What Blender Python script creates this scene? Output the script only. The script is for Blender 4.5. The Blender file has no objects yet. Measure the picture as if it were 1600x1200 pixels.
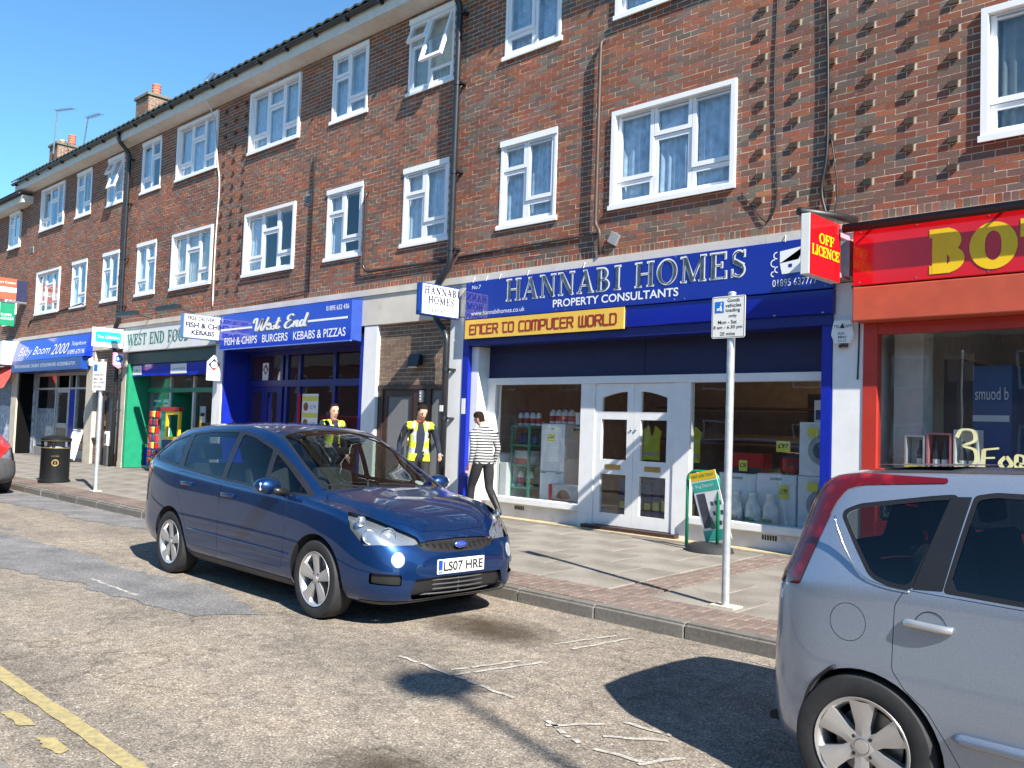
import bpy, bmesh, math, random
import numpy as np
from mathutils import Vector, Matrix
random.seed(7); RNG = np.random.default_rng(11)
PI = math.pi; R = math.radians
scn = bpy.context.scene
COL = scn.collection

# ------------------------------------------------------------------ camera
cam_d = bpy.data.cameras.new('camera'); cam = bpy.data.objects.new('camera', cam_d); COL.objects.link(cam)
cam_d.sensor_width = 36.0; cam_d.lens = 31.41; cam_d.clip_start = 0.05; cam_d.clip_end = 3000
YAW, PITCH, ROLL = R(44.304), R(2.852), R(1.986)
cf = Vector((-math.sin(YAW)*math.cos(PITCH), math.cos(YAW)*math.cos(PITCH), math.sin(PITCH)))
cr = Vector((math.cos(YAW), math.sin(YAW), 0)); cu = cr.cross(cf)
c_r = cr*math.cos(ROLL) + cu*math.sin(ROLL); c_u = cu*math.cos(ROLL) - cr*math.sin(ROLL)
M = Matrix((c_r, c_u, -cf)).transposed().to_4x4(); M.translation = (0, -9.858, 1.62)
cam.matrix_world = M
scn.camera = cam

# ------------------------------------------------------------------ sky, sun, exposure
SUN_DIR = Vector((0.746, -0.212, 0.632)).normalized()        # towards the sun
wd = bpy.data.worlds.new('World'); scn.world = wd; wd.use_nodes = True
nt = wd.node_tree; nt.nodes.clear()
sky = nt.nodes.new('ShaderNodeTexSky'); sky.sky_type = 'NISHITA'; sky.sun_disc = False
sky.sun_elevation = math.asin(SUN_DIR.z); sky.sun_rotation = math.atan2(SUN_DIR.x, SUN_DIR.y)
sky.air_density = 1.0; sky.dust_density = 0.0; sky.ozone_density = 5.0; sky.altitude = 1500
bg = nt.nodes.new('ShaderNodeBackground'); bg.inputs[1].default_value = 0.105
wo = nt.nodes.new('ShaderNodeOutputWorld')
tint = nt.nodes.new('ShaderNodeMix'); tint.data_type = 'RGBA'; tint.blend_type = 'MULTIPLY'; tint.inputs[0].default_value = 1.0; tint.inputs[7].default_value = (0.72, 1.0, 1.0, 1)   # clear spring sky
nt.links.new(sky.outputs[0], tint.inputs[6]); nt.links.new(tint.outputs[2], bg.inputs[0]); nt.links.new(bg.outputs[0], wo.inputs[0])
sl = bpy.data.lights.new('sun', 'SUN'); sl.energy = 5.0; sl.angle = R(0.55); sl.color = (1.0, 0.95, 0.87)
so = bpy.data.objects.new('sun', sl); COL.objects.link(so)
so.rotation_euler = SUN_DIR.to_track_quat('Z', 'Y').to_euler(); so.location = (20, -10, 20)
scn.view_settings.view_transform = 'Standard'; scn.view_settings.look = 'None'
scn.view_settings.exposure = 1.2; scn.view_settings.gamma = 1.0; scn.view_settings.use_curve_mapping = False
scn.cycles.max_bounces = 8; scn.cycles.transparent_max_bounces = 16; scn.cycles.glossy_bounces = 4; scn.cycles.diffuse_bounces = 4
scn.cycles.caustics_reflective = False; scn.cycles.caustics_refractive = False

# ------------------------------------------------------------------ materials
MAT = {}
def new_mat(name):
    m = bpy.data.materials.new(name); m.use_nodes = True; MAT[name] = m
    return m, m.node_tree, m.node_tree.nodes['Principled BSDF']
def N(t, kind, **kw):
    n = t.nodes.new(kind)
    for k, v in kw.items(): setattr(n, k, v)
    return n
def ramp(t, stops):
    r = N(t, 'ShaderNodeValToRGB'); e = r.color_ramp.elements
    while len(e) < len(stops): e.new(0.5)
    for el, (p, c) in zip(e, stops):
        el.position = p; el.color = c if len(c) == 4 else (*c, 1)
    return r
def mat(name, col, rough=0.6, metal=0.0, var=0.12, scale=6.0, bump=0.0, bscale=40.0, coat=0.0, dirt=None, spec=0.5):
    """plain surface: colour with soft blotches, roughness wear and optional fine relief"""
    if name in MAT: return MAT[name]
    m, t, b = new_mat(name)
    tc = N(t, 'ShaderNodeTexCoord'); nz = N(t, 'ShaderNodeTexNoise'); nz.inputs['Scale'].default_value = scale; nz.inputs['Detail'].default_value = 6
    t.links.new(tc.outputs['Object'], nz.inputs['Vector'])
    lo = [c*(1-var) for c in col]; hi = [min(1, c*(1+var)) for c in col]
    rp = ramp(t, [(0.3, lo), (0.7, hi)]); t.links.new(nz.outputs['Fac'], rp.inputs[0])
    out = rp.outputs[0]
    if dirt:
        n2 = N(t, 'ShaderNodeTexNoise'); n2.inputs['Scale'].default_value = dirt[1]; n2.inputs['Detail'].default_value = 8; n2.inputs['Roughness'].default_value = 0.7
        t.links.new(tc.outputs['Object'], n2.inputs['Vector'])
        r2 = ramp(t, [(dirt[2], (0, 0, 0)), (dirt[2]+0.2, (1, 1, 1))]); t.links.new(n2.outputs['Fac'], r2.inputs[0])
        mx = N(t, 'ShaderNodeMix', data_type='RGBA'); mx.inputs[7].default_value = (*dirt[0], 1)
        t.links.new(r2.outputs[0], mx.inputs[0]); t.links.new(out, mx.inputs[6]); out = mx.outputs[2]
    t.links.new(out, b.inputs['Base Color'])
    b.inputs['Roughness'].default_value = rough; b.inputs['Metallic'].default_value = metal
    b.inputs['Coat Weight'].default_value = coat; b.inputs['Coat Roughness'].default_value = 0.03
    b.inputs['Specular IOR Level'].default_value = spec
    if bump > 0:
        n3 = N(t, 'ShaderNodeTexNoise'); n3.inputs['Scale'].default_value = bscale; n3.inputs['Detail'].default_value = 5
        t.links.new(tc.outputs['Object'], n3.inputs['Vector'])
        bp = N(t, 'ShaderNodeBump'); bp.inputs['Strength'].default_value = bump; bp.inputs['Distance'].default_value = 0.01
        t.links.new(n3.outputs['Fac'], bp.inputs['Height']); t.links.new(bp.outputs[0], b.inputs['Normal'])
    return m
def glass(name, tint=(0.9, 0.95, 0.95), refl=1.0, rough=0.0, grime=0.0):
    if name in MAT: return MAT[name]
    m, t, b = new_mat(name); t.nodes.remove(b)
    out = t.nodes['Material Output']
    tr = N(t, 'ShaderNodeBsdfTransparent'); tr.inputs[0].default_value = (*tint, 1)
    gl = N(t, 'ShaderNodeBsdfGlossy'); gl.inputs['Roughness'].default_value = rough
    gl.inputs['Color'].default_value = (refl, refl, refl, 1)
    lw = N(t, 'ShaderNodeLayerWeight'); lw.inputs[0].default_value = 0.5
    pw = N(t, 'ShaderNodeMath', operation='POWER'); pw.inputs[1].default_value = 5.0; t.links.new(lw.outputs['Facing'], pw.inputs[0])
    fr = N(t, 'ShaderNodeMath', operation='MULTIPLY_ADD'); fr.inputs[1].default_value = 0.95; fr.inputs[2].default_value = 0.045; t.links.new(pw.outputs[0], fr.inputs[0])
    mx = N(t, 'ShaderNodeMixShader')
    # slow waviness of real panes
    tc = N(t, 'ShaderNodeTexCoord'); nz = N(t, 'ShaderNodeTexNoise'); nz.inputs['Scale'].default_value = 1.3
    t.links.new(tc.outputs['Object'], nz.inputs['Vector'])
    bp = N(t, 'ShaderNodeBump'); bp.inputs['Strength'].default_value = 0.06; bp.inputs['Distance'].default_value = 0.03
    t.links.new(nz.outputs['Fac'], bp.inputs['Height']); t.links.new(bp.outputs[0], gl.inputs['Normal'])
    t.links.new(fr.outputs[0], mx.inputs[0]); t.links.new(tr.outputs[0], mx.inputs[1]); t.links.new(gl.outputs[0], mx.inputs[2])
    last = mx.outputs[0]
    if grime > 0:
        df = N(t, 'ShaderNodeBsdfDiffuse'); df.inputs[0].default_value = (0.5, 0.5, 0.5, 1)
        m2 = N(t, 'ShaderNodeMixShader'); m2.inputs[0].default_value = grime
        t.links.new(last, m2.inputs[1]); t.links.new(df.outputs[0], m2.inputs[2]); last = m2.outputs[0]
    t.links.new(last, out.inputs[0])
    return m

# ------------------------------------------------------------------ mesh builder
class MB:
    def __init__(s): s.v = []; s.f = []; s.sm = False
    def add(s, vs, fs):
        o = len(s.v); s.v += [tuple(p) for p in vs]; s.f += [tuple(i+o for i in f) for f in fs]; return s
    def box(s, x0, x1, y0, y1, z0, z1):
        if x0 > x1: x0, x1 = x1, x0
        if y0 > y1: y0, y1 = y1, y0
        if z0 > z1: z0, z1 = z1, z0
        return s.add([(x0,y0,z0),(x1,y0,z0),(x1,y1,z0),(x0,y1,z0),(x0,y0,z1),(x1,y0,z1),(x1,y1,z1),(x0,y1,z1)],
              [(0,3,2,1),(4,5,6,7),(0,1,5,4),(1,2,6,5),(2,3,7,6),(3,0,4,7)])
    def bbox(s, x0, x1, y0, y1, z0, z1, b=0.01):
        """box with chamfered edges"""
        bm = bmesh.new(); t = MB().box(x0, x1, y0, y1, z0, z1)
        vs = [bm.verts.new(p) for p in t.v]
        for f in t.f: bm.faces.new([vs[i] for i in f])
        bmesh.ops.bevel(bm, geom=list(bm.edges), offset=b, segments=2, affect='EDGES', profile=0.6)
        s.bm(bm); bm.free(); return s
    def bm(s, bm):
        bm.verts.index_update()
        return s.add([v.co[:] for v in bm.verts], [[v.index for v in f.verts] for f in bm.faces])
    def quad(s, a, b, c, d): return s.add([a, b, c, d], [(0,1,2,3)])
    def prism(s, poly, o, ux, uy, depth):
        """polygon (2D) in plane o,ux,uy pushed along -normal by depth"""
        o, ux, uy = Vector(o), Vector(ux), Vector(uy); n = ux.cross(uy).normalized()
        k = len(poly); a = [o+ux*p[0]+uy*p[1] for p in poly]; b = [p-n*depth for p in a]
        return s.add(a+b, [tuple(range(k)), tuple(range(2*k-1, k-1, -1))]+[(i, i+k, (i+1) % k+k, (i+1) % k) for i in range(k)])
    def tube(s, pts, r, n=10, caps=True):
        pts = [Vector(p) for p in pts]; rs = r if isinstance(r, (list, tuple)) else [r]*len(pts)
        base = len(s.v); up = None
        for i, p in enumerate(pts):
            d = (pts[min(i+1, len(pts)-1)]-pts[max(i-1, 0)]).normalized()
            if up is None:
                up = Vector((0,0,1)) if abs(d.z) < 0.9 else Vector((1,0,0))
            a = d.cross(up).normalized(); b_ = a.cross(d).normalized(); up = b_
            for k in range(n):
                t = 2*PI*k/n; s.v.append(tuple(p+(a*math.cos(t)+b_*math.sin(t))*rs[i]))
        for i in range(len(pts)-1):
            for k in range(n):
                k2 = (k+1) % n; q = base+i*n
                s.f.append((q+k, q+n+k, q+n+k2, q+k2))
        if caps:
            s.f.append(tuple(base+k for k in range(n))); e = base+(len(pts)-1)*n
            s.f.append(tuple(e+n-1-k for k in range(n)))
        return s
    def lathe(s, prof, c=(0,0,0), n=32, axis='Z', a0=0.0, a1=2*PI):
        """prof [(r,h)] about an axis through c"""
        base = len(s.v); full = abs(a1-a0-2*PI) < 1e-6; m = n if full else n+1
        for r, h in prof:
            for k in range(m):
                t = a0+(a1-a0)*k/n; x, y = r*math.cos(t), r*math.sin(t)
                p = (x, y, h) if axis == 'Z' else ((x, h, y) if axis == 'Y' else (h, x, y))
                s.v.append((p[0]+c[0], p[1]+c[1], p[2]+c[2]))
        for i in range(len(prof)-1):
            for k in range(n if full else n):
                k2 = (k+1) % m if full else k+1; q = base+i*m
                s.f.append((q+k, q+k2, q+m+k2, q+m+k))
        return s
    def xf(s, mtx):
        s.v = [tuple(mtx @ Vector(p)) for p in s.v]; return s
    def build(s, name, m, parent=None, local=False, smooth=False, angle=None):
        me = bpy.data.meshes.new(name); vs = s.v
        if parent is not None and not local:
            o = root_loc(parent); vs = [(p[0]-o[0], p[1]-o[1], p[2]-o[2]) for p in vs]
        me.from_pydata(vs, [], s.f); me.validate(); me.update()
        me.materials.append(MAT[m] if isinstance(m, str) else m)
        if smooth: shade(me, angle)
        ob = bpy.data.objects.new(name, me); COL.objects.link(ob)
        if parent is not None: ob.parent = parent
        return ob
def shade(me, angle=None):
    me.polygons.foreach_set('use_smooth', [True]*len(me.polygons))
    if angle:
        bm = bmesh.new(); bm.from_mesh(me)
        bmesh.ops.remove_doubles(bm, verts=bm.verts, dist=1e-5)
        for e in bm.edges: e.smooth = not (len(e.link_faces) != 2 or e.calc_face_angle(0) > angle)
        bm.to_mesh(me); bm.free()
def root_loc(o):
    v = Vector((0,0,0))
    while o is not None: v += o.location; o = o.parent
    return v
def tag(o, label=None, cat=None, group=None, kind=None):
    if label: o['label'] = label
    if cat: o['category'] = cat
    if group: o['group'] = group
    if kind: o['kind'] = kind
    return o
def thing(name, label, cat, loc=(0,0,0), rz=0.0, group=None):
    o = bpy.data.objects.new(name, None); COL.objects.link(o); o.empty_display_size = 0.2
    o.location = loc; o.rotation_euler = (0, 0, rz)
    return tag(o, label, cat, group)
def B(x0, x1, y0, y1, z0, z1): return MB().box(x0, x1, y0, y1, z0, z1)
def copy_tree(o, parent=None):
    c = o.copy(); COL.objects.link(c); c.parent = parent
    for ch in list(o.children): copy_tree(ch, c)
    return c

# ------------------------------------------------------------------ lettering
def text2d(body, shear=0.0, bold=0.0, spacing=1.0):
    cu_ = bpy.data.curves.new('t', 'FONT'); cu_.body = body; cu_.shear = shear; cu_.offset = bold; cu_.space_character = spacing
    cu_.resolution_u = 4; cu_.fill_mode = 'FRONT' if hasattr(cu_, 'fill_mode') else cu_.fill_mode
    ob = bpy.data.objects.new('t', cu_); COL.objects.link(ob); bpy.context.view_layer.update()
    dg = bpy.context.evaluated_depsgraph_get(); me = bpy.data.meshes.new_from_object(ob.evaluated_get(dg))
    vs = [v.co[:2] for v in me.vertices]; fs = [tuple(p.vertices) for p in me.polygons]
    bpy.data.objects.remove(ob); bpy.data.curves.remove(cu_); bpy.data.meshes.remove(me)
    return vs, fs
# capital letters with serifs, drawn as strokes: (x0,y0,x1,y1,width) on a unit-high box; arcs as ('a',cx,cy,rx,ry,t0,t1,thick,thin)
T, H_ = 0.155, 0.05
def ser(x, y, w=0.2): return (x-w/2-0.03, y, x+w/2+0.03, y, H_)
def stem(x): return [(x, 0, x, 1, T), ser(x, H_/2, 0.22), ser(x, 1-H_/2, 0.22)]
SERIF = {
 'H': (0.86, stem(0.17)+stem(0.69)+[(0.17, 0.52, 0.69, 0.52, H_)]),
 'I': (0.40, stem(0.2)),
 'A': (0.86, [(0.14, 0, 0.42, 1, H_*1.2), (0.42, 1, 0.70, 0, T), (0.24, 0.33, 0.60, 0.33, H_), ser(0.14, H_/2, 0.16), ser(0.70, H_/2, 0.2)]),
 'N': (0.88, [(0.16, 0, 0.16, 1, H_*1.2), (0.72, 0, 0.72, 1, H_*1.2), (0.18, 1, 0.70, 0, T), ser(0.16, H_/2, 0.16), ser(0.12, 1-H_/2, 0.14), ser(0.72, 1-H_/2, 0.18)]),
 'B': (0.74, stem(0.18)+[('a', 0.30, 0.745, 0.27, 0.255, -90, 90, T, H_), ('a', 0.32, 0.265, 0.32, 0.265, -90, 90, T, H_), (0.1, 0.975, 0.32, 0.975, H_), (0.1, 0.51, 0.33, 0.51, H_), (0.1, 0.025, 0.33, 0.025, H_)]),
 'D': (0.84, stem(0.18)+[('a', 0.32, 0.5, 0.44, 0.5, -90, 90, T, H_), (0.1, 0.975, 0.34, 0.975, H_), (0.1, 0.025, 0.34, 0.025, H_)]),
 'O': (0.90, [('a', 0.45, 0.5, 0.41, 0.51, 0, 360, T, H_)]),
 'C': (0.80, [('a', 0.45, 0.5, 0.41, 0.51, 48, 312, T, H_), (0.735, 0.60, 0.735, 0.98, H_*1.1), (0.735, 0.04, 0.735, 0.3, H_)]),
 'M': (1.08, [(0.16, 0, 0.18, 1, H_*1.2), (0.90, 0, 0.90, 1, T), (0.2, 1, 0.52, 0.02, T), (0.52, 0.02, 0.88, 1, H_*1.2), ser(0.16, H_/2, 0.16), ser(0.90, H_/2, 0.2), ser(0.14, 1-H_/2, 0.14), ser(0.93, 1-H_/2, 0.16)]),
 'E': (0.72, stem(0.18)+[(0.1, 0.975, 0.62, 0.975, H_), (0.18, 0.52, 0.5, 0.52, H_), (0.1, 0.025, 0.64, 0.025, H_), (0.62, 0.74, 0.62, 1, H_), (0.645, 0, 0.645, 0.28, H_), (0.49, 0.42, 0.49, 0.63, H_)]),
 'F': (0.66, stem(0.18)+[(0.1, 0.975, 0.60, 0.975, H_), (0.18, 0.52, 0.48, 0.52, H_), (0.60, 0.74, 0.60, 1, H_), (0.475, 0.42, 0.475, 0.63, H_)]),
 'L': (0.68, stem(0.18)+[(0.1, 0.025, 0.62, 0.025, H_), (0.62, 0, 0.62, 0.3, H_)]),
 'S': (0.62, [('a', 0.31, 0.745, 0.22, 0.255, 35, 250, H_*1.6, H_*1.3), ('a', 0.31, 0.265, 0.24, 0.265, -145, 70, H_*1.6, H_*1.3), (0.16, 0.62, 0.47, 0.40, T), (0.52, 0.74, 0.52, 0.99, H_), (0.085, 0.02, 0.085, 0.3, H_)]),
 'T': (0.80, [(0.40, 0, 0.40, 1, T), ser(0.40, H_/2, 0.24), (0.06, 0.975, 0.74, 0.975, H_), (0.075, 0.72, 0.075, 1, H_), (0.725, 0.72, 0.725, 1, H_)]),
 'W': (1.16, [(0.08, 1, 0.34, 0, T), (0.34, 0, 0.58, 1, H_*1.2), (0.56, 1, 0.82, 0, T), (0.82, 0, 1.06, 1, H_*1.2), ser(0.1, 1-H_/2, 0.2), ser(0.56, 1-H_/2, 0.2), ser(1.06, 1-H_/2, 0.14)]),
 ' ': (0.42, [])}
# squared techno capitals as plain poly-lines
SQ = {'E': (0.8, [[(0.7, 1), (0.15, 1), (0.1, 0.9), (0.1, 0.1), (0.15, 0), (0.7, 0)], [(0.1, 0.52), (0.62, 0.52)]]),
 'N': (0.8, [[(0.1, 0), (0.1, 1), (0.6, 1), (0.7, 0.9), (0.7, 0)]]), 'T': (0.72, [[(0.0, 1), (0.62, 1)], [(0.12, 1), (0.12, 0.1), (0.2, 0), (0.6, 0)]]),
 'R': (0.8, [[(0.1, 0), (0.1, 1), (0.6, 1), (0.68, 0.9), (0.68, 0.58), (0.6, 0.5), (0.1, 0.5)], [(0.4, 0.5), (0.7, 0)]]),
 'O': (0.82, [[(0.2, 0), (0.1, 0.1), (0.1, 0.9), (0.2, 1), (0.6, 1), (0.7, 0.9), (0.7, 0.1), (0.6, 0), (0.2, 0)]]),
 'C': (0.78, [[(0.7, 1), (0.2, 1), (0.1, 0.9), (0.1, 0.1), (0.2, 0), (0.7, 0)]]),
 'M': (0.95, [[(0.1, 0), (0.1, 1), (0.75, 1), (0.85, 0.9), (0.85, 0)], [(0.47, 1), (0.47, 0)]]),
 'P': (0.8, [[(0.1, 0), (0.1, 1), (0.6, 1), (0.68, 0.9), (0.68, 0.5), (0.6, 0.4), (0.1, 0.4)]]),
 'U': (0.82, [[(0.1, 1), (0.1, 0.1), (0.2, 0), (0.6, 0), (0.7, 0.1), (0.7, 1)]]),
 'W': (0.95, [[(0.1, 1), (0.1, 0.1), (0.2, 0), (0.85, 0), (0.85, 1)], [(0.47, 0), (0.47, 1)]]),
 'L': (0.72, [[(0.1, 1), (0.1, 0.1), (0.2, 0), (0.66, 0)]]),
 'D': (0.82, [[(0.1, 0), (0.1, 1), (0.58, 1), (0.7, 0.85), (0.7, 0.15), (0.58, 0), (0.1, 0)]]), ' ': (0.5, [])}
def stroke_poly(x0, y0, x1, y1, w):
    d = Vector((x1-x0, y1-y0)); L = d.length; d /= L; n = Vector((-d.y, d.x))*w/2
    if abs(d.x) > 0.05 and abs(d.y) > 0.75:      # slanted strokes end level
        hx = w/2/abs(d.y); return [(x0-hx, y0), (x0+hx, y0), (x1+hx, y1), (x1-hx, y1)]
    return [(x0-n.x, y0-n.y), (x0+n.x, y0+n.y), (x1+n.x, y1+n.y), (x1-n.x, y1-n.y)]
def serif2d(body, fat=0.0, track=0.0):
    """list of polygons (each its own layer) and the total width, unit height"""
    polys = []; x = 0.0
    for ch in body:
        w, st = SERIF[ch]
        for s in st:
            if s[0] == 'a':
                _, cx, cy, rx, ry, t0, t1, tk, tn = s; n = max(6, int(abs(t1-t0)/9)); o, i_ = [], []
                for k in range(n+1):
                    t = R(t0+(t1-t0)*k/n); th = tn+(tk-tn)*abs(math.cos(t))**1.3+fat
                    o.append((x+cx+(rx+fat/2)*math.cos(t), cy+(ry+fat/2)*math.sin(t))); i_.append((x+cx+(rx+fat/2-th)*math.cos(t), cy+(ry+fat/2-th)*math.sin(t)))
                for k in range(n): polys.append([o[k], o[k+1], i_[k+1], i_[k]])
                polys.append(None)
            else:
                x0, y0, x1, y1, w_ = s
                if fat and abs(x1-x0) < 0.05: y0 -= fat/2; y1 += fat/2
                elif fat: x0 -= fat/2*(1 if x1 > x0 else -1); x1 += fat/2*(1 if x1 > x0 else -1)
                polys.append([(x+a, b) for a, b in stroke_poly(x0, y0, x1, y1, w_+fat)]); polys.append(None)
        x += w+track
    return polys, x-track
def sq2d(body, w_=0.17):
    polys = []; x = 0.0
    for ch in body:
        w, ls = SQ[ch]
        for l in ls:
            for i in range(len(l)-1):
                a, b = Vector(l[i]), Vector(l[i+1]); d = (b-a).normalized()*w_*0.42; n = Vector((-d.y, d.x)).normalized()*w_/2
                a2, b2 = a-d, b+d
                polys.append([(x+p.x, p.y) for p in (a2-n, a2+n, b2+n, b2-n)]); polys.append(None)
        x += w
    return polys, x
def place2d(mb, vs, fs, o, ux, uy, w=None, h=None, lift=0.0):
    """fit 2D verts into a w x h box whose lower-left corner is o"""
    xs = [p[0] for p in vs]; ys = [p[1] for p in vs]; x0, x1, y0, y1 = min(xs), max(xs), min(ys), max(ys)
    o, ux, uy = Vector(o), Vector(ux), Vector(uy); n = ux.cross(uy)
    sx = w/(x1-x0) if w else h/(y1-y0); sy = h/(y1-y0) if h else sx
    mb.add([o+ux*((p[0]-x0)*sx)+uy*((p[1]-y0)*sy)+n*lift for p in vs], fs); return mb
def text(mb, body, o, ux, uy, w=None, h=None, lift=0.003, shear=0.0, bold=0.0, spacing=1.0):
    vs, fs = text2d(body, shear, bold, spacing); return place2d(mb, vs, fs, o, ux, uy, w, h, lift)
def polys_place(mb, polys, width, o, ux, uy, w, h, lift=0.003, shear=0.0):
    o, ux, uy = Vector(o), Vector(ux), Vector(uy); n = ux.cross(uy); k = 0
    for p in polys:
        if p is None: k += 1; continue
        l = lift+(k % 9)*0.00025
        mb.add([o+ux*((a/width+shear*b*h/w)*w)+uy*(b*h)+n*l for a, b in p], [tuple(range(len(p)))])
    return mb
def serif(mb, body, o, ux, uy, w, h, lift=0.003, fat=0.0, shear=0.0, track=0.0):
    p, wd_ = serif2d(body, fat, track); return polys_place(mb, p, wd_, o, ux, uy, w, h, lift, shear)
UX, UZ = (1, 0, 0), (0, 0, 1)          # facade plane, seen from the street
# ================================================================== THE SETTING: ground, road, kerb, pavement
KY = -3.72                                            # kerb face
def pz(y): return 0.125+0.031*(min(y, 0.0)-KY)        # pavement level, falls to the kerb
def road_mat():
    m, t, b = new_mat('road_chips')
    tc = N(t, 'ShaderNodeTexCoord')
    v = N(t, 'ShaderNodeTexVoronoi'); v.inputs['Scale'].default_value = 120; t.links.new(tc.outputs['Object'], v.inputs['Vector'])
    sep = N(t, 'ShaderNodeSeparateColor'); t.links.new(v.outputs['Color'], sep.inputs[0])
    r = ramp(t, [(0.0, (0.10, 0.088, 0.075)), (0.2, (0.175, 0.148, 0.118)), (0.5, (0.235, 0.198, 0.155)), (0.8, (0.295, 0.250, 0.195)), (0.94, (0.37, 0.32, 0.26)), (1.0, (0.5, 0.46, 0.4))])
    t.links.new(sep.outputs[0], r.inputs[0])
    n1 = N(t, 'ShaderNodeTexNoise'); n1.inputs['Scale'].default_value = 0.9; n1.inputs['Detail'].default_value = 7; n1.inputs['Roughness'].default_value = 0.62
    t.links.new(tc.outputs['Object'], n1.inputs['Vector'])
    r1 = ramp(t, [(0.34, (0.78, 0.78, 0.79)), (0.54, (1.1, 1.1, 1.1)), (0.75, (1.25, 1.2, 1.12))]); t.links.new(n1.outputs['Fac'], r1.inputs[0])
    n4 = N(t, 'ShaderNodeTexNoise'); n4.inputs['Scale'].default_value = 9; n4.inputs['Detail'].default_value = 6; t.links.new(tc.outputs['Object'], n4.inputs['Vector'])
    r4 = ramp(t, [(0.3, (0.72, 0.72, 0.73)), (0.62, (1.08, 1.08, 1.08))]); t.links.new(n4.outputs['Fac'], r4.inputs[0])
    # tyre tracks: long streaks along the street
    mp = N(t, 'ShaderNodeMapping'); mp.inputs['Scale'].default_value = (0.12, 1.6, 1); t.links.new(tc.outputs['Object'], mp.inputs[0])
    n2 = N(t, 'ShaderNodeTexNoise'); n2.inputs['Scale'].default_value = 1.0; n2.inputs['Detail'].default_value = 4; t.links.new(mp.outputs[0], n2.inputs['Vector'])
    r2 = ramp(t, [(0.35, (0.88, 0.88, 0.89)), (0.6, (1.05, 1.05, 1.05))]); t.links.new(n2.outputs['Fac'], r2.inputs[0])
    def mul(a, c):
        x = N(t, 'ShaderNodeMix', data_type='RGBA', blend_type='MULTIPLY'); x.inputs[0].default_value = 1
        t.links.new(a, x.inputs[6]); t.links.new(c, x.inputs[7]); return x.outputs[2]
    nd = N(t, 'ShaderNodeTexNoise'); nd.inputs['Scale'].default_value = 1.6; nd.inputs['Detail'].default_value = 5; t.links.new(tc.outputs['Object'], nd.inputs['Vector'])
    av = N(t, 'ShaderNodeVectorMath', operation='MULTIPLY_ADD'); av.inputs[1].default_value = (0.9, 0.9, 0.9); t.links.new(nd.outputs['Color'], av.inputs[0]); t.links.new(tc.outputs['Object'], av.inputs[2])
    cv_ = N(t, 'ShaderNodeTexVoronoi', feature='DISTANCE_TO_EDGE'); cv_.inputs['Scale'].default_value = 0.45; t.links.new(av.outputs[0], cv_.inputs['Vector'])
    cr_ = ramp(t, [(0.0, (0.62, 0.61, 0.6)), (0.006, (1, 1, 1))]); t.links.new(cv_.outputs['Distance'], cr_.inputs[0])
    t.links.new(mul(mul(mul(mul(r.outputs[0], r1.outputs[0]), r2.outputs[0]), r4.outputs[0]), cr_.outputs[0]), b.inputs['Base Color'])
    b.inputs['Roughness'].default_value = 0.9; b.inputs['Specular IOR Level'].default_value = 0.2
    bp = N(t, 'ShaderNodeBump'); bp.inputs['Strength'].default_value = 0.5; bp.inputs['Distance'].default_value = 0.006
    t.links.new(v.outputs['Distance'], bp.inputs['Height']); bp.invert = True; t.links.new(bp.outputs[0], b.inputs['Normal'])
road_mat()
def asphalt_mat():
    m, t, b = new_mat('bare_asphalt')
    tc = N(t, 'ShaderNodeTexCoord'); v = N(t, 'ShaderNodeTexVoronoi'); v.inputs['Scale'].default_value = 110; t.links.new(tc.outputs['Object'], v.inputs['Vector'])
    sep = N(t, 'ShaderNodeSeparateColor'); t.links.new(v.outputs['Color'], sep.inputs[0])
    r = ramp(t, [(0.0, (0.085, 0.085, 0.088)), (0.7, (0.175, 0.172, 0.17)), (1.0, (0.28, 0.27, 0.26))]); t.links.new(sep.outputs[0], r.inputs[0])
    n = N(t, 'ShaderNodeTexNoise'); n.inputs['Scale'].default_value = 2.2; n.inputs['Detail'].default_value = 6; t.links.new(tc.outputs['Object'], n.inputs['Vector'])
    r1 = ramp(t, [(0.3, (0.7, 0.7, 0.7)), (0.7, (1.3, 1.25, 1.2))]); t.links.new(n.outputs['Fac'], r1.inputs[0])
    x = N(t, 'ShaderNodeMix', data_type='RGBA', blend_type='MULTIPLY'); x.inputs[0].default_value = 1
    t.links.new(r.outputs[0], x.inputs[6]); t.links.new(r1.outputs[0], x.inputs[7]); t.links.new(x.outputs[2], b.inputs['Base Color'])
    b.inputs['Roughness'].default_value = 0.85
asphalt_mat()
mat('earth', (0.12, 0.11, 0.08), 0.95, var=0.3, scale=0.6)
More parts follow.
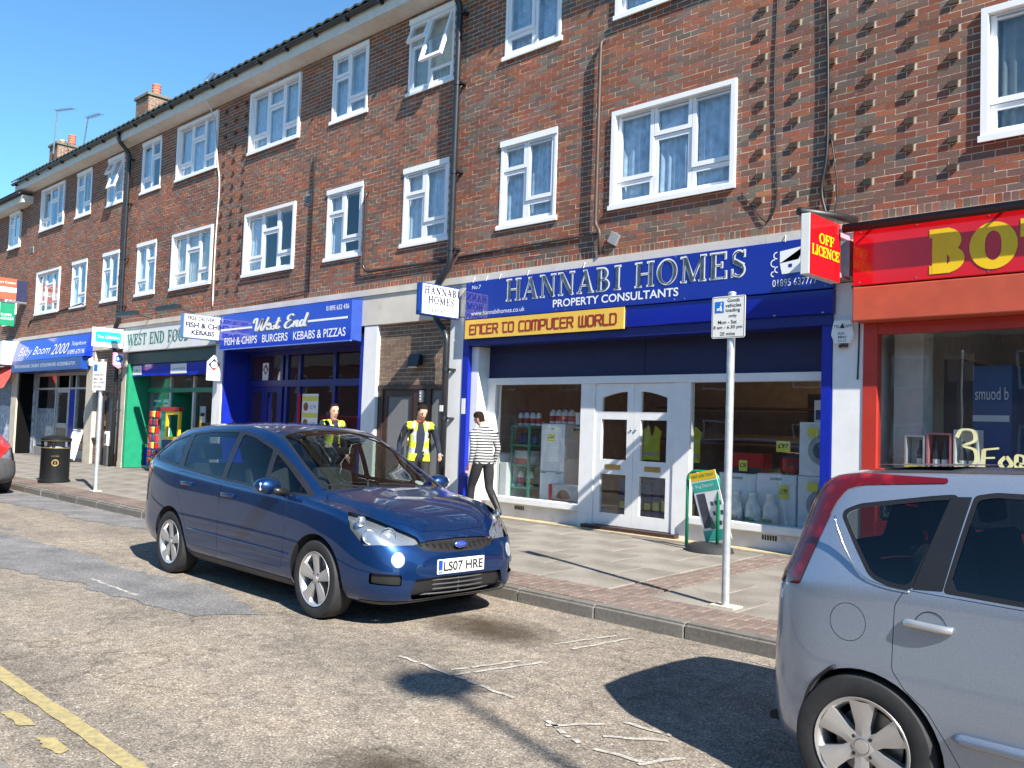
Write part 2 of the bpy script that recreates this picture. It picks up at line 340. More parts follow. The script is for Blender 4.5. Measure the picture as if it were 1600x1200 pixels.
def stone_mat(name, a, c, sc=30, rough=0.85, rnd=0.18):
    """grainy stone whose tone differs from piece to piece"""
    m, t, b = new_mat(name); tc = N(t, 'ShaderNodeTexCoord'); ge_ = N(t, 'ShaderNodeNewGeometry')
    n = N(t, 'ShaderNodeTexNoise'); n.inputs['Scale'].default_value = sc; n.inputs['Detail'].default_value = 8; n.inputs['Roughness'].default_value = 0.7
    t.links.new(tc.outputs['Object'], n.inputs['Vector'])
    r = ramp(t, [(0.32, a), (0.68, c)]); t.links.new(n.outputs['Fac'], r.inputs[0])
    n2 = N(t, 'ShaderNodeTexNoise'); n2.inputs['Scale'].default_value = 1.7; n2.inputs['Detail'].default_value = 6
    t.links.new(tc.outputs['Object'], n2.inputs['Vector'])
    r2 = ramp(t, [(0.34, (0.68, 0.67, 0.66)), (0.62, (1.05, 1.05, 1.05))]); t.links.new(n2.outputs['Fac'], r2.inputs[0])
    oi = N(t, 'ShaderNodeObjectInfo'); mr = N(t, 'ShaderNodeMapRange'); mr.inputs[3].default_value = 1-rnd; mr.inputs[4].default_value = 1+rnd
    t.links.new(oi.outputs['Random'], mr.inputs[0])
    x = N(t, 'ShaderNodeMix', data_type='RGBA', blend_type='MULTIPLY'); x.inputs[0].default_value = 1
    gv = N(t, 'ShaderNodeTexVoronoi'); gv.inputs['Scale'].default_value = 7; t.links.new(ge_.outputs['Position'], gv.inputs['Vector'])
    gr_ = ramp(t, [(0.05, (0.55, 0.54, 0.53)), (0.075, (1, 1, 1))]); t.links.new(gv.outputs['Distance'], gr_.inputs[0])
    gm = N(t, 'ShaderNodeMix', data_type='RGBA', blend_type='MULTIPLY'); gm.inputs[0].default_value = 1; t.links.new(r.outputs[0], gm.inputs[6]); t.links.new(gr_.outputs[0], gm.inputs[7])
    t.links.new(gm.outputs[2], x.inputs[6]); t.links.new(r2.outputs[0], x.inputs[7])
    vm = N(t, 'ShaderNodeVectorMath', operation='SCALE'); t.links.new(x.outputs[2], vm.inputs[0]); t.links.new(mr.outputs[0], vm.inputs['Scale'])
    t.links.new(vm.outputs[0], b.inputs['Base Color']); b.inputs['Roughness'].default_value = rough; b.inputs['Specular IOR Level'].default_value = 0.25
    bp = N(t, 'ShaderNodeBump'); bp.inputs['Strength'].default_value = 0.35; bp.inputs['Distance'].default_value = 0.004
    t.links.new(n.outputs['Fac'], bp.inputs['Height']); t.links.new(bp.outputs[0], b.inputs['Normal'])
    return m
stone_mat('slab_grey', (0.20, 0.182, 0.155), (0.275, 0.25, 0.215), 40, rnd=0.09)
stone_mat('paver_red', (0.165, 0.124, 0.104), (0.235, 0.182, 0.155), 50, rnd=0.14)
stone_mat('kerb_concrete', (0.15, 0.14, 0.125), (0.235, 0.22, 0.195), 30, rnd=0.1)
mat('joint_sand', (0.14, 0.122, 0.10), 0.95, var=0.25, scale=9)
mat('paint_white_worn', (0.44, 0.42, 0.38), 0.85, var=0.25, scale=30, dirt=((0.25, 0.21, 0.165), 35, 0.44))
mat('paint_yellow_worn', (0.37, 0.30, 0.125), 0.8, var=0.2, scale=18, dirt=((0.24, 0.2, 0.14), 26, 0.47))

def struct(mb, name, m): return tag(mb.build(name, m), kind='structure')
def sheet(pts, z): return MB().add([(x, y, z) for x, y in pts], [tuple(range(len(pts)))])
struct(sheet([(-900, -900), (900, -900), (900, 900), (-900, 900)], -0.03), 'ground', 'earth')
struct(sheet([(-320, -8.5), (120, -8.5), (120, KY+0.02), (-320, KY+0.02)], 0.0), 'road', 'road_chips')
def ragged(pts, step=0.12, amp=0.05, seed=1):
    """closed outline with a worn edge"""
    rg = random.Random(seed); out = []
    for (a, b), (c, d) in zip(pts, pts[1:]+pts[:1]):
        L = math.hypot(c-a, d-b); n = max(1, int(L/step))
        for k in range(n): out.append((a+(c-a)*k/n+rg.uniform(-amp, amp), b+(d-b)*k/n+rg.uniform(-amp, amp)))
    return out
PATCHES = [[(-15.3, -7.0), (-11.9, -7.05), (-10.9, -6.9), (-9.9, -6.78), (-9.0, -6.55), (-8.0, -6.5), (-7.0, -6.35), (-6.7, -5.85), (-8.0, -5.6), (-9.7, -5.85), (-10.6, -5.75), (-11.5, -5.85), (-13.1, -5.95), (-14.5, -6.3), (-13.4, -5.75), (-15.2, -5.8), (-18.0, -6.2), (-20, -6.9)],
           [(-24, -3.76), (-12.3, -3.76), (-12.2, -4.2), (-14.5, -4.6), (-15.6, -4.45), (-17.4, -4.75), (-19, -4.6), (-24, -4.9)]]
for i, p in enumerate(PATCHES):
    o = struct(sheet(ragged(p, 0.15, 0.05, i+3), 0.004), 'asphalt_patch', 'bare_asphalt')
def strip_line(name, pts, w, m, z=0.006, seed=0, gap=0.0, wander=0.0):
    """a painted line as short ragged pieces"""
    rg = random.Random(seed); mb = MB()
    for (a, b), (c, d) in zip(pts, pts[1:]):
        L = math.hypot(c-a, d-b); n = max(1, int(L/(0.03 if wander else 0.09))); nx, ny = -(d-b)/L, (c-a)/L; prev = None; ph = rg.uniform(0, 6)
        for k in range(n+1):
            wd_ = wander*(math.sin(k*0.9+ph)+0.7*math.sin(k*0.37+2*ph)); x, y = a+(c-a)*k/n+nx*wd_, b+(d-b)*k/n+ny*wd_; h1, h2 = w/2*rg.uniform(0.86, 1.04), w/2*rg.uniform(0.86, 1.04)
            cur = ((x+nx*h1, y+ny*h1, z), (x-nx*h2, y-ny*h2, z))
            if prev and rg.random() > gap: mb.quad(prev[1], cur[1], cur[0], prev[0])
            prev = cur
    return struct(mb, name, m)
strip_line('yellow_line', [(-40, -8.01), (-4.9, -8.01), (-3.0, -8.05), (30, -8.05)], 0.10, 'paint_yellow_worn', seed=1)
struct(sheet(ragged([(-5.33, -8.24), (-5.05, -8.23), (-4.99, -8.18), (-5.10, -8.15), (-5.30, -8.17)], 0.03, 0.012, 61), 0.006), 'yellow_line_remnant', 'paint_yellow_worn')
struct(sheet(ragged([(-4.82, -8.22), (-4.66, -8.25), (-4.50, -8.22), (-4.55, -8.16), (-4.75, -8.16)], 0.03, 0.012, 62), 0.006), 'yellow_line_remnant', 'paint_yellow_worn')
for k, (a, b) in enumerate([((-4.95, -5.82), (-3.75, -5.9)), ((-4.45, -5.78), (-4.33, -5.25)), ((-4.35, -5.85), (-4.2, -5.15)), ((-4.5, -4.7), (-4.38, -4.05)), ((-4.32, -4.7), (-4.25, -4.05)),
        ((-3.3, -6.12), (-3.1, -5.85)), ((-3.35, -6.05), (-3.0, -6.2)), ((-2.9, -6.2), (-2.62, -6.15)), ((-2.98, -6.02), (-2.72, -5.8)), ((-2.62, -6.2), (-2.52, -5.95)), ((-2.46, -6.1), (-2.2, -6.02)), ((-2.2, -6.02), (-2.12, -5.9)), ((-3.05, -5.75), (-2.75, -5.72)), ((-9.1, -6.35), (-8.05, -6.35))]):
    strip_line('worn_white_line', [a, b], 0.034, 'paint_white_worn', seed=20+k, gap=0.08, wander=0.006)

def stain_mat():
    m, t, b = new_mat('oil_stain'); tc = N(t, 'ShaderNodeTexCoord'); out = t.nodes['Material Output']
    n = N(t, 'ShaderNodeTexNoise'); n.inputs['Scale'].default_value = 3.5; n.inputs['Detail'].default_value = 7; t.links.new(tc.outputs['Object'], n.inputs['Vector'])
    g = N(t, 'ShaderNodeTexGradient', gradient_type='SPHERICAL'); mp = N(t, 'ShaderNodeMapping'); mp.inputs['Scale'].default_value = (1.0, 1.6, 1); t.links.new(tc.outputs['Object'], mp.inputs[0]); t.links.new(mp.outputs[0], g.inputs[0])
    mu = N(t, 'ShaderNodeMath', operation='MULTIPLY'); t.links.new(g.outputs['Fac'], mu.inputs[0]); t.links.new(n.outputs['Fac'], mu.inputs[1]); cl = N(t, 'ShaderNodeMath', operation='MULTIPLY'); cl.inputs[1].default_value = 1.5; cl.use_clamp = True; t.links.new(mu.outputs[0], cl.inputs[0])
    tr = N(t, 'ShaderNodeBsdfTransparent'); b.inputs['Base Color'].default_value = (0.07, 0.05, 0.03, 1); b.inputs['Roughness'].default_value = 0.6; mx = N(t, 'ShaderNodeMixShader'); t.links.new(cl.outputs[0], mx.inputs[0]); t.links.new(tr.outputs[0], mx.inputs[1]); t.links.new(b.outputs[0], mx.inputs[2]); t.links.new(mx.outputs[0], out.inputs[0])
stain_mat()
for x_, y_, s_ in ((-5.15, -4.72, 0.75), (-9.9, -5.0, 0.6), (-3.3, -7.2, 0.5)):
    o = struct(sheet([(-1, -0.65), (1, -0.65), (1, 0.65), (-1, 0.65)], 0.0), 'oil_stain', 'oil_stain'); o.location = (x_, y_, 0.0085); o.scale = (s_, s_, 1)
# pavement: bed of sand, slabs, block strips and kerb stones, each piece its own
pav = struct(MB().add([(-120, KY+0.13, pz(KY+0.13)-0.012), (60, KY+0.13, pz(KY+0.13)-0.012), (60, 0.0, pz(0)-0.012), (-120, 0.0, pz(0)-0.012),
                       (-120, 3.0, pz(0)-0.012), (60, 3.0, pz(0)-0.012)], [(0, 1, 2, 3), (3, 2, 5, 4)]), 'pavement', 'joint_sand')
def slab_mesh(w, d, h=0.05, bev=0.006):
    me = bpy.data.meshes.new('paving_slab'); mb = MB()
    b = bev
    mb.add([(-w/2, -d/2, -h), (w/2, -d/2, -h), (w/2, d/2, -h), (-w/2, d/2, -h), (-w/2, -d/2, -b), (w/2, -d/2, -b), (w/2, d/2, -b), (-w/2, d/2, -b),
            (-w/2+b, -d/2+b, 0), (w/2-b, -d/2+b, 0), (w/2-b, d/2-b, 0), (-w/2+b, d/2-b, 0)],
           [(8, 9, 10, 11), (4, 5, 9, 8), (5, 6, 10, 9), (6, 7, 11, 10), (7, 4, 8, 11), (0, 1, 5, 4), (1, 2, 6, 5), (2, 3, 7, 6), (3, 0, 4, 7)])
    me.from_pydata(mb.v, [], mb.f); return me, mb
SLOPE = math.atan(0.031)
slab_cache = {}
def slab(x0, x1, y0, y1, m='slab_grey', name='paving_slab', jit=0.0022):
    key = (round(x1-x0, 3), round(y1-y0, 3), m)
    if key not in slab_cache:
        me, _ = slab_mesh(x1-x0-0.008, y1-y0-0.008); me.materials.append(MAT[m]); slab_cache[key] = me
    o = bpy.data.objects.new(name, slab_cache[key]); COL.objects.link(o); o.parent = pav
    y = (y0+y1)/2; o.location = ((x0+x1)/2, y, pz(y)+random.uniform(-jit, jit))
    o.rotation_euler = (SLOPE+random.uniform(-0.003, 0.003), random.uniform(-0.003, 0.003), 0); return o
STRIP0, STRIP1 = KY+0.135, KY+0.135+0.50                # block strip along the kerb
TX0, TX1 = -5.25, -4.80                                # block strip running from kerb to shops
rows = []; y = STRIP1
while y < -0.12:
    d = min(0.6, -0.12-y) if -0.12-y > 0.2 else -0.12-y
    rows.append((y, y+d)); y += d
for ri, (y0, y1) in enumerate(rows):
    x = TX0-(0.45 if ri % 2 else 0.0)
    if ri % 2: slab(TX0-0.45, TX0, y0, y1)
    while x > -33.5:
        slab(x-0.9, x, y0, y1); x -= 0.9
    x = TX1
    if ri % 2: slab(x, x+0.45, y0, y1); x += 0.45
    while x < 0.2: slab(x, x+0.9, y0, y1); x += 0.9
def stuff_boxes(rects, name, m, h=0.03):
    mb = MB()
    for x0, x1, y0, y1 in rects:
        z = pz((y0+y1)/2); mb.add([(x0, y0, z-h), (x1, y0, z-h), (x1, y1, z-h), (x0, y1, z-h), (x0, y0, pz(y0)), (x1, y0, pz(y0)), (x1, y1, pz(y1)), (x0, y1, pz(y1))], [(4, 5, 6, 7), (0, 1, 5, 4), (1, 2, 6, 5), (2, 3, 7, 6), (3, 0, 4, 7)])
    o = mb.build(name, m); o.parent = pav; return tag(o, kind='stuff')
def herring(x0, x1, y0, y1, u=0.1):
    nx, ny = int(round((x1-x0)/u)), int(round((y1-y0)/u)); out = []
    for i in range(-1, nx+1):
        for j in range(-1, ny+1):
            k = (i-j) % 4
            if k == 0: a = (i, i+2, j, j+1)
            elif k == 2: a = (i, i+1, j-1, j+1)
            else: continue
            a = (max(a[0], 0), min(a[1], nx), max(a[2], 0), min(a[3], ny))
            if a[0] < a[1] and a[2] < a[3]: out.append((x0+a[0]*u, x0+a[1]*u, y0+a[2]*u, y0+a[3]*u))
    return out
blocks = herring(-22.0, 0.0, STRIP0, STRIP1)
CAMP = Vector((0, -9.858, 1.62))
shown = [b for b in blocks if -6.4 < b[0] < -2.9]; shown += herring(TX0+0.02, TX0+0.42, STRIP1, -0.15)
shown.sort(key=lambda b: (Vector((b[0], b[2], 0.1))-CAMP).length)
near = shown[:295]; nset = set(near)
for b in near: slab(b[0], b[1], b[2], b[3], 'paver_red', 'block_paver', 0.0018)
stuff_boxes([(b[0]+0.004, b[1]-0.004, b[2]+0.004, b[3]-0.004) for b in blocks+shown if b not in nset], 'block_pavers', 'paver_red')
kerb = struct(B(-120, 60, KY+0.03, KY+0.13, -0.02, 0.09), 'kerb', 'joint_sand')
bmk = bmesh.new(); vs_ = [bmk.verts.new(p) for p in B(-0.452, 0.452, 0, 0.13, -0.1, 0.125).v]
for f in B(0, 1, 0, 1, 0, 1).f: bmk.faces.new([vs_[i] for i in f])
ed = [e for e in bmk.edges if all(v.co.z > 0.1 and v.co.y < 0.01 for v in e.verts)]
bmesh.ops.bevel(bmk, geom=ed, offset=0.022, segments=4, affect='EDGES')
ed = [e for e in bmk.edges if e.calc_face_angle(0) > 1.2]; bmesh.ops.bevel(bmk, geom=ed, offset=0.004, segments=1, affect='EDGES')
kme = bpy.data.meshes.new('kerb_stone'); bmk.to_mesh(kme); bmk.free(); kme.materials.append(MAT['kerb_concrete'])
x = -4.45
def kerb_run(x, n, step, y, rz=0.0):
    for k in range(n):
        o = bpy.data.objects.new('kerb_stone', kme); COL.objects.link(o); o.parent = kerb
        o.location = (x+step*k, y+random.uniform(-0.004, 0.004), random.uniform(-0.004, 0.003)); o.rotation_euler = (0, 0, rz+random.uniform(-0.004, 0.004))
kerb_run(-4.45, 46, -0.915, KY); kerb_run(-4.45+0.915, 7, 0.915, KY)
nk = struct(MB().box(-60, 40, -8.62, -8.5, -0.02, 0.07), 'near_kerb', 'kerb_concrete')
struct(MB().add([(-60, -30, 0.06), (60, -30, 0.06), (60, -8.62, 0.06), (-60, -8.62, 0.06)], [(0, 1, 2, 3)]), 'near_pavement', 'slab_grey')

# ================================================================== THE TERRACE: brick facade over the shops
def brick_mat():
    m, t, b = new_mat('brick'); tc = N(t, 'ShaderNodeTexCoord')
    at = N(t, 'ShaderNodeAttribute'); at.attribute_name = 'tone'
    n = N(t, 'ShaderNodeTexNoise'); n.inputs['Scale'].default_value = 55; n.inputs['Detail'].default_value = 6; n.inputs['Roughness'].default_value = 0.7
    t.links.new(tc.outputs['Object'], n.inputs['Vector'])
    r = ramp(t, [(0.3, (0.66, 0.64, 0.64)), (0.7, (1.25, 1.22, 1.2))]); t.links.new(n.outputs['Fac'], r.inputs[0])
    n2 = N(t, 'ShaderNodeTexNoise'); n2.inputs['Scale'].default_value = 0.55; n2.inputs['Detail'].default_value = 6
    t.links.new(tc.outputs['Object'], n2.inputs['Vector'])
    r2 = ramp(t, [(0.35, (0.78, 0.79, 0.82)), (0.6, (1.06, 1.04, 1.02))]); t.links.new(n2.outputs['Fac'], r2.inputs[0])
    def mul(a, c):
        x = N(t, 'ShaderNodeMix', data_type='RGBA', blend_type='MULTIPLY'); x.inputs[0].default_value = 1
        t.links.new(a, x.inputs[6]); t.links.new(c, x.inputs[7]); return x.outputs[2]
    n5 = N(t, 'ShaderNodeTexNoise'); n5.inputs['Scale'].default_value = 1.1; n5.inputs['Detail'].default_value = 9; n5.inputs['Roughness'].default_value = 0.7; t.links.new(tc.outputs['Object'], n5.inputs['Vector'])
    r5 = ramp(t, [(0.60, (0, 0, 0)), (0.78, (0.35, 0.35, 0.35))]); t.links.new(n5.outputs['Fac'], r5.inputs[0])
    ef = N(t, 'ShaderNodeMix', data_type='RGBA'); ef.inputs[7].default_value = (0.40, 0.34, 0.29, 1); t.links.new(r5.outputs[0], ef.inputs[0]); t.links.new(mul(mul(at.outputs['Color'], r.outputs[0]), r2.outputs[0]), ef.inputs[6])
    t.links.new(ef.outputs[2], b.inputs['Base Color'])
    b.inputs['Roughness'].default_value = 0.88; b.inputs['Specular IOR Level'].default_value = 0.2
    bp = N(t, 'ShaderNodeBump'); bp.inputs['Strength'].default_value = 0.4; bp.inputs['Distance'].default_value = 0.004
    t.links.new(n.outputs['Fac'], bp.inputs['Height']); t.links.new(bp.outputs[0], b.inputs['Normal'])
brick_mat()
mat('mortar', (0.62, 0.50, 0.37), 0.95, var=0.2, scale=3, bump=0.3, bscale=90)
TONES = [(0.23, (0.285, 0.102, 0.060)), (0.30, (0.235, 0.108, 0.074)), (0.25, (0.20, 0.118, 0.090)), (0.14, (0.175, 0.137, 0.110)), (0.04, (0.34, 0.142, 0.074)), (0.04, (0.15, 0.112, 0.094))]
BTONES = [(0.55, (0.235, 0.16, 0.115)), (0.25, (0.27, 0.145, 0.098)), (0.2, (0.18, 0.142, 0.115))]
def pick_tone(rg, tones=TONES):
    r = rg.random(); a = 0
    for w, c in tones:
        a += w
        if r < a: break
    k = rg.uniform(0.84, 1.2); return (c[0]*k, c[1]*k*rg.uniform(0.93, 1.08), c[2]*k, 1.0)
def brick_faces(x0, x1, z0, z1, y, yb, rg, jit=0.0016):
    """5 sides of one brick with uneven arrises"""
    j = lambda: rg.uniform(-jit, jit)
    f = [(x0+j(), y+j(), z0+j()), (x1+j(), y+j(), z0+j()), (x1+j(), y+j(), z1+j()), (x0+j(), y+j(), z1+j())]
    bk = [(x0, yb, z0), (x1, yb, z0), (x1, yb, z1), (x0, yb, z1)]
    return f+bk, [(0, 1, 2, 3), (0, 4, 5, 1), (1, 5, 6, 2), (2, 6, 7, 3), (3, 7, 4, 0)]
def bricks_mesh(name, boxes, parent, y=0.0, depth=0.02, seed=5, tones=TONES):
    """boxes: (x0,x1,z0,z1,proud) -> one mesh of separate bricks with a colour each"""
    rg = random.Random(seed); mb = MB(); tone = []
    for x0, x1, z0, z1, pr in boxes:
        v, f = brick_faces(x0, x1, z0, z1, y-pr+rg.uniform(-0.0012, 0.0008), y+depth, rg); mb.add(v, f)
        tone += [pick_tone(rg, tones)]*5
    ob = mb.build(name, 'brick', parent)
    a = ob.data.attributes.new('tone', 'FLOAT_COLOR', 'FACE'); a.data.foreach_set('color', np.array(tone, dtype=np.float32).ravel())
    return ob
def courses(x0, x1, z0, z1, holes, zref, half=True):
    """stretcher bond clipped by rectangular holes (x0,x1,z0,z1)"""
    out = []; k0 = math.floor((z0-zref)/0.075)
    k = k0
    while zref+k*0.075 < z1-0.01:
        a, b = zref+k*0.075, zref+k*0.075+0.065
        if a >= z0-0.01:
            zm = (a+b)/2; spans = [(x0, x1)]
            for h in holes:
                if h[2] < zm < h[3]:
                    ns = []
                    for s in spans:
                        if h[1] <= s[0] or h[0] >= s[1]: ns.append(s); continue
                        if s[0] < h[0]: ns.append((s[0], h[0]))
                        if s[1] > h[1]: ns.append((h[1], s[1]))
                    spans = ns
            off = 0.1125 if k % 2 else 0.0
            for s in spans:
                i = math.floor((s[0]-off)/0.225)
                while True:
                    bx0 = off+i*0.225; bx1 = bx0+0.215
                    if bx0 >= s[1]-0.02: break
                    c0, c1 = max(bx0, s[0]), min(bx1, s[1])
                    if c1-c0 > 0.03: out.append((c0, c1, a, min(b, z1), 0.0))
                    i += 1
        k += 1
    return out
def wall_backing(name, x0, x1, z0, z1, holes, y, m, parent):
    xs = sorted({x0, x1, *[h[0] for h in holes], *[h[1] for h in holes]}); zs = sorted({z0, z1, *[h[2] for h in holes], *[h[3] for h in holes]})
    xs = [v for v in xs if x0 <= v <= x1]; zs = [v for v in zs if z0 <= v <= z1]; mb = MB()
    for a, b in zip(xs, xs[1:]):
        for c, d in zip(zs, zs[1:]):
            mx, mz = (a+b)/2, (c+d)/2
            if any(h[0] < mx < h[1] and h[2] < mz < h[3] for h in holes): continue
            mb.quad((a, y, c), (b, y, c), (b, y, d), (a, y, d))
    return mb.build(name, m, parent)

XL, XR = -32.8, 4.6                     # ends of the terrace
Z1, Z2 = 4.08, 9.0                      # foot and head of the brickwork
bld = thing('terrace_building', 'long three-storey red brown brick terrace with white windows above the row of shops', 'building', (-14, 0, 0.24))
BIGX = [(-2.92, -0.97), (-7.76, -5.84), (-18.03, -16.04), (-21.6, -19.57), (-31.4, -29.38)]
SMX = [(-10.03, -8.84), (-12.48, -11.27), (-14.87, -13.70), (-23.72, -22.57), (-26.02, -24.9), (-28.36, -27.2)]
FLOORS = [(4.78, 6.12), (7.52, 8.84)]
holes = [(a, b, c, d) for a, b in BIGX+SMX for c, d in FLOORS]
STUDX = [-5.43, -4.98, -4.53, -4.08, -3.63, -3.18, -18.2, -18.66, -19.12]
studs = [(x-0.1025, x, 4.20+0.075*(4+4*k), 4.20+0.075*(4+4*k)+0.065) for x in STUDX for k in range(16) if 4.2+0.075*(4+4*k) < 8.95]
wall = wall_backing('brick_wall', XL, XR, Z1, Z2+0.1, holes, 0.0025, 'mortar', bld)
allb = courses(XL, XR, 4.20, Z2, holes+[(s[0]-0.01, s[1]+0.01, s[2]-0.001, s[3]+0.001) for s in studs], 4.20)
# the brick-on-edge course over the concrete band
xx = XL
while xx < XR: allb.append((xx, xx+0.066, Z1+0.005, Z1+0.108, 0.0)); xx += 0.0765
# the 300 bricks that show largest stand alone, the rest are one mass
def show_size(b): return (Vector(((b[0]+b[1])/2, 0, (b[2]+b[3])/2))-CAMP).length
vis = [b for b in allb if -4.2 < b[0] < -2.6 and b[2] < 6.4 and (b[1]-b[0]) > 0.2]
vis.sort(key=show_size); solo = vis[:295]; sset = set(solo)
bricks_mesh('bricks', [b for b in allb if b not in sset], wall, seed=5)['kind'] = 'stuff'
protos = []
rg = random.Random(99)
for i in range(36):
    mb = MB(); v, f = brick_faces(-0.1075, 0.1075, 0, 0.065, 0, 0.02, rg, 0.0018); mb.add(v, f)
    me = bpy.data.meshes.new('brick'); me.from_pydata(mb.v, [], mb.f); me.materials.append(MAT['brick'])
    a = me.attributes.new('tone', 'FLOAT_COLOR', 'FACE'); a.data.foreach_set('color', np.array([pick_tone(rg)]*5, dtype=np.float32).ravel()); protos.append(me)
WL = root_loc(wall)
for b in solo:
    o = bpy.data.objects.new('brick', rg.choice(protos)); COL.objects.link(o); o.parent = wall
    o.location = (Vector(((b[0]+b[1])/2, rg.uniform(-0.0012, 0.0008), b[2]))-WL); o.scale = ((b[1]-b[0])/0.215, 1, 1)
sp = []
for i in range(8):
    mb = MB(); v, f = brick_faces(-0.051, 0.051, 0, 0.065, -0.027, 0.02, rg, 0.004); mb.add(v, f)
    me = bpy.data.meshes.new('projecting_brick'); me.from_pydata(mb.v, [], mb.f); me.materials.append(MAT['brick'])
    c = rg.choice([(0.075, 0.058, 0.045, 1), (0.06, 0.052, 0.043, 1), (0.10, 0.06, 0.04, 1)])
    a = me.attributes.new('tone', 'FLOAT_COLOR', 'FACE'); a.data.foreach_set('color', np.array([c]*5, dtype=np.float32).ravel()); sp.append(me)
for s in studs:
    o = bpy.data.objects.new('projecting_brick', rg.choice(sp)); COL.objects.link(o); o.parent = wall
    o.location = Vector(((s[0]+s[1])/2, rg.uniform(-0.005, 0.005), s[2]))-WL

# shell of the building so that its rooms are dark
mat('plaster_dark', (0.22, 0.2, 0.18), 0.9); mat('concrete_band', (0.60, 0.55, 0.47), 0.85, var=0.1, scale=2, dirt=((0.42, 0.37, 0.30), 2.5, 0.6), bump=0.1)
mat('soffit_paint', (0.62, 0.59, 0.53), 0.7, var=0.08, dirt=((0.35, 0.32, 0.27), 3, 0.6)); mat('gutter_black', (0.012, 0.013, 0.016), 0.4)
mat('tile', (0.055, 0.06, 0.055), 0.85, var=0.35, scale=8); mat('upvc', (0.80, 0.80, 0.80), 0.35, var=0.02)
mat('white_paint', (0.78, 0.77, 0.75), 0.55, var=0.05, scale=5, dirt=((0.5, 0.47, 0.42), 5, 0.66))
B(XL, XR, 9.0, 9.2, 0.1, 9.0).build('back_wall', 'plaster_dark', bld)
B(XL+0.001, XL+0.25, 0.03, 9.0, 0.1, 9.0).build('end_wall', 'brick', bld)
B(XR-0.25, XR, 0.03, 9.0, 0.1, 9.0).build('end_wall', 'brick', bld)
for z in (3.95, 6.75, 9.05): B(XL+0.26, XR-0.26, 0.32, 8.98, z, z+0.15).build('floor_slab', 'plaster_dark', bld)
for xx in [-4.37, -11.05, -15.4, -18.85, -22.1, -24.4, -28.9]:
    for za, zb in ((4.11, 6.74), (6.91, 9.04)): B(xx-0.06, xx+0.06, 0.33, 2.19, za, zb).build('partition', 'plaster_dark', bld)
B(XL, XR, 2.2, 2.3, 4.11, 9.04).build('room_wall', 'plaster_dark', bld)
# concrete band over the shops in cast lengths
xx = XL
while xx < XR:
    L = min(1.83, XR-xx); B(xx+0.002, xx+L-0.002, -0.03, 0.3, 3.42, 3.965).build('concrete_lintel', 'concrete_band', bld); B(xx+0.002, xx+L-0.002, -0.055, 0.28, 3.967, Z1).build('cornice', 'concrete_band', bld); xx += L
# eaves
MB().add([(XL-0.25, 0.05, 8.96), (XR, 0.05, 8.96), (XR, -0.34, 9.03), (XL-0.25, -0.34, 9.03)], [(0, 1, 2, 3)]).build('soffit', 'soffit_paint', bld)
B(XL-0.25, XR, -0.365, -0.341, 9.01, 9.24).build('fascia_board', 'soffit_paint', bld)
B(XL-0.25, XL-0.22, -0.34, 0.6, 8.95, 9.3).build('bargeboard', 'soffit_paint', bld)
gut = MB(); prof = [(0.062*math.cos(R(a)), 0.062*math.sin(R(a))) for a in range(180, 361, 20)]
n = len(prof); vs = [(x_, -0.43+p[0], 9.27+p[1]) for x_ in (XL-0.3, XR) for p in prof]
gut.add(vs, [(i, i+1, n+i+1, n+i) for i in range(n-1)]); g = gut.build('gutter', 'gutter_black', bld, smooth=True)
xx = XL
while xx < -5:
    B(xx-0.03, xx+0.03, -0.50, -0.366, 9.175, 9.215).build('gutter_bracket', 'gutter_black', bld); xx += 1.05
# interlocking tiles: wave-edged courses rising to the ridge
tl = MB(); pitch = R(33); ny = 15
for j in range(ny):
    d0, d1 = j*0.345, (j+1)*0.345+0.05
    y0, z0_ = -0.47+d0*math.cos(pitch), 9.31+d0*math.sin(pitch); y1, z1_ = -0.47+d1*math.cos(pitch), 9.31+d1*math.sin(pitch)
    x_ = XL-0.35; pr = None; i = 0
    while x_ < XR+0.1:
        w = 0.045*(0.5+0.5*math.cos(i*2*PI/4)); o = len(tl.v)
        tl.v += [(x_, y0, z0_+w+0.03), (x_, y0, z0_+w-0.01), (x_, y1, z1_+w)]
        if pr is not None: tl.f += [(pr+1, o+1, o, pr), (pr, o, o+2, pr+2)]
        pr = o; x_ += 0.0765; i += 1
tl.build('tiled_roof', 'tile', bld)
MB().add([(XL-0.3, 4.0, 12.15), (XR, 4.0, 12.15), (XR, 9.3, 9.0), (XL-0.3, 9.3, 9.0)], [(0, 1, 2, 3)]).build('rear_roof', 'tile', bld)
# ------------------------------------------------------------------ upper windows
glass('pane_upper', (0.90, 0.95, 0.98)); mat('upvc_grey', (0.30, 0.31, 0.33), 0.5); mat('sill_white', (0.82, 0.82, 0.80), 0.4, var=0.03)
mat('net_blue', (0.56, 0.63, 0.70), 0.9, var=0.25, scale=9); mat('net_white', (0.66, 0.70, 0.74), 0.9, var=0.15, scale=9); mat('net_cream', (0.62, 0.58, 0.48), 0.9, var=0.15, scale=9); mat('curtain_grey', (0.25, 0.25, 0.24), 0.9, var=0.2)
def curtain(x0, x1, z0, z1, y, m, parent, seed, amp=0.032):
    rg = random.Random(seed); n = int((x1-x0)/0.02); mb = MB(); ph = rg.uniform(0, 6); top, bot = [], []
    for i in range(n+1):
        x = x0+(x1-x0)*i/n; d = amp*math.sin(i*1.05+ph+1.5*math.sin(i*0.27+ph))*(0.7+0.3*math.sin(i*0.4))
        top.append((x, y+d*0.6, z1)); bot.append((x+rg.uniform(-0.004, 0.004), y+d, z0+rg.uniform(0, 0.006)))
    mb.add(top+bot, [(i, i+1, n+2+i, n+1+i) for i in range(n)]); return mb.build('curtain', m, parent, smooth=True)
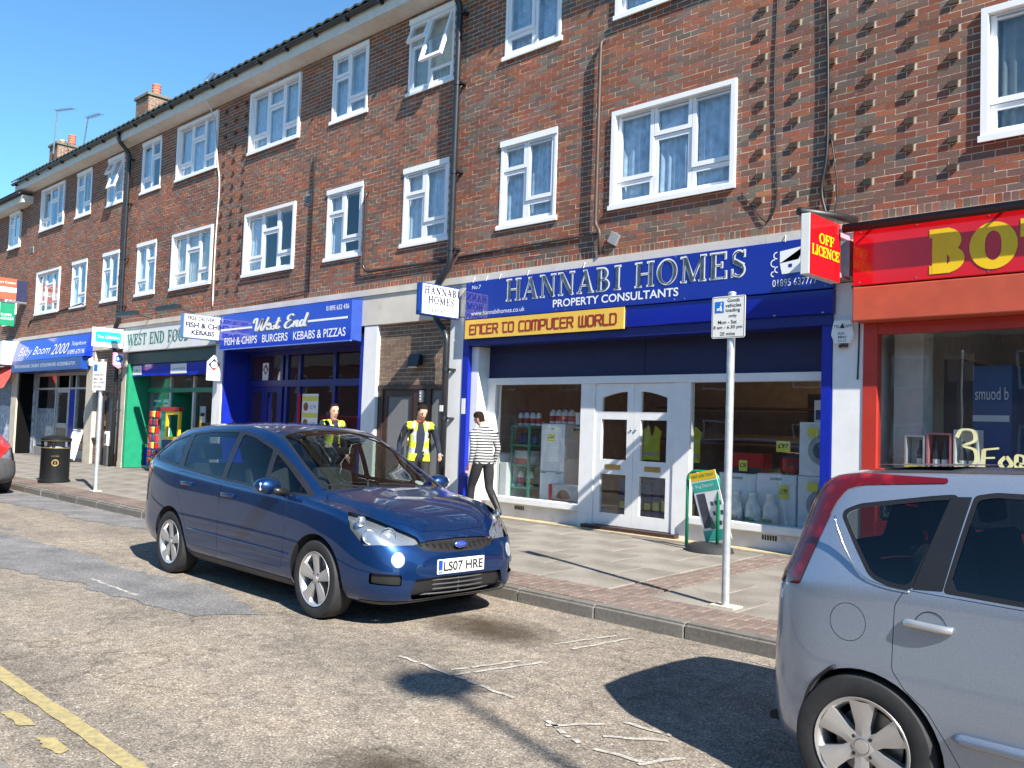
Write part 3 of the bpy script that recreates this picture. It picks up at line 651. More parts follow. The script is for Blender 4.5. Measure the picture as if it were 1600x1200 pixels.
def ring(x0, x1, z0, z1, w, y0, y1, mb=None, wb=None):
    mb = mb or MB(); wb = wb or w
    mb.box(x0, x0+w, y0, y1, z0, z1); mb.box(x1-w, x1, y0, y1, z0, z1)
    mb.box(x0+w, x1-w, y0, y1, z0, z0+wb); mb.box(x0+w, x1-w, y0, y1, z1-w, z1); return mb
def pane(x0, x1, z0, z1, y, parent, m='pane_upper', name='pane'):
    return B(x0, x1, y-0.003, y+0.003, z0, z1).build(name, m, parent)
def light(x0, x1, z0, z1, y, parent, opens, tilt=0.0):
    """one light of a window: sash ring with its pane; opening ones stand proud and carry a trickle vent"""
    w = 0.06
    s = ring(x0+0.004, x1-0.004, z0+0.004, z1-0.004, w, y-0.03 if opens else y-0.012, y+0.02)
    if tilt:
        piv = Vector((0, y-0.03, z1)); mt = Matrix.Translation(piv) @ Matrix.Rotation(-tilt, 4, 'X') @ Matrix.Translation(-piv); s.xf(mt)
    sash = s.build('casement' if opens else 'fixed_light', 'upvc', parent)
    p = B(x0+w, x1-w, y-0.008, y-0.002, z0+w, z1-w)
    if tilt: p.xf(mt)
    p.build('pane', 'pane_upper', parent)
    if opens and not tilt: B(x0+0.06, x1-0.06, y-0.041, y-0.031, z1-0.046, z1-0.03).build('trickle_vent', 'upvc_grey', parent)
def window(x0, x1, z0, z1, big, mirror=False, cur=None, seed=0, tilt=0.0, parent=None):
    parent = parent or bld
    if big:                                     # boxed white surround standing off the brick
        fr = ring(x0-0.03, x1+0.03, z0-0.03, z1+0.03, 0.068, -0.042, 0.30).build('window', 'upvc', parent)
        ix0, ix1, iz0, iz1 = x0+0.038, x1-0.038, z0+0.038, z1-0.038
        B(x0-0.05, x1+0.05, -0.058, -0.0421, z0-0.045, z0+0.02).build('sill', 'sill_white', fr)
    else:
        fr = ring(x0, x1, z0, z1, 0.05, -0.012, 0.30).build('window', 'upvc', parent)
        ix0, ix1, iz0, iz1 = x0+0.05, x1-0.05, z0+0.05, z1-0.05
        MB().add([(x0-0.05, -0.036, z0-0.03), (x1+0.05, -0.036, z0-0.03), (x1+0.05, -0.036, z0+0.015), (x0-0.05, -0.036, z0+0.015), (x0-0.05, -0.0125, z0-0.03), (x1+0.05, -0.0125, z0-0.03), (x1+0.05, -0.0125, z0+0.05), (x0-0.05, -0.0125, z0+0.05)],
                 [(0, 1, 2, 3), (3, 2, 6, 7), (0, 4, 5, 1), (0, 3, 7, 4), (1, 5, 6, 2)]).build('sill', 'sill_white', fr)
        B(x0-0.01, x1+0.01, -0.032, -0.0125, z1-0.04, z1+0.055).build('head_board', 'sill_white', fr)
    y = 0.065 if big else 0.03
    H = iz1-iz0
    if big: cols = [(0, 0.335, 'L'), (0.335, 0.665, 'S'), (0.665, 1, 'L')]
    else: cols = [(0, 0.47, 'S'), (0.47, 1, 'L')] if not mirror else [(0, 0.53, 'L'), (0.53, 1, 'S')]
    for a, b, k in cols:
        cx0, cx1 = ix0+(ix1-ix0)*a, ix0+(ix1-ix0)*b
        if k == 'L':
            zs = iz0+0.25*H; light(cx0, cx1, zs, iz1, y, fr, True, tilt); light(cx0, cx1, iz0, zs, y, fr, False)
        else:
            zs = iz0+0.68*H; light(cx0, cx1, zs, iz1, y, fr, True, tilt*1.3); light(cx0, cx1, iz0, zs, y, fr, False)
    if cur == 'sides':
        curtain(ix0, ix0+(ix1-ix0)*0.32, iz0, iz1, 0.135, MAT['net_white'], fr, seed); curtain(ix1-(ix1-ix0)*0.15, ix1, iz0, iz1, 0.135, MAT['net_white'], fr, seed+1)
    elif cur: curtain(ix0, ix1, iz0, iz1, 0.135, MAT[cur], fr, seed)
    return fr
i = 0
for f, (z0, z1) in enumerate(FLOORS):
    for x0, x1 in BIGX:
        cur = 'net_blue' if (x0 == -7.76) else ('curtain_grey' if x0 == -2.92 else ['net_white', 'sides', 'net_cream', None, 'net_white', 'curtain_grey', 'sides'][(i*3) % 7])
        window(x0, x1, z0, z1, True, cur=cur, seed=i); i += 1
    for x0, x1 in SMX:
        mir = (x0 < -22 and x0 > -25) or (f == 1 and x0 == -10.03)
        cur = 'net_blue' if x0 == -10.03 else ['sides', 'net_white', 'net_cream', 'sides', None, 'net_white'][(i*5+1) % 6]
        tl_ = R(17) if (f == 1 and x0 in (-12.48, -26.02)) else 0.0
        window(x0, x1, z0, z1, False, mir, cur=cur, seed=30+i, tilt=tl_); i += 1

# ------------------------------------------------------------------ pipes and cables on the brickwork
mat('pipe_black', (0.018, 0.019, 0.022), 0.35, var=0.2); mat('pipe_brown', (0.07, 0.04, 0.028), 0.5); mat('cable_black', (0.012, 0.012, 0.012), 0.5); mat('cable_white', (0.6, 0.58, 0.54), 0.6); mat('bracket_grey', (0.3, 0.3, 0.3), 0.5)
def smooth_path(pts, n=6):
    """rounded corners by Catmull-Rom"""
    P = [Vector(p) for p in pts]; P = [P[0]]+P+[P[-1]]; out = []
    for i in range(1, len(P)-2):
        for k in range(n):
            t = k/n; a, b, c, d = P[i-1], P[i], P[i+1], P[i+2]
            out.append(0.5*((2*b)+(-a+c)*t+(2*a-5*b+4*c-d)*t*t+(-a+3*b-3*c+d)*t**3))
    out.append(P[-2]); return out
def bend(pts, r=0.12, n=5):
    """poly-line with filleted corners"""
    P = [Vector(p) for p in pts]; out = [P[0]]
    for a, b, c in zip(P, P[1:], P[2:]):
        u, v = (a-b), (c-b); ru = min(r, u.length*0.45); rv = min(r, v.length*0.45); p0, p1 = b+u.normalized()*ru, b+v.normalized()*rv
        for k in range(n+1):
            t = k/n; out.append((1-t)**2*p0+2*t*(1-t)*b+t*t*p1)
    out.append(P[-1]); return out
def downpipe(x, xj, zlow, label, name='downpipe'):
    d = thing(name, label, 'drainpipe', (x, -0.1, 0.25))
    MB().tube(bend([(x-0.05, -0.43, 9.22), (x-0.05, -0.40, 9.02), (x, -0.11, 8.72), (x, -0.11, 4.30), (xj, -0.13, 3.98), (xj, -0.13, 3.42), (x+0.02, -0.14, 3.12), (x+0.02, -0.14, zlow)], 0.14), 0.054, 14).build('pipe', 'pipe_black', d, smooth=True)
    for z in (8.55, 7.35, 5.85, 4.55, 2.55, 1.75):
        yy = -0.11 if z > 4.3 else -0.14; xc = x if z > 4.3 else x+0.02
        MB().tube([(xc, yy, z-0.03), (xc, yy, z+0.03)], 0.064, 14).build('collar', 'pipe_black', d, smooth=True, angle=0.9)
        B(xc+0.04, xc+0.12, yy-0.012, 0.0, z-0.018, z+0.018).build('wall_bracket', 'pipe_black', d)
    return d
downpipe(-11.04, -11.35, 0.27, 'black drainpipe running from the gutter down beside the brown doorway')
downpipe(-24.34, -24.62, 0.27, 'black drainpipe left of the green-framed food shop')
def cable(pts, r, m, label, cat, name, clip=0, smooth=True):
    t = thing(name, label, cat, pts[0])
    MB().tube(smooth_path(pts) if smooth else bend(pts, 0.05), r, 7).build('run', m, t, smooth=True)
    return t
cable([(-4.62, -0.03, 9.0), (-4.64, -0.03, 7.2), (-4.61, -0.03, 6.0), (-4.60, -0.035, 5.0), (-4.66, -0.03, 4.5), (-4.55, -0.05, 4.12)], 0.019, 'cable_black', 'thick black cable bundle running down the brick above the red projecting sign', 'cable', 'cable_bundle')
cable([(-4.57, -0.02, 5.2), (-4.52, -0.03, 4.9), (-4.47, -0.03, 4.5), (-4.50, -0.05, 4.15)], 0.009, 'cable_black', 'short loose black cable beside the thick bundle above the red sign', 'cable', 'loose_cable')
cable([(-5.28, -0.012, 9.0), (-5.27, -0.012, 7.5), (-5.30, -0.012, 6.0), (-5.26, -0.014, 5.2), (-5.24, -0.014, 4.5), (-5.36, -0.02, 4.25), (-5.55, -0.014, 4.45), (-5.72, -0.012, 4.66)], 0.008, 'cable_black', 'thin black cable hanging in a loop right of the big blue-curtained window', 'cable', 'looped_cable')
cable([(-19.35, -0.30, 9.25), (-19.42, -0.42, 9.42), (-19.60, -0.36, 9.2), (-19.60, -0.1, 8.6), (-19.48, -0.02, 7.6), (-19.35, -0.012, 7.0), (-19.40, -0.012, 5.6), (-19.38, -0.012, 4.2)], 0.016, 'cable_white', 'white cable looping over the gutter and down the brick between window columns', 'cable', 'white_cable')
def pipe(pts, r, m, label, name): 
    t = thing(name, label, 'pipe', pts[0]); MB().tube(bend(pts, 0.06), r, 10).build('run', m, t, smooth=True)
    for p in pts[1:-1]:
        pass
    return t
pipe([(-8.0, -0.02, 7.25), (-8.0, -0.075, 7.2), (-8.0, -0.075, 4.56), (-7.92, -0.075, 4.45), (-7.92, -0.06, 4.12)], 0.028, 'pipe_brown', 'brown waste pipe on the brick between the blue-curtained windows', 'waste_pipe')
pipe([(-10.95, -0.02, 4.42), (-7.95, -0.02, 4.44)], 0.016, 'pipe_black', 'thin black pipe running level under the windows above the blue shop sign', 'level_pipe')
pipe([(-13.52, -0.02, 5.92), (-13.52, -0.075, 5.88), (-13.52, -0.075, 4.52), (-13.45, -0.04, 4.42), (-11.1, -0.03, 4.40)], 0.024, 'pipe_black', 'black waste pipe between two small windows that turns level above the shops', 'waste_pipe')
pipe([(-15.35, -0.02, 7.0), (-15.35, -0.045, 6.96), (-15.35, -0.045, 4.2)], 0.016, 'pipe_black', 'thin black pipe on the brick right of a large white window', 'thin_pipe')
pipe([(-15.33, -0.018, 4.24), (-18.0, -0.018, 4.12)], 0.009, 'pipe_black', 'slack black cable run along the brick above the fish and chip shop', 'level_cable')
pipe([(-32.0, -0.02, 4.42), (-31.8, -0.02, 4.62), (-27.4, -0.02, 4.86), (-27.1, -0.02, 4.75)], 0.018, 'cable_black', 'black cable drawn across the brick above the baby shop sign', 'level_cable')
for x, z in ((-15.55, 6.02), (-32.1, 6.9)):
    v = thing('air_brick', 'small %s vent grille let into the brick %s' % (('pale', 'between large and small windows') if x > -20 else ('dark', 'near the left end of the terrace')), 'vent', (x, 0, z))
    B(x-0.11, x+0.11, -0.015, 0.005, z, z+0.2).build('frame', 'bracket_grey', v)
    for k in range(5): B(x-0.09, x+0.09, -0.022, -0.0151, z+0.025+k*0.032, z+0.04+k*0.032).build('slat', 'pipe_black', v)
jb = thing('junction_box', 'grey diamond junction plate on the brick above the blue shop sign', 'junction box', (-7.72, -0.03, 4.2))
MB().prism([(0, -0.11), (0.11, 0), (0, 0.11), (-0.11, 0)], (-7.70, -0.045, 4.33), (0.96, 0, 0.28), (-0.28, 0, 0.96), 0.04).build('plate', 'bracket_grey', jb)

# ------------------------------------------------------------------ chimneys and aerials
mat('terracotta', (0.42, 0.14, 0.085), 0.8, var=0.15); mat('pot_buff', (0.5, 0.33, 0.22), 0.8); mat('metal_grey', (0.35, 0.36, 0.38), 0.4, metal=0.8)
def box_bricks(x0, x1, y0, y1, z0, z1, parent, seed):
    """brick chimney stack: front and right-hand faces laid in courses"""
    B(x0+0.004, x1-0.004, y0+0.004, y1-0.004, z0, z1).build('core', 'mortar', parent)
    bs = courses(x0, x1, z0, z1, [], z0)
    fr = bricks_mesh('bricks', bs, parent, y=y0, depth=0.01, seed=seed, tones=BTONES); fr['kind'] = 'stuff'
    bs2 = courses(y0, y1, z0, z1, [], z0); sd = bricks_mesh('bricks', bs2, None, y=0, depth=0.01, seed=seed+1, tones=BTONES); sd['kind'] = 'stuff'
    me = sd.data; L = root_loc(parent)
    for v in me.vertices: x, y, z = v.co; v.co = (x1-y-L.x, x-L.y, z-L.z)
    sd.parent = parent
mat('chimney_cap', (0.16, 0.15, 0.12), 0.9, var=0.2)
def chimney(x0, x1, y0, y1, z0, z1, pots, label, seed):
    c = thing('chimney', label, 'chimney', ((x0+x1)/2, (y0+y1)/2, z0))
    box_bricks(x0, x1, y0, y1, z0, z1-0.09, c, seed)
    B(x0-0.06, x1+0.06, y0-0.06, y1+0.06, z1-0.09, z1).build('cap', 'chimney_cap', c)
    for px, py, h, m in pots:
        pr = [(0.11, 0), (0.13, 0.05)]
        k = 0.07
        while k < h: pr += [(0.135, k), (0.15, k+0.02), (0.15, k+0.05), (0.135, k+0.07)]; k += 0.1
        pr += [(0.12, h), (0.0, h)]
        MB().lathe(pr, (px, py, z1), 18).build('pot', m, c, smooth=True, angle=0.7)
    return c
chimney(-30.55, -29.55, 2.5, 3.2, 10.6, 12.48, [(-29.9, 2.9, 0.42, 'terracotta')], 'brick chimney with one red banded pot above the terrace roof', 71)
chimney(-38.9, -38.0, 2.5, 3.45, 10.2, 12.5, [(-38.2, 3.1, 0.42, 'terracotta'), (-38.55, 2.85, 0.12, 'pot_buff'), (-38.2, 2.75, 0.12, 'pot_buff')], 'brick chimney with aerials on the lower roof at far left', 73)
def aerial(b, t, arm, label):
    a = thing('television_aerial', label, 'aerial', b); b, t = Vector(b), Vector(t); arm = Vector(arm)
    MB().tube([b, t], 0.028, 6).build('mast', 'metal_grey', a)
    MB().tube([t-(arm-t)*0.12, arm], 0.018, 5).build('boom', 'metal_grey', a)
    d = (arm-t).normalized(); s = d.cross(Vector((0, 0, 1))).normalized()
    for k in range(9):
        p = t.lerp(arm, k/8); MB().tube([p-s*0.14, p+s*0.14], 0.008, 4).build('element', 'metal_grey', a)
aerial((-38.15, 2.4, 12.0), (-37.95, 2.4, 13.72), (-36.5, 2.5, 13.5), 'tall television aerial fixed to the far left chimney')
aerial((-35.6, 2.5, 10.4), (-34.9, 2.5, 12.78), (-33.7, 2.5, 12.66), 'leaning television aerial right of the far left chimney')
aerial((-24.6, 2.0, 10.8), (-24.3, 2.0, 11.35), (-23.9, 2.0, 11.5), 'small tilted aerial showing just above the roof tiles')

# ------------------------------------------------------------------ the lower building at far left
lb = thing('end_building', 'lower brick block continuing the row at the far left', 'building', (-40, 0, 0.24))
LX0, LX1 = -52.0, -32.82
lh = [(-34.66, -33.55, 7.28, 8.5), (-34.66, -33.55, 4.6, 5.82), (-37.2, -36.1, 7.28, 8.5), (-37.2, -36.1, 4.6, 5.82), (-42, -40, 7.28, 8.5)]
lw = wall_backing('brick_wall', LX0, LX1, 4.08, 8.7, lh, 0.0545, 'mortar', lb)
bricks_mesh('bricks', courses(LX0, LX1, 4.08, 8.62, lh, 4.08), lw, y=0.052, seed=8)['kind'] = 'stuff'
for h in lh:
    w_ = window(h[0], h[1], h[2], h[3], h[1]-h[0] > 1.5, cur='net_white', seed=int(-h[0]*10), parent=lb)
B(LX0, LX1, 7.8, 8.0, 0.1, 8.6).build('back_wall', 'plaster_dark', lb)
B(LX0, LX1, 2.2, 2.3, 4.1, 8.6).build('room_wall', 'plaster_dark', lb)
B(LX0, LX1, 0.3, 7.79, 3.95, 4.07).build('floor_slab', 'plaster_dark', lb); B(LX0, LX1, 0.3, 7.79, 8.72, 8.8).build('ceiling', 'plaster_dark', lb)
B(LX0, LX1, 0.02, 0.3, 3.42, 4.08).build('concrete_lintel', 'concrete_band', lb)
B(LX0, -32.3, -0.34, 0.05, 8.58, 8.82).build('boxed_eaves', 'soffit_paint', lb)
MB().tube([(LX0, -0.42, 8.86), (-32.35, -0.42, 8.86)], 0.06, 10).build('gutter', 'gutter_black', lb, smooth=True)
t2 = MB()
for j in range(12):
    d0, d1 = j*0.4, (j+1)*0.4+0.05
    t2.quad((LX0, -0.46+d0*0.84, 8.93+d0*0.545+0.03), (-32.3, -0.46+d0*0.84, 8.93+d0*0.545+0.03), (-32.3, -0.46+d1*0.84, 8.93+d1*0.545), (LX0, -0.46+d1*0.84, 8.93+d1*0.545))
t2.build('tiled_roof', 'tile', lb)
# ================================================================== SHOPFRONTS
glass('shop_glass', (0.95, 0.97, 0.97), grime=0.008); glass('frosted', (0.35, 0.42, 0.40), rough=0.25, grime=0.35)
mat('blue_sign', (0.006, 0.018, 0.27), 0.07, var=0.06, scale=2); mat('blue_frame', (0.006, 0.012, 0.15), 0.4, var=0.1); mat('blue_pilaster', (0.006, 0.02, 0.33), 0.35, var=0.08)
mat('navy_board', (0.008, 0.012, 0.06), 0.6, var=0.15, scale=3, dirt=((0.05, 0.055, 0.1), 7, 0.62)); mat('blue_west', (0.008, 0.035, 0.46), 0.09, var=0.05); mat('blue_west_edge', (0.12, 0.22, 0.5), 0.3); mat('blue_end', (0.02, 0.06, 0.30), 0.4)
mat('yellow_sign', (0.80, 0.50, 0.075), 0.4, var=0.05, dirt=((0.62, 0.42, 0.12), 4, 0.62)); mat('letter_red', (0.30, 0.02, 0.012), 0.5); mat('letter_white', (0.82, 0.82, 0.82), 0.4, var=0.03)
mat('letter_chrome', (0.16, 0.16, 0.16), 0.25, metal=0.8, var=0.5, scale=8); mat('red_sign', (0.60, 0.007, 0.012), 0.1, var=0.05); mat('letter_yellow', (0.85, 0.55, 0.01), 0.4, var=0.03)
mat('red_shutter', (0.50, 0.085, 0.04), 0.5, var=0.1, dirt=((0.42, 0.1, 0.06), 4, 0.6)); mat('red_frame', (0.46, 0.035, 0.02), 0.4, var=0.08); mat('black_plastic', (0.014, 0.014, 0.015), 0.45)
mat('sign_white', (0.82, 0.82, 0.80), 0.35, var=0.02); mat('sign_blue_box', (0.01, 0.05, 0.26), 0.35); mat('letter_navy', (0.015, 0.02, 0.06), 0.5); mat('letter_black', (0.02, 0.02, 0.02), 0.5)
mat('green_shop', (0.012, 0.24, 0.12), 0.4, var=0.1); mat('green_dark', (0.02, 0.055, 0.045), 0.5); mat('cream_sign', (0.72, 0.72, 0.68), 0.4, var=0.05, dirt=((0.5, 0.48, 0.42), 4, 0.64)); mat('letter_green', (0.02, 0.17, 0.13), 0.5)
mat('stone_pilaster', (0.52, 0.46, 0.36), 0.85, var=0.15, scale=5, dirt=((0.3, 0.25, 0.19), 6, 0.6), bump=0.2); mat('door_brown', (0.05, 0.026, 0.018), 0.45, var=0.25, scale=12); mat('threshold', (0.42, 0.34, 0.21), 0.85, var=0.2, scale=6, dirt=((0.22, 0.18, 0.12), 8, 0.6))
mat('interior_warm', (0.42, 0.32, 0.23), 0.9, var=0.15); mat('interior_pale', (0.66, 0.63, 0.57), 0.9, var=0.1); mat('interior_red', (0.18, 0.025, 0.025), 0.8); mat('floor_vinyl', (0.38, 0.35, 0.31), 0.5)
mat('brass', (0.55, 0.38, 0.12), 0.3, metal=0.9); mat('dark_gap', (0.01, 0.01, 0.012), 0.7); mat('riser_white', (0.66, 0.66, 0.67), 0.6, var=0.12, scale=4, dirt=((0.33, 0.33, 0.36), 3.5, 0.56))
FY = 0.24                                             # pavement at the shops
def room(parent, x0, x1, wall_m, y0=0.75, y1=5.0, floor_z=0.30, side=True):
    B(x0, x1, y1, y1+0.1, floor_z, 3.5).build('rear_wall', wall_m, parent)
    B(x0, x1, y0, y1, 3.44, 3.50).build('ceiling', 'interior_pale', parent)
    B(x0, x1, 0.45, y1, floor_z-0.08, floor_z).build('floor', 'floor_vinyl', parent)
    B(x0, x0+0.06, y0-0.3, y1, floor_z, 3.43).build('side_wall', wall_m, parent); B(x1-0.06, x1, y0-0.3, y1, floor_z, 3.43).build('side_wall', wall_m, parent)

# ---- party pilasters on the pavement line (each its own thing)
def pilaster(x0, x1, m, label, z1=3.41, y0=-0.02, y1=0.7, extra=None):
    p = thing('pilaster', label, 'pilaster', ((x0+x1)/2, 0, FY))
    MB().bbox(x0, x1, y0, y1, FY-0.05, z1, 0.012).build('shaft', m, p)
    B(x0-0.006, x1+0.006, y0-0.008, y1-0.02, FY-0.05, FY+0.13).build('plinth', m, p); return p
pilaster(-4.50, -4.14, 'white_paint', 'white painted pilaster between the blue shopfront and the red off licence')
pilaster(-11.08, -10.74, 'white_paint', 'white pilaster behind the black drainpipe left of the blue shopfront')
pilaster(-13.46, -13.05, 'white_paint', 'white pilaster between the fish and chip shop and the brown doorway')
pilaster(-19.10, -18.76, 'white_paint', 'white pilaster between the food shop and the fish and chip shop')
pilaster(-24.26, -23.98, 'stone_pilaster', 'pale stone pilaster at the left edge of the green food shop')
pilaster(-26.72, -26.16, 'stone_pilaster', 'pale stone pilaster at the right edge of the baby shop')
pilaster(-33.3, -32.75, 'stone_pilaster', 'pale stone pilaster at the left edge of the baby shop')

# ---- Hannabi Homes: blue shopfront with white joinery
hs = thing('estate_agent_shopfront', 'white-framed glazed shopfront with double doors beneath the wide blue sign', 'shopfront', (-7.6, 0.3, FY))
YW = 0.30
B(-10.735, -10.60, -0.03, 0.28, FY-0.03, 3.04).build('blue_post', 'blue_pilaster', hs); B(-4.625, -4.505, -0.03, 0.28, FY-0.03, 3.04).build('blue_post', 'blue_pilaster', hs)
B(-10.60, -10.44, 0.05, 0.60, FY-0.03, 2.92).build('reveal', 'white_paint', hs)
B(-10.44, -4.63, YW, YW+0.04, 2.425, 3.10).build('navy_fascia', 'navy_board', hs)
B(-7.35, -7.34, YW-0.004, YW-0.0005, 2.43, 3.0).build('board_joint', 'dark_gap', hs)
B(-10.44, -4.63, YW-0.05, YW+0.08, 2.315, 2.42).build('head_rail', 'white_paint', hs)
B(-10.44, -10.25, YW-0.03, YW+0.07, 0.55, 2.314).build('stile', 'white_paint', hs); B(-8.455, -8.19, YW-0.03, YW+0.07, FY-0.02, 2.314).build('stile', 'white_paint', hs); B(-6.825, -6.57, YW-0.03, YW+0.07, FY-0.02, 2.314).build('stile', 'white_paint', hs)
B(-4.72, -4.63, YW-0.03, YW+0.07, 0.55, 2.314).build('stile', 'white_paint', hs)
for a, b in ((-10.44, -8.456), (-6.569, -4.63)):
    MB().bbox(a, b, YW-0.09, YW+0.10, 0.45, 0.549, 0.012).build('sill', 'white_paint', hs); B(a, b, YW-0.01, YW+0.09, FY-0.03, 0.449).build('stall_riser', 'riser_white', hs)
for a in (-9.75, -5.5): 
    for k in range(6): B(a+k*0.035, a+0.02+k*0.035, YW-0.016, YW-0.0105, 0.36, 0.42).build('vent_slot', 'dark_gap', hs)
pane(-10.25, -8.455, 0.55, 2.314, YW+0.02, hs, 'shop_glass', 'display_pane'); pane(-6.57, -4.72, 0.55, 2.314, YW+0.02, hs, 'shop_glass', 'display_pane')
B(-10.58, -4.6, 0.05, 0.31, FY-0.06, FY-0.0).build('threshold', 'threshold', hs); B(-8.3, -6.7, 0.16, 0.28, FY+0.002, FY+0.05).build('door_step', 'door_brown', hs)
for x0, x1, hl in ((-8.185, -7.50, True), (-7.495, -6.83, False)):
    z0, z1 = FY+0.06, 2.31; st = 0.115
    mb = MB(); yA, yB = YW-0.015, YW+0.035
    mb.box(x0, x0+st, yA, yB, z0, z1); mb.box(x1-st, x1, yA, yB, z0, z1)
    lv = [(z0, z0+0.17), (z0+0.72, z0+0.93), (z0+1.50, z0+1.61)]
    for a, b in lv: mb.box(x0+st, x1-st, yA, yB, a, b)
    # arched head rail
    n = 10; xa, xb = x0+st, x1-st; pts = []
    for k in range(n+1):
        t = k/n; x = xa+(xb-xa)*t; s = (t if hl else 1-t); pts.append((x, z1-0.20+0.085*math.sin(s*PI/2)))
    poly = [(xa, z1), (xb, z1)]+[p for p in reversed(pts)]
    mb.prism([(p[0], p[1]) for p in poly][::-1], (0, yA, 0), UX, UZ, yB-yA)
    dr = mb.build('door', 'white_paint', hs)
    for a, b in ((z0+0.17, z0+0.72), (z0+0.93, z0+1.50), (z0+1.61, z1-0.10)): pane(x0+st, x1-st, a, b, YW+0.012, dr, 'shop_glass')
    xm = (x0+x1)/2; B(xm-0.13, xm+0.13, yA-0.008, yA-0.0005, z0+0.79, z0+0.86).build('letter_plate', 'brass', dr)
    MB().lathe([(0.0, 0), (0.016, 0.004), (0.018, 0.012), (0.006, 0.02)], (x1-0.03 if hl else x0+0.04, yA-0.02, z0+1.36), 10, 'Y').build('lock', 'metal_grey', dr, smooth=True)
room(hs, -10.75, -4.35, 'interior_warm')
B(-10.44, -8.4, 0.36, 1.15, 0.30, 0.50).build('display_floor', 'interior_pale', hs); B(-6.6, -4.62, 0.36, 1.25, 0.30, 0.50).build('display_floor', 'interior_pale', hs)

sg = thing('blue_shop_sign', 'wide blue shop fascia sign reading HANNABI HOMES in chrome serif letters', 'shop sign', (-7.55, -0.12, 3.35))
SY = -0.12
MB().bbox(-10.62, -4.47, SY, -0.031, 3.345, 3.955, 0.006).build('board', 'blue_sign', sg)
for wd1, x_, w_ in (('HANNABI', -9.70, 2.24), ('HOMES', -7.25, 1.70)):
    serif(MB(), wd1, (x_, SY, 3.58), UX, UZ, w_, 0.335, 0.004, fat=0.045, track=0.07).build('letter_outline', 'letter_white', sg)
    serif(MB(), wd1, (x_+0.02, SY, 3.585), UX, UZ, w_-0.03, 0.32, 0.010, fat=-0.02, track=0.085).build('letter_face', 'letter_chrome', sg)
for x_ in (-8.58, -6.53): B(x_, x_+0.004, SY-0.0012, SY-0.0002, 3.35, 3.95).build('panel_joint', 'blue_frame', sg)
for x_ in (-10.55, -8.66, -8.48, -6.6, -6.45, -4.55):
    for z_ in (3.375, 3.93): MB().lathe([(0.0, -0.004), (0.008, -0.003), (0.009, 0.0)], (x_, SY, z_), 8, 'Y').build('screw', 'metal_grey', sg)
text(MB(), 'PROPERTY CONSULTANTS', (-8.72, SY, 3.415), UX, UZ, 2.18, 0.115, bold=0.018).build('lettering', 'letter_white', sg)
text(MB(), 'No.7', (-10.47, SY, 3.83), UX, UZ, 0.2, 0.06).build('lettering', 'letter_white', sg)
text(MB(), 'www.hannabihomes.co.uk', (-10.47, SY, 3.405), UX, UZ, 1.18, 0.07).build('lettering', 'letter_white', sg)
text(MB(), '01895 637777', (-5.21, SY, 3.415), UX, UZ, 0.56, 0.085).build('lettering', 'letter_white', sg)
# house emblem: roof, walls, two windows and a scalloped outline of bushes
em = MB(); eo = (0, SY-0.003, 0)
em.add([(-5.12, SY-0.003, 3.70), (-4.90, SY-0.003, 3.73), (-4.82, SY-0.003, 3.87), (-5.12, SY-0.003, 3.835)], [(0, 1, 2, 3)])
em.add([(-5.12, SY-0.003, 3.69), (-4.885, SY-0.003, 3.72), (-4.79, SY-0.003, 3.885), (-4.60, SY-0.003, 3.70), (-4.60, SY-0.003, 3.575), (-5.09, SY-0.003, 3.56)], [(0, 1, 2), (0, 2, 3, 4, 5)])
em.build('house_emblem', 'letter_white', sg)
for xw in (-4.985, -4.84): B(xw-0.022, xw+0.022, SY-0.0055, SY-0.0035, 3.635, 3.675).build('emblem_window', 'blue_sign', sg)
bu = MB()
for cx, cz, r in ((-5.16, 3.79, 0.045), (-5.19, 3.70, 0.05), (-5.15, 3.62, 0.04), (-5.20, 3.57, 0.035)):
    n = 14; o = [(cx+(r)*math.cos(t), cz+r*math.sin(t)) for t in [R(80+200*k/n) for k in range(n+1)]]; i_ = [(cx+(r-0.014)*math.cos(t), cz+(r-0.014)*math.sin(t)) for t in [R(80+200*k/n) for k in range(n+1)]]
    for k in range(n): bu.quad((i_[k][0], SY-0.004, i_[k][1]), (i_[k+1][0], SY-0.004, i_[k+1][1]), (o[k+1][0], SY-0.004, o[k+1][1]), (o[k][0], SY-0.004, o[k][1]))
bu.build('emblem_bushes', 'letter_white', sg)
for x in (-10.5, -10.2, -9.9, -9.3, -8.2, -5.1): MB().tube([(x, -0.035, 4.06), (x+0.05, SY-0.01, 3.94)], 0.006, 5).build('stay_wire', 'cable_white', sg)
sb = thing('shutter_housing', 'blue roller shutter housing under the HANNABI HOMES sign', 'shutter box', (-7.6, -0.1, 2.95))
MB().bbox(-10.62, -4.47, -0.10, 0.28, 3.055, 3.34, 0.01).build('housing', 'blue_sign', sb); B(-10.60, -4.49, -0.06, 0.26, 2.93, 3.054).build('bottom_bar', 'blue_frame', sb)
for x in (-9.6, -5.2, -4.6): B(x, x+0.03, -0.108, -0.101, 3.065, 3.08).build('rivet', 'metal_grey', sb)
ys = thing('yellow_banner', 'yellow banner with red squared letters reading ENTER TO COMPUTER WORLD', 'banner', (-9.0, -0.13, 3.03))
B(-10.605, -7.41, -0.125, -0.1005, 3.035, 3.335).build('panel', 'yellow_sign', ys)
p, w_ = sq2d('ENTER TO COMPUTER WORLD'); polys_place(MB(), p, w_, (-10.50, -0.125, 3.105), UX, UZ, 2.98, 0.145, 0.003).build('lettering', 'letter_red', ys)

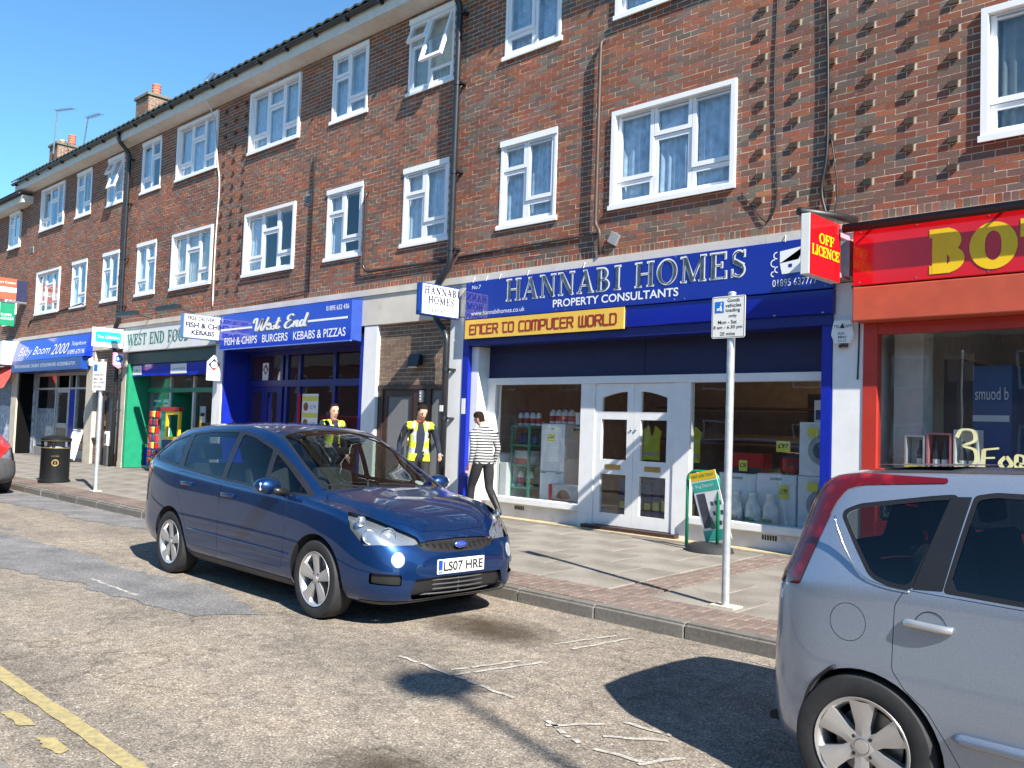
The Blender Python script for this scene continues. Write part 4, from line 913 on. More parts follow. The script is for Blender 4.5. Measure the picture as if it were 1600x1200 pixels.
# ---- projecting box signs: built facing +X
def proj_sign(name, x, y0, y1, z0, z1, th, face_m, box_m, label, cat='projecting sign', rim=0.02):
    t = thing(name, label, cat, (x-th/2, y1, z0))
    MB().bbox(x-th, x-0.006, y0, y1, z0, z1, 0.008).build('box', box_m, t)
    B(x-0.0055, x, y0+rim, y1-rim, z0+rim, z1-rim).build('face', face_m, t)
    return t
UYn = (0, 1, 0)       # text on a +X face reads along +Y
hp = proj_sign('projecting_box_sign', -10.84, -0.86, -0.05, 3.375, 3.885, 0.13, 'sign_white', 'sign_blue_box', 'white projecting box sign with blue rim reading HANNABI HOMES')
serif(MB(), 'HANNABI', (-10.84, -0.80, 3.72), UYn, UZ, 0.74, 0.115, 0.002, track=0.13, fat=0.06).build('lettering', 'letter_navy', hp)
serif(MB(), 'HOMES', (-10.84, -0.72, 3.57), UYn, UZ, 0.55, 0.115, 0.002, track=0.13, fat=0.06).build('lettering', 'letter_navy', hp)
text(MB(), 'PROPERTY CONSULTANTS', (-10.84, -0.75, 3.525), UYn, UZ, 0.62, 0.018, 0.002).build('lettering', 'upvc_grey', hp)
text(MB(), '01895 637777', (-10.84, -0.75, 3.43), UYn, UZ, 0.62, 0.065, 0.002, spacing=1.1, bold=0.015).build('lettering', 'letter_navy', hp)
B(-10.93, -10.88, -0.875, -0.861, 3.43, 3.83).build('end_grip', 'sign_blue_box', hp)
kb = proj_sign('projecting_box_sign', -18.58, -1.06, -0.05, 3.345, 3.875, 0.16, 'sign_white', 'blue_west_edge', 'white projecting box sign reading FISH & CHIPS KEBABS')
text(MB(), 'FREE DELIVERY', (-18.58, -0.98, 3.74), UYn, UZ, 0.70, 0.09, 0.002, bold=0.04).build('lettering', 'letter_navy', kb)
text(MB(), 'FISH & CHIPS', (-18.58, -1.02, 3.575), UYn, UZ, 0.96, 0.125, 0.002, bold=0.045).build('lettering', 'letter_navy', kb)
text(MB(), 'KEBABS', (-18.58, -0.88, 3.42), UYn, UZ, 0.54, 0.115, 0.002, bold=0.045).build('lettering', 'letter_navy', kb)
ol = proj_sign('projecting_box_sign', -4.285, -1.06, -0.33, 3.35, 4.0, 0.11, 'red_sign', 'cream_sign', 'red projecting box sign reading OFF LICENCE in yellow', rim=0.004)
serif(MB(), 'OFF', (-4.285, -0.86, 3.715), UYn, UZ, 0.36, 0.105, 0.002, fat=0.05).build('lettering', 'letter_yellow', ol)
serif(MB(), 'LICENCE', (-4.285, -1.02, 3.575), UYn, UZ, 0.66, 0.105, 0.002, fat=0.05).build('lettering', 'letter_yellow', ol)
mat('bracket_pink', (0.6, 0.28, 0.36), 0.5)
for z in (3.43, 3.88): B(-4.36, -4.31, -0.34, -0.021, z, z+0.05).build('bracket', 'bracket_pink', ol)
B(-4.45, -4.24, -0.20, -0.021, 3.45, 3.85).build('back_plate', 'bracket_grey', ol)
MB().tube([(-4.47, -0.95, 4.06), (-4.30, -0.30, 4.10), (-4.24, -0.06, 4.10)], 0.045, 10).build('lamp_tube', 'black_plastic', ol, smooth=True)
mat('turquoise', (0.02, 0.50, 0.58), 0.35); mat('pink_sign', (0.75, 0.25, 0.42), 0.4); mat('badge_blue', (0.01, 0.10, 0.35), 0.4)
lbs = proj_sign('projecting_panel_sign', -24.14, -0.88, -0.08, 3.395, 3.90, 0.06, 'sign_white', 'sign_white', 'white projecting sign with a turquoise rounded panel')
def rrect(x0, x1, y0, y1, r, n=5):
    out = []
    for cx, cy, a0 in ((x1-r, y1-r, 0), (x0+r, y1-r, 90), (x0+r, y0+r, 180), (x1-r, y0+r, 270)):
        for k in range(n+1): t = R(a0+90*k/n); out.append((cx+r*math.cos(t), cy+r*math.sin(t)))
    return out
MB().prism(rrect(-0.81, -0.14, 3.52, 3.80, 0.06), (-24.125, 0, 0), UYn, UZ, 0.013).build('turquoise_panel', 'turquoise', lbs)
text(MB(), 'The LEBARA', (-24.125, -0.76, 3.62), UYn, UZ, 0.58, 0.075, 0.002).build('lettering', 'letter_white', lbs)
oc = thing('hanging_badge_sign', 'small pink pointed sign with blue round badge beside the drainpipe', 'projecting sign', (-23.9, -0.2, 2.82))
MB().prism([(-0.42, 2.93), (-0.27, 2.84), (-0.12, 2.93), (-0.12, 3.26), (-0.42, 3.26)], (-23.88, 0, 0), UYn, UZ, 0.05).build('panel', 'pink_sign', oc)
MB().prism([(-0.385, 2.945), (-0.155, 2.945), (-0.155, 3.23), (-0.385, 3.23)], (-23.876, 0, 0), UYn, UZ, 0.003).build('field', 'sign_white', oc)
MB().prism([(-0.27+0.1*math.cos(2*PI*k/18), 3.10+0.1*math.sin(2*PI*k/18)) for k in range(18)], (-23.872, 0, 0), UYn, UZ, 0.003).build('badge', 'badge_blue', oc)
text(MB(), 'OK', (-23.872, -0.335, 3.06), UYn, UZ, 0.13, 0.08, 0.002, bold=0.02).build('lettering', 'letter_white', oc)
es = thing('hanging_logo_sign', 'white hanging sign with a blue and red diamond around a letter e', 'projecting sign', (-18.7, -0.25, 2.44))
MB().prism([(-0.42, 2.46), (-0.10, 2.46), (-0.10, 2.87), (-0.26, 3.03), (-0.42, 2.87)], (-18.68, 0, 0), UYn, UZ, 0.03).build('panel', 'sign_white', es)
MB().prism([(-0.26, 2.67), (-0.12, 2.81), (-0.26, 2.95), (-0.40, 2.81)], (-18.677, 0, 0), UYn, UZ, 0.002).build('diamond', 'letter_navy', es)
mat('logo_red', (0.55, 0.05, 0.03), 0.5); MB().prism([(-0.30, 2.71), (-0.26, 2.67), (-0.12, 2.81), (-0.20, 2.81)], (-18.675, 0, 0), UYn, UZ, 0.0015).build('diamond_corner', 'logo_red', es)
text(MB(), 'e', (-18.675, -0.335, 2.74), UYn, UZ, 0.15, 0.14, 0.002, bold=0.03).build('lettering', 'letter_white', es)
text(MB(), 'epay', (-18.68, -0.35, 2.57), UYn, UZ, 0.18, 0.05, 0.002).build('lettering', 'bracket_grey', es)

# ---- brown doorway to the flats
dw = thing('flat_entrance', 'brown wooden door with frosted glass under a brown brick panel', 'doorway', (-12.1, 0.05, FY))
wb = wall_backing('brick_panel', -13.05, -11.08, 2.32, 3.42, [], 0.053, 'mortar', dw)
brown = []
for i in range(12):
    me = protos[i].copy(); me.attributes['tone'].data.foreach_set('color', np.array([pick_tone(rg, BTONES)]*5, dtype=np.float32).ravel()); brown.append(me)
for b in courses(-13.05, -11.08, 2.32, 3.41, [], 2.32):
    o = bpy.data.objects.new('brick', rg.choice(brown)); COL.objects.link(o); o.parent = wb
    o.location = Vector(((b[0]+b[1])/2, 0.05+rg.uniform(-0.001, 0.0008), b[2]))-root_loc(wb); o.scale = ((b[1]-b[0])/0.215, 1, (b[3]-b[2])/0.065)
mb = MB(); yd = 0.07
for a, b in ((-13.04, -12.90), (-12.03, -11.90), (-11.72, -11.58)): mb.box(a, b, yd-0.03, yd+0.06, FY, 2.31)
mb.build('door_post', 'door_brown', dw); B(-13.04, -11.10, yd-0.05, yd+0.06, 2.24, 2.315).build('lintel', 'door_brown', dw)
dr = ring(-12.895, -12.035, FY+0.02, 2.235, 0.12, yd-0.01, yd+0.035, wb=0.3).build('door', 'door_brown', dw)
pane(-12.775, -12.155, FY+0.32, 2.115, yd+0.01, dr, 'frosted'); MB().tube([(-12.10, yd-0.06, 1.25), (-12.10, yd-0.06, 1.42)], 0.014, 8).build('handle', 'brass', dr, smooth=True)
pane(-11.575, -11.09, FY+0.35, 2.235, yd+0.01, dw, 'frosted', 'side_light'); B(-11.575, -11.09, yd-0.01, yd+0.05, FY, FY+0.35).build('lower_panel', 'door_brown', dw)
B(-11.88, -11.74, yd-0.02, yd+0.02, FY, 2.2).build('entry_panel', 'door_brown', dw)
ic = thing('intercom', 'small grey intercom panel beside the brown door', 'intercom', (-11.81, yd-0.03, 2.02)); B(-11.87, -11.75, yd-0.045, yd-0.021, 2.02, 2.22).build('case', 'bracket_grey', ic)
for k in range(3): B(-11.85, -11.82, yd-0.05, yd-0.0455, 2.06+k*0.05, 2.08+k*0.05).build('button', 'letter_white', ic)
fl = thing('floodlight', 'black floodlight on the brick panel above the brown door', 'floodlight', (-11.85, 0.0, 2.6))
MB().add([(-12.02, -0.16, 2.62), (-11.74, -0.16, 2.62), (-11.74, -0.10, 2.84), (-12.02, -0.10, 2.84), (-11.96, 0.02, 2.66), (-11.80, 0.02, 2.66), (-11.80, 0.02, 2.82), (-11.96, 0.02, 2.82)], [(0, 3, 2, 1), (4, 5, 6, 7), (0, 1, 5, 4), (1, 2, 6, 5), (2, 3, 7, 6), (3, 0, 4, 7)]).build('hood', 'black_plastic', fl)
MB().add([(-11.99, -0.165, 2.617), (-11.77, -0.165, 2.617), (-11.77, -0.11, 2.60), (-11.99, -0.11, 2.60)], [(0, 1, 2, 3)]).build('lens', 'sign_white', fl); B(-11.9, -11.86, -0.005, 0.05, 2.70, 2.78).build('bracket', 'black_plastic', fl)
room(dw, -13.2, -10.9, 'interior_pale', y0=0.6, y1=3)
sw = thing('alarm_sticker', 'white notice stuck on the blue post by the drainpipe', 'notice', (-10.67, -0.035, 1.85)); B(-10.72, -10.63, -0.0335, -0.0305, 1.83, 2.08).build('sheet', 'sign_white', sw)
st = thing('wall_tag', 'small pink tag on the black drainpipe', 'tag', (-11.02, -0.2, 1.86)); B(-11.06, -10.98, -0.206, -0.199, 1.86, 1.96).build('tag_plate', 'sign_white', st)

# ---- West End fish & chips: deep blue recess
we = thing('fish_bar_shopfront', 'dark blue recessed shopfront with transom panes under the West End sign', 'shopfront', (-16.1, 0.6, FY))
YE = 0.62
B(-18.755, -18.70, 0.0, YE+0.05, FY, 3.2).build('reveal', 'blue_pilaster', we); B(-13.56, -13.47, -0.01, YE, FY, 3.2).build('reveal', 'blue_pilaster', we)
B(-18.76, -13.46, 0.0, YE+0.05, 3.15, 3.2).build('soffit', 'blue_frame', we)
for x in (-18.69, -17.30, -17.10, -16.60, -15.30, -13.66): B(x, x+0.1, YE-0.03, YE+0.05, FY, 3.14).build('mullion', 'blue_frame', we)
for a, b in ((2.36, 2.46), (2.56, 2.62)): pass
B(-18.58, -13.58, YE-0.045, YE+0.05, 2.36, 2.50).build('transom', 'blue_frame', we); B(-18.58, -13.58, YE-0.035, YE+0.05, 3.05, 3.145).build('head_rail', 'blue_frame', we); B(-17.0, -13.58, YE-0.03, YE+0.05, FY, 0.75).build('stall_riser', 'blue_frame', we)
for a, b in ((-18.59, -17.3), (-17.0, -16.6), (-16.5, -15.3), (-15.2, -13.66)): pane(a, b, 2.50, 3.05, YE+0.01, we, 'shop_glass', 'fanlight')
for a, b in ((-17.0, -16.6), (-16.5, -15.3), (-15.2, -13.66)): pane(a, b, 0.75, 2.36, YE+0.01, we, 'shop_glass', 'display_pane')
for a, b in ((-18.58, -17.95), (-17.94, -17.31)):
    d_ = ring(a, b, FY+0.02, 2.355, 0.11, YE-0.015, YE+0.03, wb=0.35).build('door', 'blue_frame', we); pane(a+0.11, b-0.11, FY+0.37, 2.245, YE+0.005, d_, 'shop_glass')
room(we, -18.75, -13.5, 'interior_red', y0=0.95)
B(-18.69, -13.58, 0.0, YE, FY-0.05, FY).build('entrance_floor', 'threshold', we)
po = thing('menu_poster', 'yellow and white food menu poster in the fish bar window', 'poster', (-16.2, YE-0.01, 1.2)); B(-16.42, -15.82, YE-0.006, YE-0.001, 1.2, 2.2).build('sheet', 'sign_white', po)
mat('poster_yellow', (0.7, 0.65, 0.1), 0.6); mat('food_brown', (0.25, 0.1, 0.04), 0.7)
for z in (2.05, 1.7, 1.35): B(-16.40, -15.84, YE-0.0095, YE-0.0065, z, z+0.1).build('heading_band', 'poster_yellow', po); MB().lathe([(0.0, 0), (0.08, 0), (0.09, -0.003)], (-16.27, YE-0.0066, z-0.12), 14, 'Y').build('food_picture', 'food_brown', po); text(MB(), '£2.99', (-16.12, YE-0.0065, z-0.16), UX, UZ, 0.22, 0.07, 0.001).build('price', 'badge_blue', po)
pr = thing('red_poster', 'narrow red poster beside the yellow menu in the fish bar window', 'poster', (-16.5, YE-0.01, 1.2)); B(-16.52, -16.44, YE-0.038, YE-0.035, 1.2, 2.2).build('sheet', 'red_sign', pr)
lo = thing('window_logo', 'white window sticker with a diamond letter e logo in the fish bar fanlight', 'sticker', (-18.0, YE-0.005, 2.5)); B(-18.1, -17.85, YE-0.001, YE+0.003, 2.51, 2.9).build('sheet', 'sign_white', lo)
MB().prism([(-17.97, 2.62), (-17.86, 2.75), (-17.97, 2.88), (-18.08, 2.75)], (0, YE-0.002, 0), UX, UZ, 0.001).build('diamond', 'letter_navy', lo); text(MB(), 'e', (-18.02, YE-0.002, 2.69), UX, UZ, 0.1, 0.11, 0.001, bold=0.03).build('lettering', 'letter_white', lo)
wt = thing('blue_shop_sign', 'bright blue shop fascia sign with white brush script West End and menu wording', 'shop sign', (-16, -0.25, 3.14))
WY = -0.25
B(-18.50, -13.56, WY, -0.031, 3.145, 3.895).build('board', 'blue_west', wt); MB().add([(-13.559, WY, 3.16), (-13.559, WY, 3.885), (-13.53, -0.032, 3.90), (-13.53, -0.032, 3.13)], [(0, 3, 2, 1)]).build('end_panel', 'blue_end', wt); B(-18.50, -13.56, WY-0.012, WY+0.03, 3.125, 3.144).build('lower_trim', 'blue_west_edge', wt)
# brush script drawn stroke by stroke (unit box 1 high)
def brush(mb, strokes, o, w, h, wid, lift, shear=0.0, W=None):
    xs = [p[0] for s in strokes for p in s]; k = 0; W = W or max(xs)
    for s in strokes:
        P = smooth_path([(p[0], 0, p[1]) for p in s], 6); k += 1; prev = None
        for i, p in enumerate(P):
            d = (P[min(i+1, len(P)-1)]-P[max(i-1, 0)]); d = Vector((d.x, d.z)).normalized(); nn = Vector((-d.y, d.x)); ww = wid*(0.55+0.75*abs(d.y))
            a = (p.x+nn.x*ww/2, p.z+nn.y*ww/2); b = (p.x-nn.x*ww/2, p.z-nn.y*ww/2)
            q = [(o[0]+(u[0]+shear*u[1])/W*w, o[1]-lift-k*0.0004, o[2]+u[1]*h) for u in (a, b)]
            if prev: mb.add([prev[0], prev[1], q[1], q[0]], [(0, 1, 2, 3)])
            prev = q
    return mb
WEST = [[(0.02, 0.62), (0.05, 0.86), (0.2, 0.92), (0.22, 0.6), (0.22, 0.18), (0.3, 0.1), (0.45, 0.45), (0.56, 0.85), (0.54, 0.5), (0.55, 0.15), (0.66, 0.1), (0.8, 0.5), (0.92, 0.95)],
        [(0.9, 0.28), (1.06, 0.36), (1.08, 0.48), (0.98, 0.5), (0.93, 0.3), (0.98, 0.1), (1.12, 0.12), (1.2, 0.3)], [(1.2, 0.3), (1.32, 0.5), (1.28, 0.36), (1.4, 0.22), (1.32, 0.08), (1.2, 0.12)], [(1.4, 0.2), (1.52, 0.5), (1.58, 0.85)], [(1.54, 0.6), (1.5, 0.3), (1.54, 0.1), (1.64, 0.14), (1.7, 0.25)], [(1.42, 0.55), (1.72, 0.6)],
        [(2.42, 0.86), (2.3, 0.96), (2.12, 0.86), (2.12, 0.64), (2.28, 0.56), (2.08, 0.46), (2.0, 0.22), (2.14, 0.06), (2.34, 0.14), (2.42, 0.28)], [(2.46, 0.1), (2.52, 0.4), (2.52, 0.5)], [(2.5, 0.24), (2.62, 0.48), (2.7, 0.46), (2.68, 0.2), (2.74, 0.1), (2.84, 0.2)], [(3.06, 0.42), (2.94, 0.5), (2.86, 0.3), (2.92, 0.1), (3.04, 0.2), (3.12, 0.5), (3.2, 0.95)], [(3.16, 0.7), (3.1, 0.3), (3.14, 0.1), (3.24, 0.16)]]
mat('letter_shadow', (0.16, 0.18, 0.24), 0.5)
for strokes, x_, w_ in ((WEST[:6], -17.10, 1.09), ([[(p[0]-1.98, p[1]) for p in s_] for s_ in WEST[6:]], -15.84, 0.80)):
    brush(MB(), strokes, (x_+0.04, WY, 3.44), w_, 0.30, 0.13, 0.004, 0.12).build('script_shadow', 'letter_shadow', wt); brush(MB(), strokes, (x_, WY, 3.46), w_, 0.30, 0.11, 0.010, 0.12).build('script', 'letter_white', wt)
B(-18.47, -17.12, WY-0.004, WY-0.001, 3.55, 3.59).build('rule', 'letter_white', wt); B(-15.0, -13.68, WY-0.004, WY-0.001, 3.55, 3.59).build('rule', 'letter_white', wt)
for s, x, w in (('FISH & CHIPS', -18.27, 1.38), ('BURGERS', -16.68, 0.98), ('KEBABS & PIZZAS', -15.50, 1.78)): text(MB(), s, (x, WY, 3.225), UX, UZ, w, 0.165, bold=0.012).build('lettering', 'letter_white', wt)
text(MB(), '01895 632 436', (-14.38, WY, 3.73), UX, UZ, 0.74, 0.095, bold=0.012).build('lettering', 'letter_white', wt); text(MB(), '6', (-18.44, WY, 3.76), UX, UZ, 0.07, 0.1).build('lettering', 'letter_white', wt)

# ---- West End Foods
fo = thing('food_shopfront', 'green and blue framed food shop front crowded with goods', 'shopfront', (-21.5, 0.5, FY))
YF = 0.55
B(-23.98, -23.90, -0.01, 0.10, FY, 2.98).build('green_post', 'green_shop', fo); B(-23.90, -23.86, 0.0, YF+0.05, FY, 2.98).build('reveal', 'green_shop', fo)
B(-24.0, -19.12, 0.02, 0.2, 2.97, 3.27).build('shutter_box', 'green_dark', fo); B(-24.0, -19.12, 0.21, 0.40, 2.95, 3.2).build('shutter_roll', 'dark_gap', fo)
B(-23.86, -19.12, 0.10, 0.16, 2.655, 2.965).build('blue_board', 'blue_west', fo)
for a, b, s in ((-23.84, -23.3, 'CALL'), (-21.6, -20.75, 'Lycamobile')): B(a, b, 0.094, 0.099, 2.69, 2.93).build('notice', 'sign_white', fo); text(MB(), s, (a+0.06, 0.094, 2.76), UX, UZ, b-a-0.12, 0.09, 0.002).build('lettering', 'badge_blue', fo)
B(-19.16, -19.10, -0.015, YF, FY, 2.98).build('white_post', 'white_paint', fo)
for x in (-22.55, -21.25): B(x, x+0.08, YF-0.02, YF+0.05, FY, 2.65).build('mullion', 'cream_sign', fo)
B(-23.86, -19.16, YF-0.03, YF+0.05, 2.25, 2.36).build('transom', 'green_shop', fo); B(-23.86, -22.56, YF-0.02, YF+0.04, FY, 0.78).build('stall_riser', 'blue_west', fo); B(-21.17, -19.16, YF-0.02, YF+0.04, FY, 0.78).build('stall_riser', 'blue_west', fo)
for a, b in ((-23.86, -22.55), (-22.47, -21.25), (-21.17, -19.16)): pane(a, b, 2.36, 2.65, YF+0.01, fo, 'shop_glass', 'fanlight')
for a, b in ((-23.86, -22.55), (-21.17, -19.16)): pane(a, b, 0.78, 2.25, YF+0.01, fo, 'shop_glass', 'display_pane')
B(-22.46, -22.40, YF, YF+0.75, FY+0.03, 2.24).build('open_door', 'green_shop', fo); room(fo, -24.0, -19.1, 'interior_pale', y0=0.9)
text(MB(), 'open', (-23.5, YF-0.02, 0.5), UX, UZ, 0.3, 0.1, 0.002).build('lettering', 'letter_white', fo); B(-23.1, -22.7, YF-0.026, YF-0.021, 0.40, 0.66).build('notice', 'sign_white', fo)
fs = thing('food_shop_sign', 'pale shop fascia sign with green serif letters reading WEST END FOOD', 'shop sign', (-21.5, -0.1, 3.29))
B(-24.10, -18.98, -0.075, -0.031, 3.30, 3.885).build('board', 'cream_sign', fs); ring(-24.12, -18.97, 3.28, 3.905, 0.025, -0.085, -0.076).build('trim', 'bracket_grey', fs)
serif(MB(), 'WEST END FOOD', (-23.86, -0.075, 3.46), UX, UZ, 3.55, 0.29, 0.003, fat=0.05, track=0.05).build('lettering', 'letter_green', fs)
for x in (-22.6, -20.3):
    l = thing('sign_lamp', 'black arm lamp on the brick above the food shop sign, %s' % ('left of the two' if x < -22 else 'right of the two'), 'lamp', (x, -0.02, 4.1))
    MB().tube(bend([(x, -0.0, 4.12), (x-0.1, -0.35, 4.22), (x-0.15, -0.5, 4.2)], 0.05), 0.018, 8).build('arm', 'black_plastic', l); B(x-0.75, x+0.3, -0.62, -0.46, 4.14, 4.24).build('trough', 'black_plastic', l)

# ---- second doorway between the food shop and the baby shop
d2 = thing('flat_entrance', 'narrow brown door in a brick bay left of the food shop', 'doorway', (-25.2, 0.05, FY))
wb2 = wall_backing('brick_panel', -26.16, -24.26, 2.2, 3.42, [], 0.053, 'mortar', d2); bricks_mesh('bricks', courses(-26.16, -24.26, 2.2, 3.41, [], 2.2), wb2, y=0.05, seed=31, tones=BTONES)['kind'] = 'stuff'
wb3 = wall_backing('brick_panel', -26.16, -25.5, FY, 0.9, [], 0.053, 'mortar', d2); bricks_mesh('bricks', courses(-26.16, -25.5, FY, 0.89, [], FY), wb3, y=0.05, seed=32, tones=BTONES)['kind'] = 'stuff'
B(-26.16, -25.5, 0.0, 0.12, 0.9, 0.96).build('sill', 'door_brown', d2); pane(-26.1, -25.55, 0.96, 2.15, 0.08, d2, 'frosted', 'side_light'); B(-25.5, -25.4, 0.03, 0.12, FY, 2.2).build('door_post', 'door_brown', d2)
dr = ring(-25.39, -24.45, FY+0.02, 2.19, 0.12, 0.06, 0.11, wb=0.3).build('door', 'door_brown', d2); pane(-25.27, -24.57, FY+0.32, 2.07, 0.085, dr, 'frosted'); MB().tube([(-25.3, 0.02, 1.3), (-25.3, 0.02, 1.45)], 0.015, 8).build('handle', 'brass', dr)
B(-24.44, -24.27, 0.03, 0.12, FY, 2.2).build('door_post', 'door_brown', d2); B(-26.16, -24.26, 2.0, 2.05, FY, 3.4).build('hall_wall', 'dark_gap', d2)

# ---- Baby Boom 2000
bb = thing('baby_shopfront', 'grey metal framed baby shop front with glazed door', 'shopfront', (-29.5, 0.4, FY))
YB = 0.45
mat('alu_frame', (0.45, 0.45, 0.45), 0.4, metal=0.6); mat('window_poster', (0.45, 0.5, 0.58), 0.6, var=0.5, scale=7)
for x in (-32.74, -32.3, -30.45, -29.3, -28.75, -26.82): B(x, x+0.09, YB-0.03, YB+0.05, FY, 2.9).build('mullion', 'alu_frame', bb)
B(-32.65, -26.73, YB-0.025, YB+0.05, 2.36, 2.42).build('transom', 'alu_frame', bb); B(-32.65, -26.73, YB-0.025, YB+0.05, 2.8, 2.9).build('head_rail', 'alu_frame', bb)
for a, b in ((-32.2, -30.45), (-28.66, -26.82)):
    pane(a, b, 0.5, 2.36, YB+0.01, bb, 'shop_glass', 'display_pane'); pane(a, b, 2.42, 2.8, YB+0.01, bb, 'shop_glass', 'fanlight'); B(a, b, YB-0.02, YB+0.05, FY, 0.5).build('stall_riser', 'alu_frame', bb)
d_ = ring(-30.35, -29.31, FY+0.02, 2.355, 0.09, YB-0.01, YB+0.04, wb=0.2).build('door', 'alu_frame', bb); pane(-30.26, -29.4, FY+0.22, 2.26, YB+0.01, d_, 'shop_glass'); B(-30.26, -29.4, YB-0.02, YB-0.011, 1.15, 1.3).build('push_plate', 'alu_frame', d_)
B(-32.65, -32.3, YB-0.02, YB+0.04, FY, 2.9).build('side_panel', 'window_poster', bb); B(-32.15, -30.5, YB+0.03, YB+0.035, 0.55, 1.75).build('window_vinyl', 'window_poster', bb); B(-29.2, -28.76, YB-0.02, YB+0.04, FY, 2.35).build('blue_panel', 'blue_west', bb)
MB().prism([(-27.75+0.3*math.cos(2*PI*k/22), 1.55+0.4*math.sin(2*PI*k/22)) for k in range(22)], (0, YB-0.0, 0), UX, UZ, 0.006).build('oval_notice', 'sign_white', bb)
room(bb, -33.0, -26.6, 'interior_pale', y0=0.8)
bs = thing('baby_shop_sign', 'blue shop fascia sign with white lettering reading Baby Boom 2000', 'shop sign', (-29.3, -0.2, 2.9))
MB().add([(-32.62, -0.12, 3.91), (-26.35, -0.12, 3.91), (-26.35, -0.26, 3.26), (-32.62, -0.26, 3.26), (-32.62, -0.031, 3.91), (-26.35, -0.031, 3.91), (-26.35, -0.031, 3.26), (-32.62, -0.031, 3.26)], [(0, 3, 2, 1), (1, 2, 6, 5), (0, 4, 7, 3), (3, 7, 6, 2), (0, 1, 5, 4)]).build('board', 'blue_west', bs)
UB = Vector((0, 0.14, 0.65)).normalized(); 
text(MB(), 'Baby Boom', (-32.1, -0.245, 3.34), UX, UB, 2.85, 0.36, 0.006, shear=0.3).build('lettering', 'letter_white', bs); text(MB(), '2000', (-29.08, -0.24, 3.38), UX, UB, 1.35, 0.33, 0.006, shear=0.3).build('lettering', 'letter_white', bs)
text(MB(), 'Telephone', (-27.55, -0.20, 3.56), UX, UB, 1.1, 0.16, 0.006, shear=0.2).build('lettering', 'letter_white', bs); text(MB(), '01895 675196', (-27.7, -0.245, 3.34), UX, UB, 1.3, 0.14, 0.006, bold=0.01).build('lettering', 'letter_white', bs)
bb2 = thing('shutter_housing', 'blue shutter box lettered for prams and cots under the baby shop sign', 'shutter box', (-29.3, -0.25, 2.88))
MB().bbox(-32.55, -26.5, -0.29, 0.3, 2.89, 3.245, 0.01).build('housing', 'sign_blue_box', bb2); text(MB(), 'PRAMS & PUSHCHAIRS · CAR SEATS · COTS & FURNITURE · ACCESSORIES & TOYS', (-32.2, -0.29, 3.02), UX, UZ, 5.3, 0.10, 0.003).build('lettering', 'letter_white', bb2)
al = thing('alarm_box', 'green and white alarm box at the right end of the baby shop sign', 'alarm box', (-26.35, -0.1, 2.95)); MB().lathe([(0.0, -0.09), (0.1, -0.08), (0.14, -0.02), (0.14, 0.06)], (-26.42, -0.02, 3.1), 6, 'Y').build('case', 'sign_white', al); MB().prism([(-0.06, -0.05), (0.06, -0.05), (0.0, 0.07)], (-26.42, -0.112, 3.1), UX, UZ, 0.002).build('badge', 'green_shop', al)
# ---- next shop at the left edge
ms = thing('mirror_shop_sign', 'dark purple shop sign ending in the letters rror at the left edge', 'shop sign', (-34, -0.3, 3.15))
mat('purple_sign', (0.06, 0.03, 0.13), 0.35); MB().bbox(-40, -32.72, -0.55, 0.0, 3.16, 3.94, 0.01).build('box', 'sign_white', ms); B(-39.9, -32.95, -0.556, -0.5505, 3.22, 3.88).build('panel', 'purple_sign', ms); text(MB(), 'the Mirror', (-36.6, -0.556, 3.36), UX, UZ, 3.5, 0.34, 0.003).build('lettering', 'letter_white', ms)
ml = thing('mirror_shopfront', 'shopfront with pale window vinyl and red blind at the left edge', 'shopfront', (-36, 0.3, FY)); B(-40, -33.3, 0.3, 0.36, FY, 3.2).build('frame', 'window_poster', ml); B(-40, -33.31, 0.25, 0.299, 1.8, 2.9).build('dark_pane', 'pane_upper', ml)
mat('awning_red', (0.5, 0.06, 0.05), 0.8, var=0.2); MB().add([(-40, -0.05, 3.14), (-32.85, -0.05, 3.14), (-32.85, -0.55, 2.75), (-40, -0.55, 2.75), (-32.85, -0.55, 2.35), (-32.85, -0.40, 2.4)], [(0, 3, 2, 1), (1, 2, 4, 5)]).build('blind', 'awning_red', ml)
# ---- red off licence at the right edge
bo = thing('off_licence_shopfront', 'red framed off licence shop window with wine boxes on display', 'shopfront', (-2, 0.0, FY))
B(-4.14, -3.985, -0.03, 0.1, FY, 2.92).build('red_post', 'red_frame', bo); B(-3.985, 4.0, -0.02, 0.1, 2.80, 2.92).build('head_rail', 'red_frame', bo); B(-3.985, 4.0, -0.02, 0.1, FY, 0.75).build('stall_riser', 'red_frame', bo); B(-0.6, -0.45, -0.02, 0.1, 0.75, 2.8).build('mullion', 'red_frame', bo)
pane(-3.985, -0.6, 0.75, 2.80, 0.03, bo, 'shop_glass', 'display_pane'); room(bo, -4.2, 4.2, 'interior_pale', y0=0.4)
B(-3.98, 3.9, 0.12, 0.6, 1.22, 1.30).build('display_shelf', 'interior_warm', bo)
bt = thing('red_shop_sign', 'red shop fascia sign with large yellow serif letters BO', 'shop sign', (-1, -0.25, 3.3))
MB().bbox(-4.18, 4.2, -0.25, -0.031, 3.32, 3.94, 0.008).build('board', 'red_sign', bt); serif(MB(), 'BOTTLE', (-3.345, -0.25, 3.405), UX, UZ, 2.36, 0.40, 0.004, fat=0.17, track=0.13).build('lettering', 'letter_yellow', bt)
for x_ in (-1.75, 0.65): B(x_, x_+0.004, -0.2515, -0.2502, 3.33, 3.93).build('panel_joint', 'red_frame', bt)
for x_ in (-4.1, -3.5, -2.8):
    for z_ in (3.35, 3.91): MB().lathe([(0.0, -0.004), (0.008, -0.003), (0.009, 0.0)], (x_, -0.25, z_), 8, 'Y').build('screw', 'metal_grey', bt)
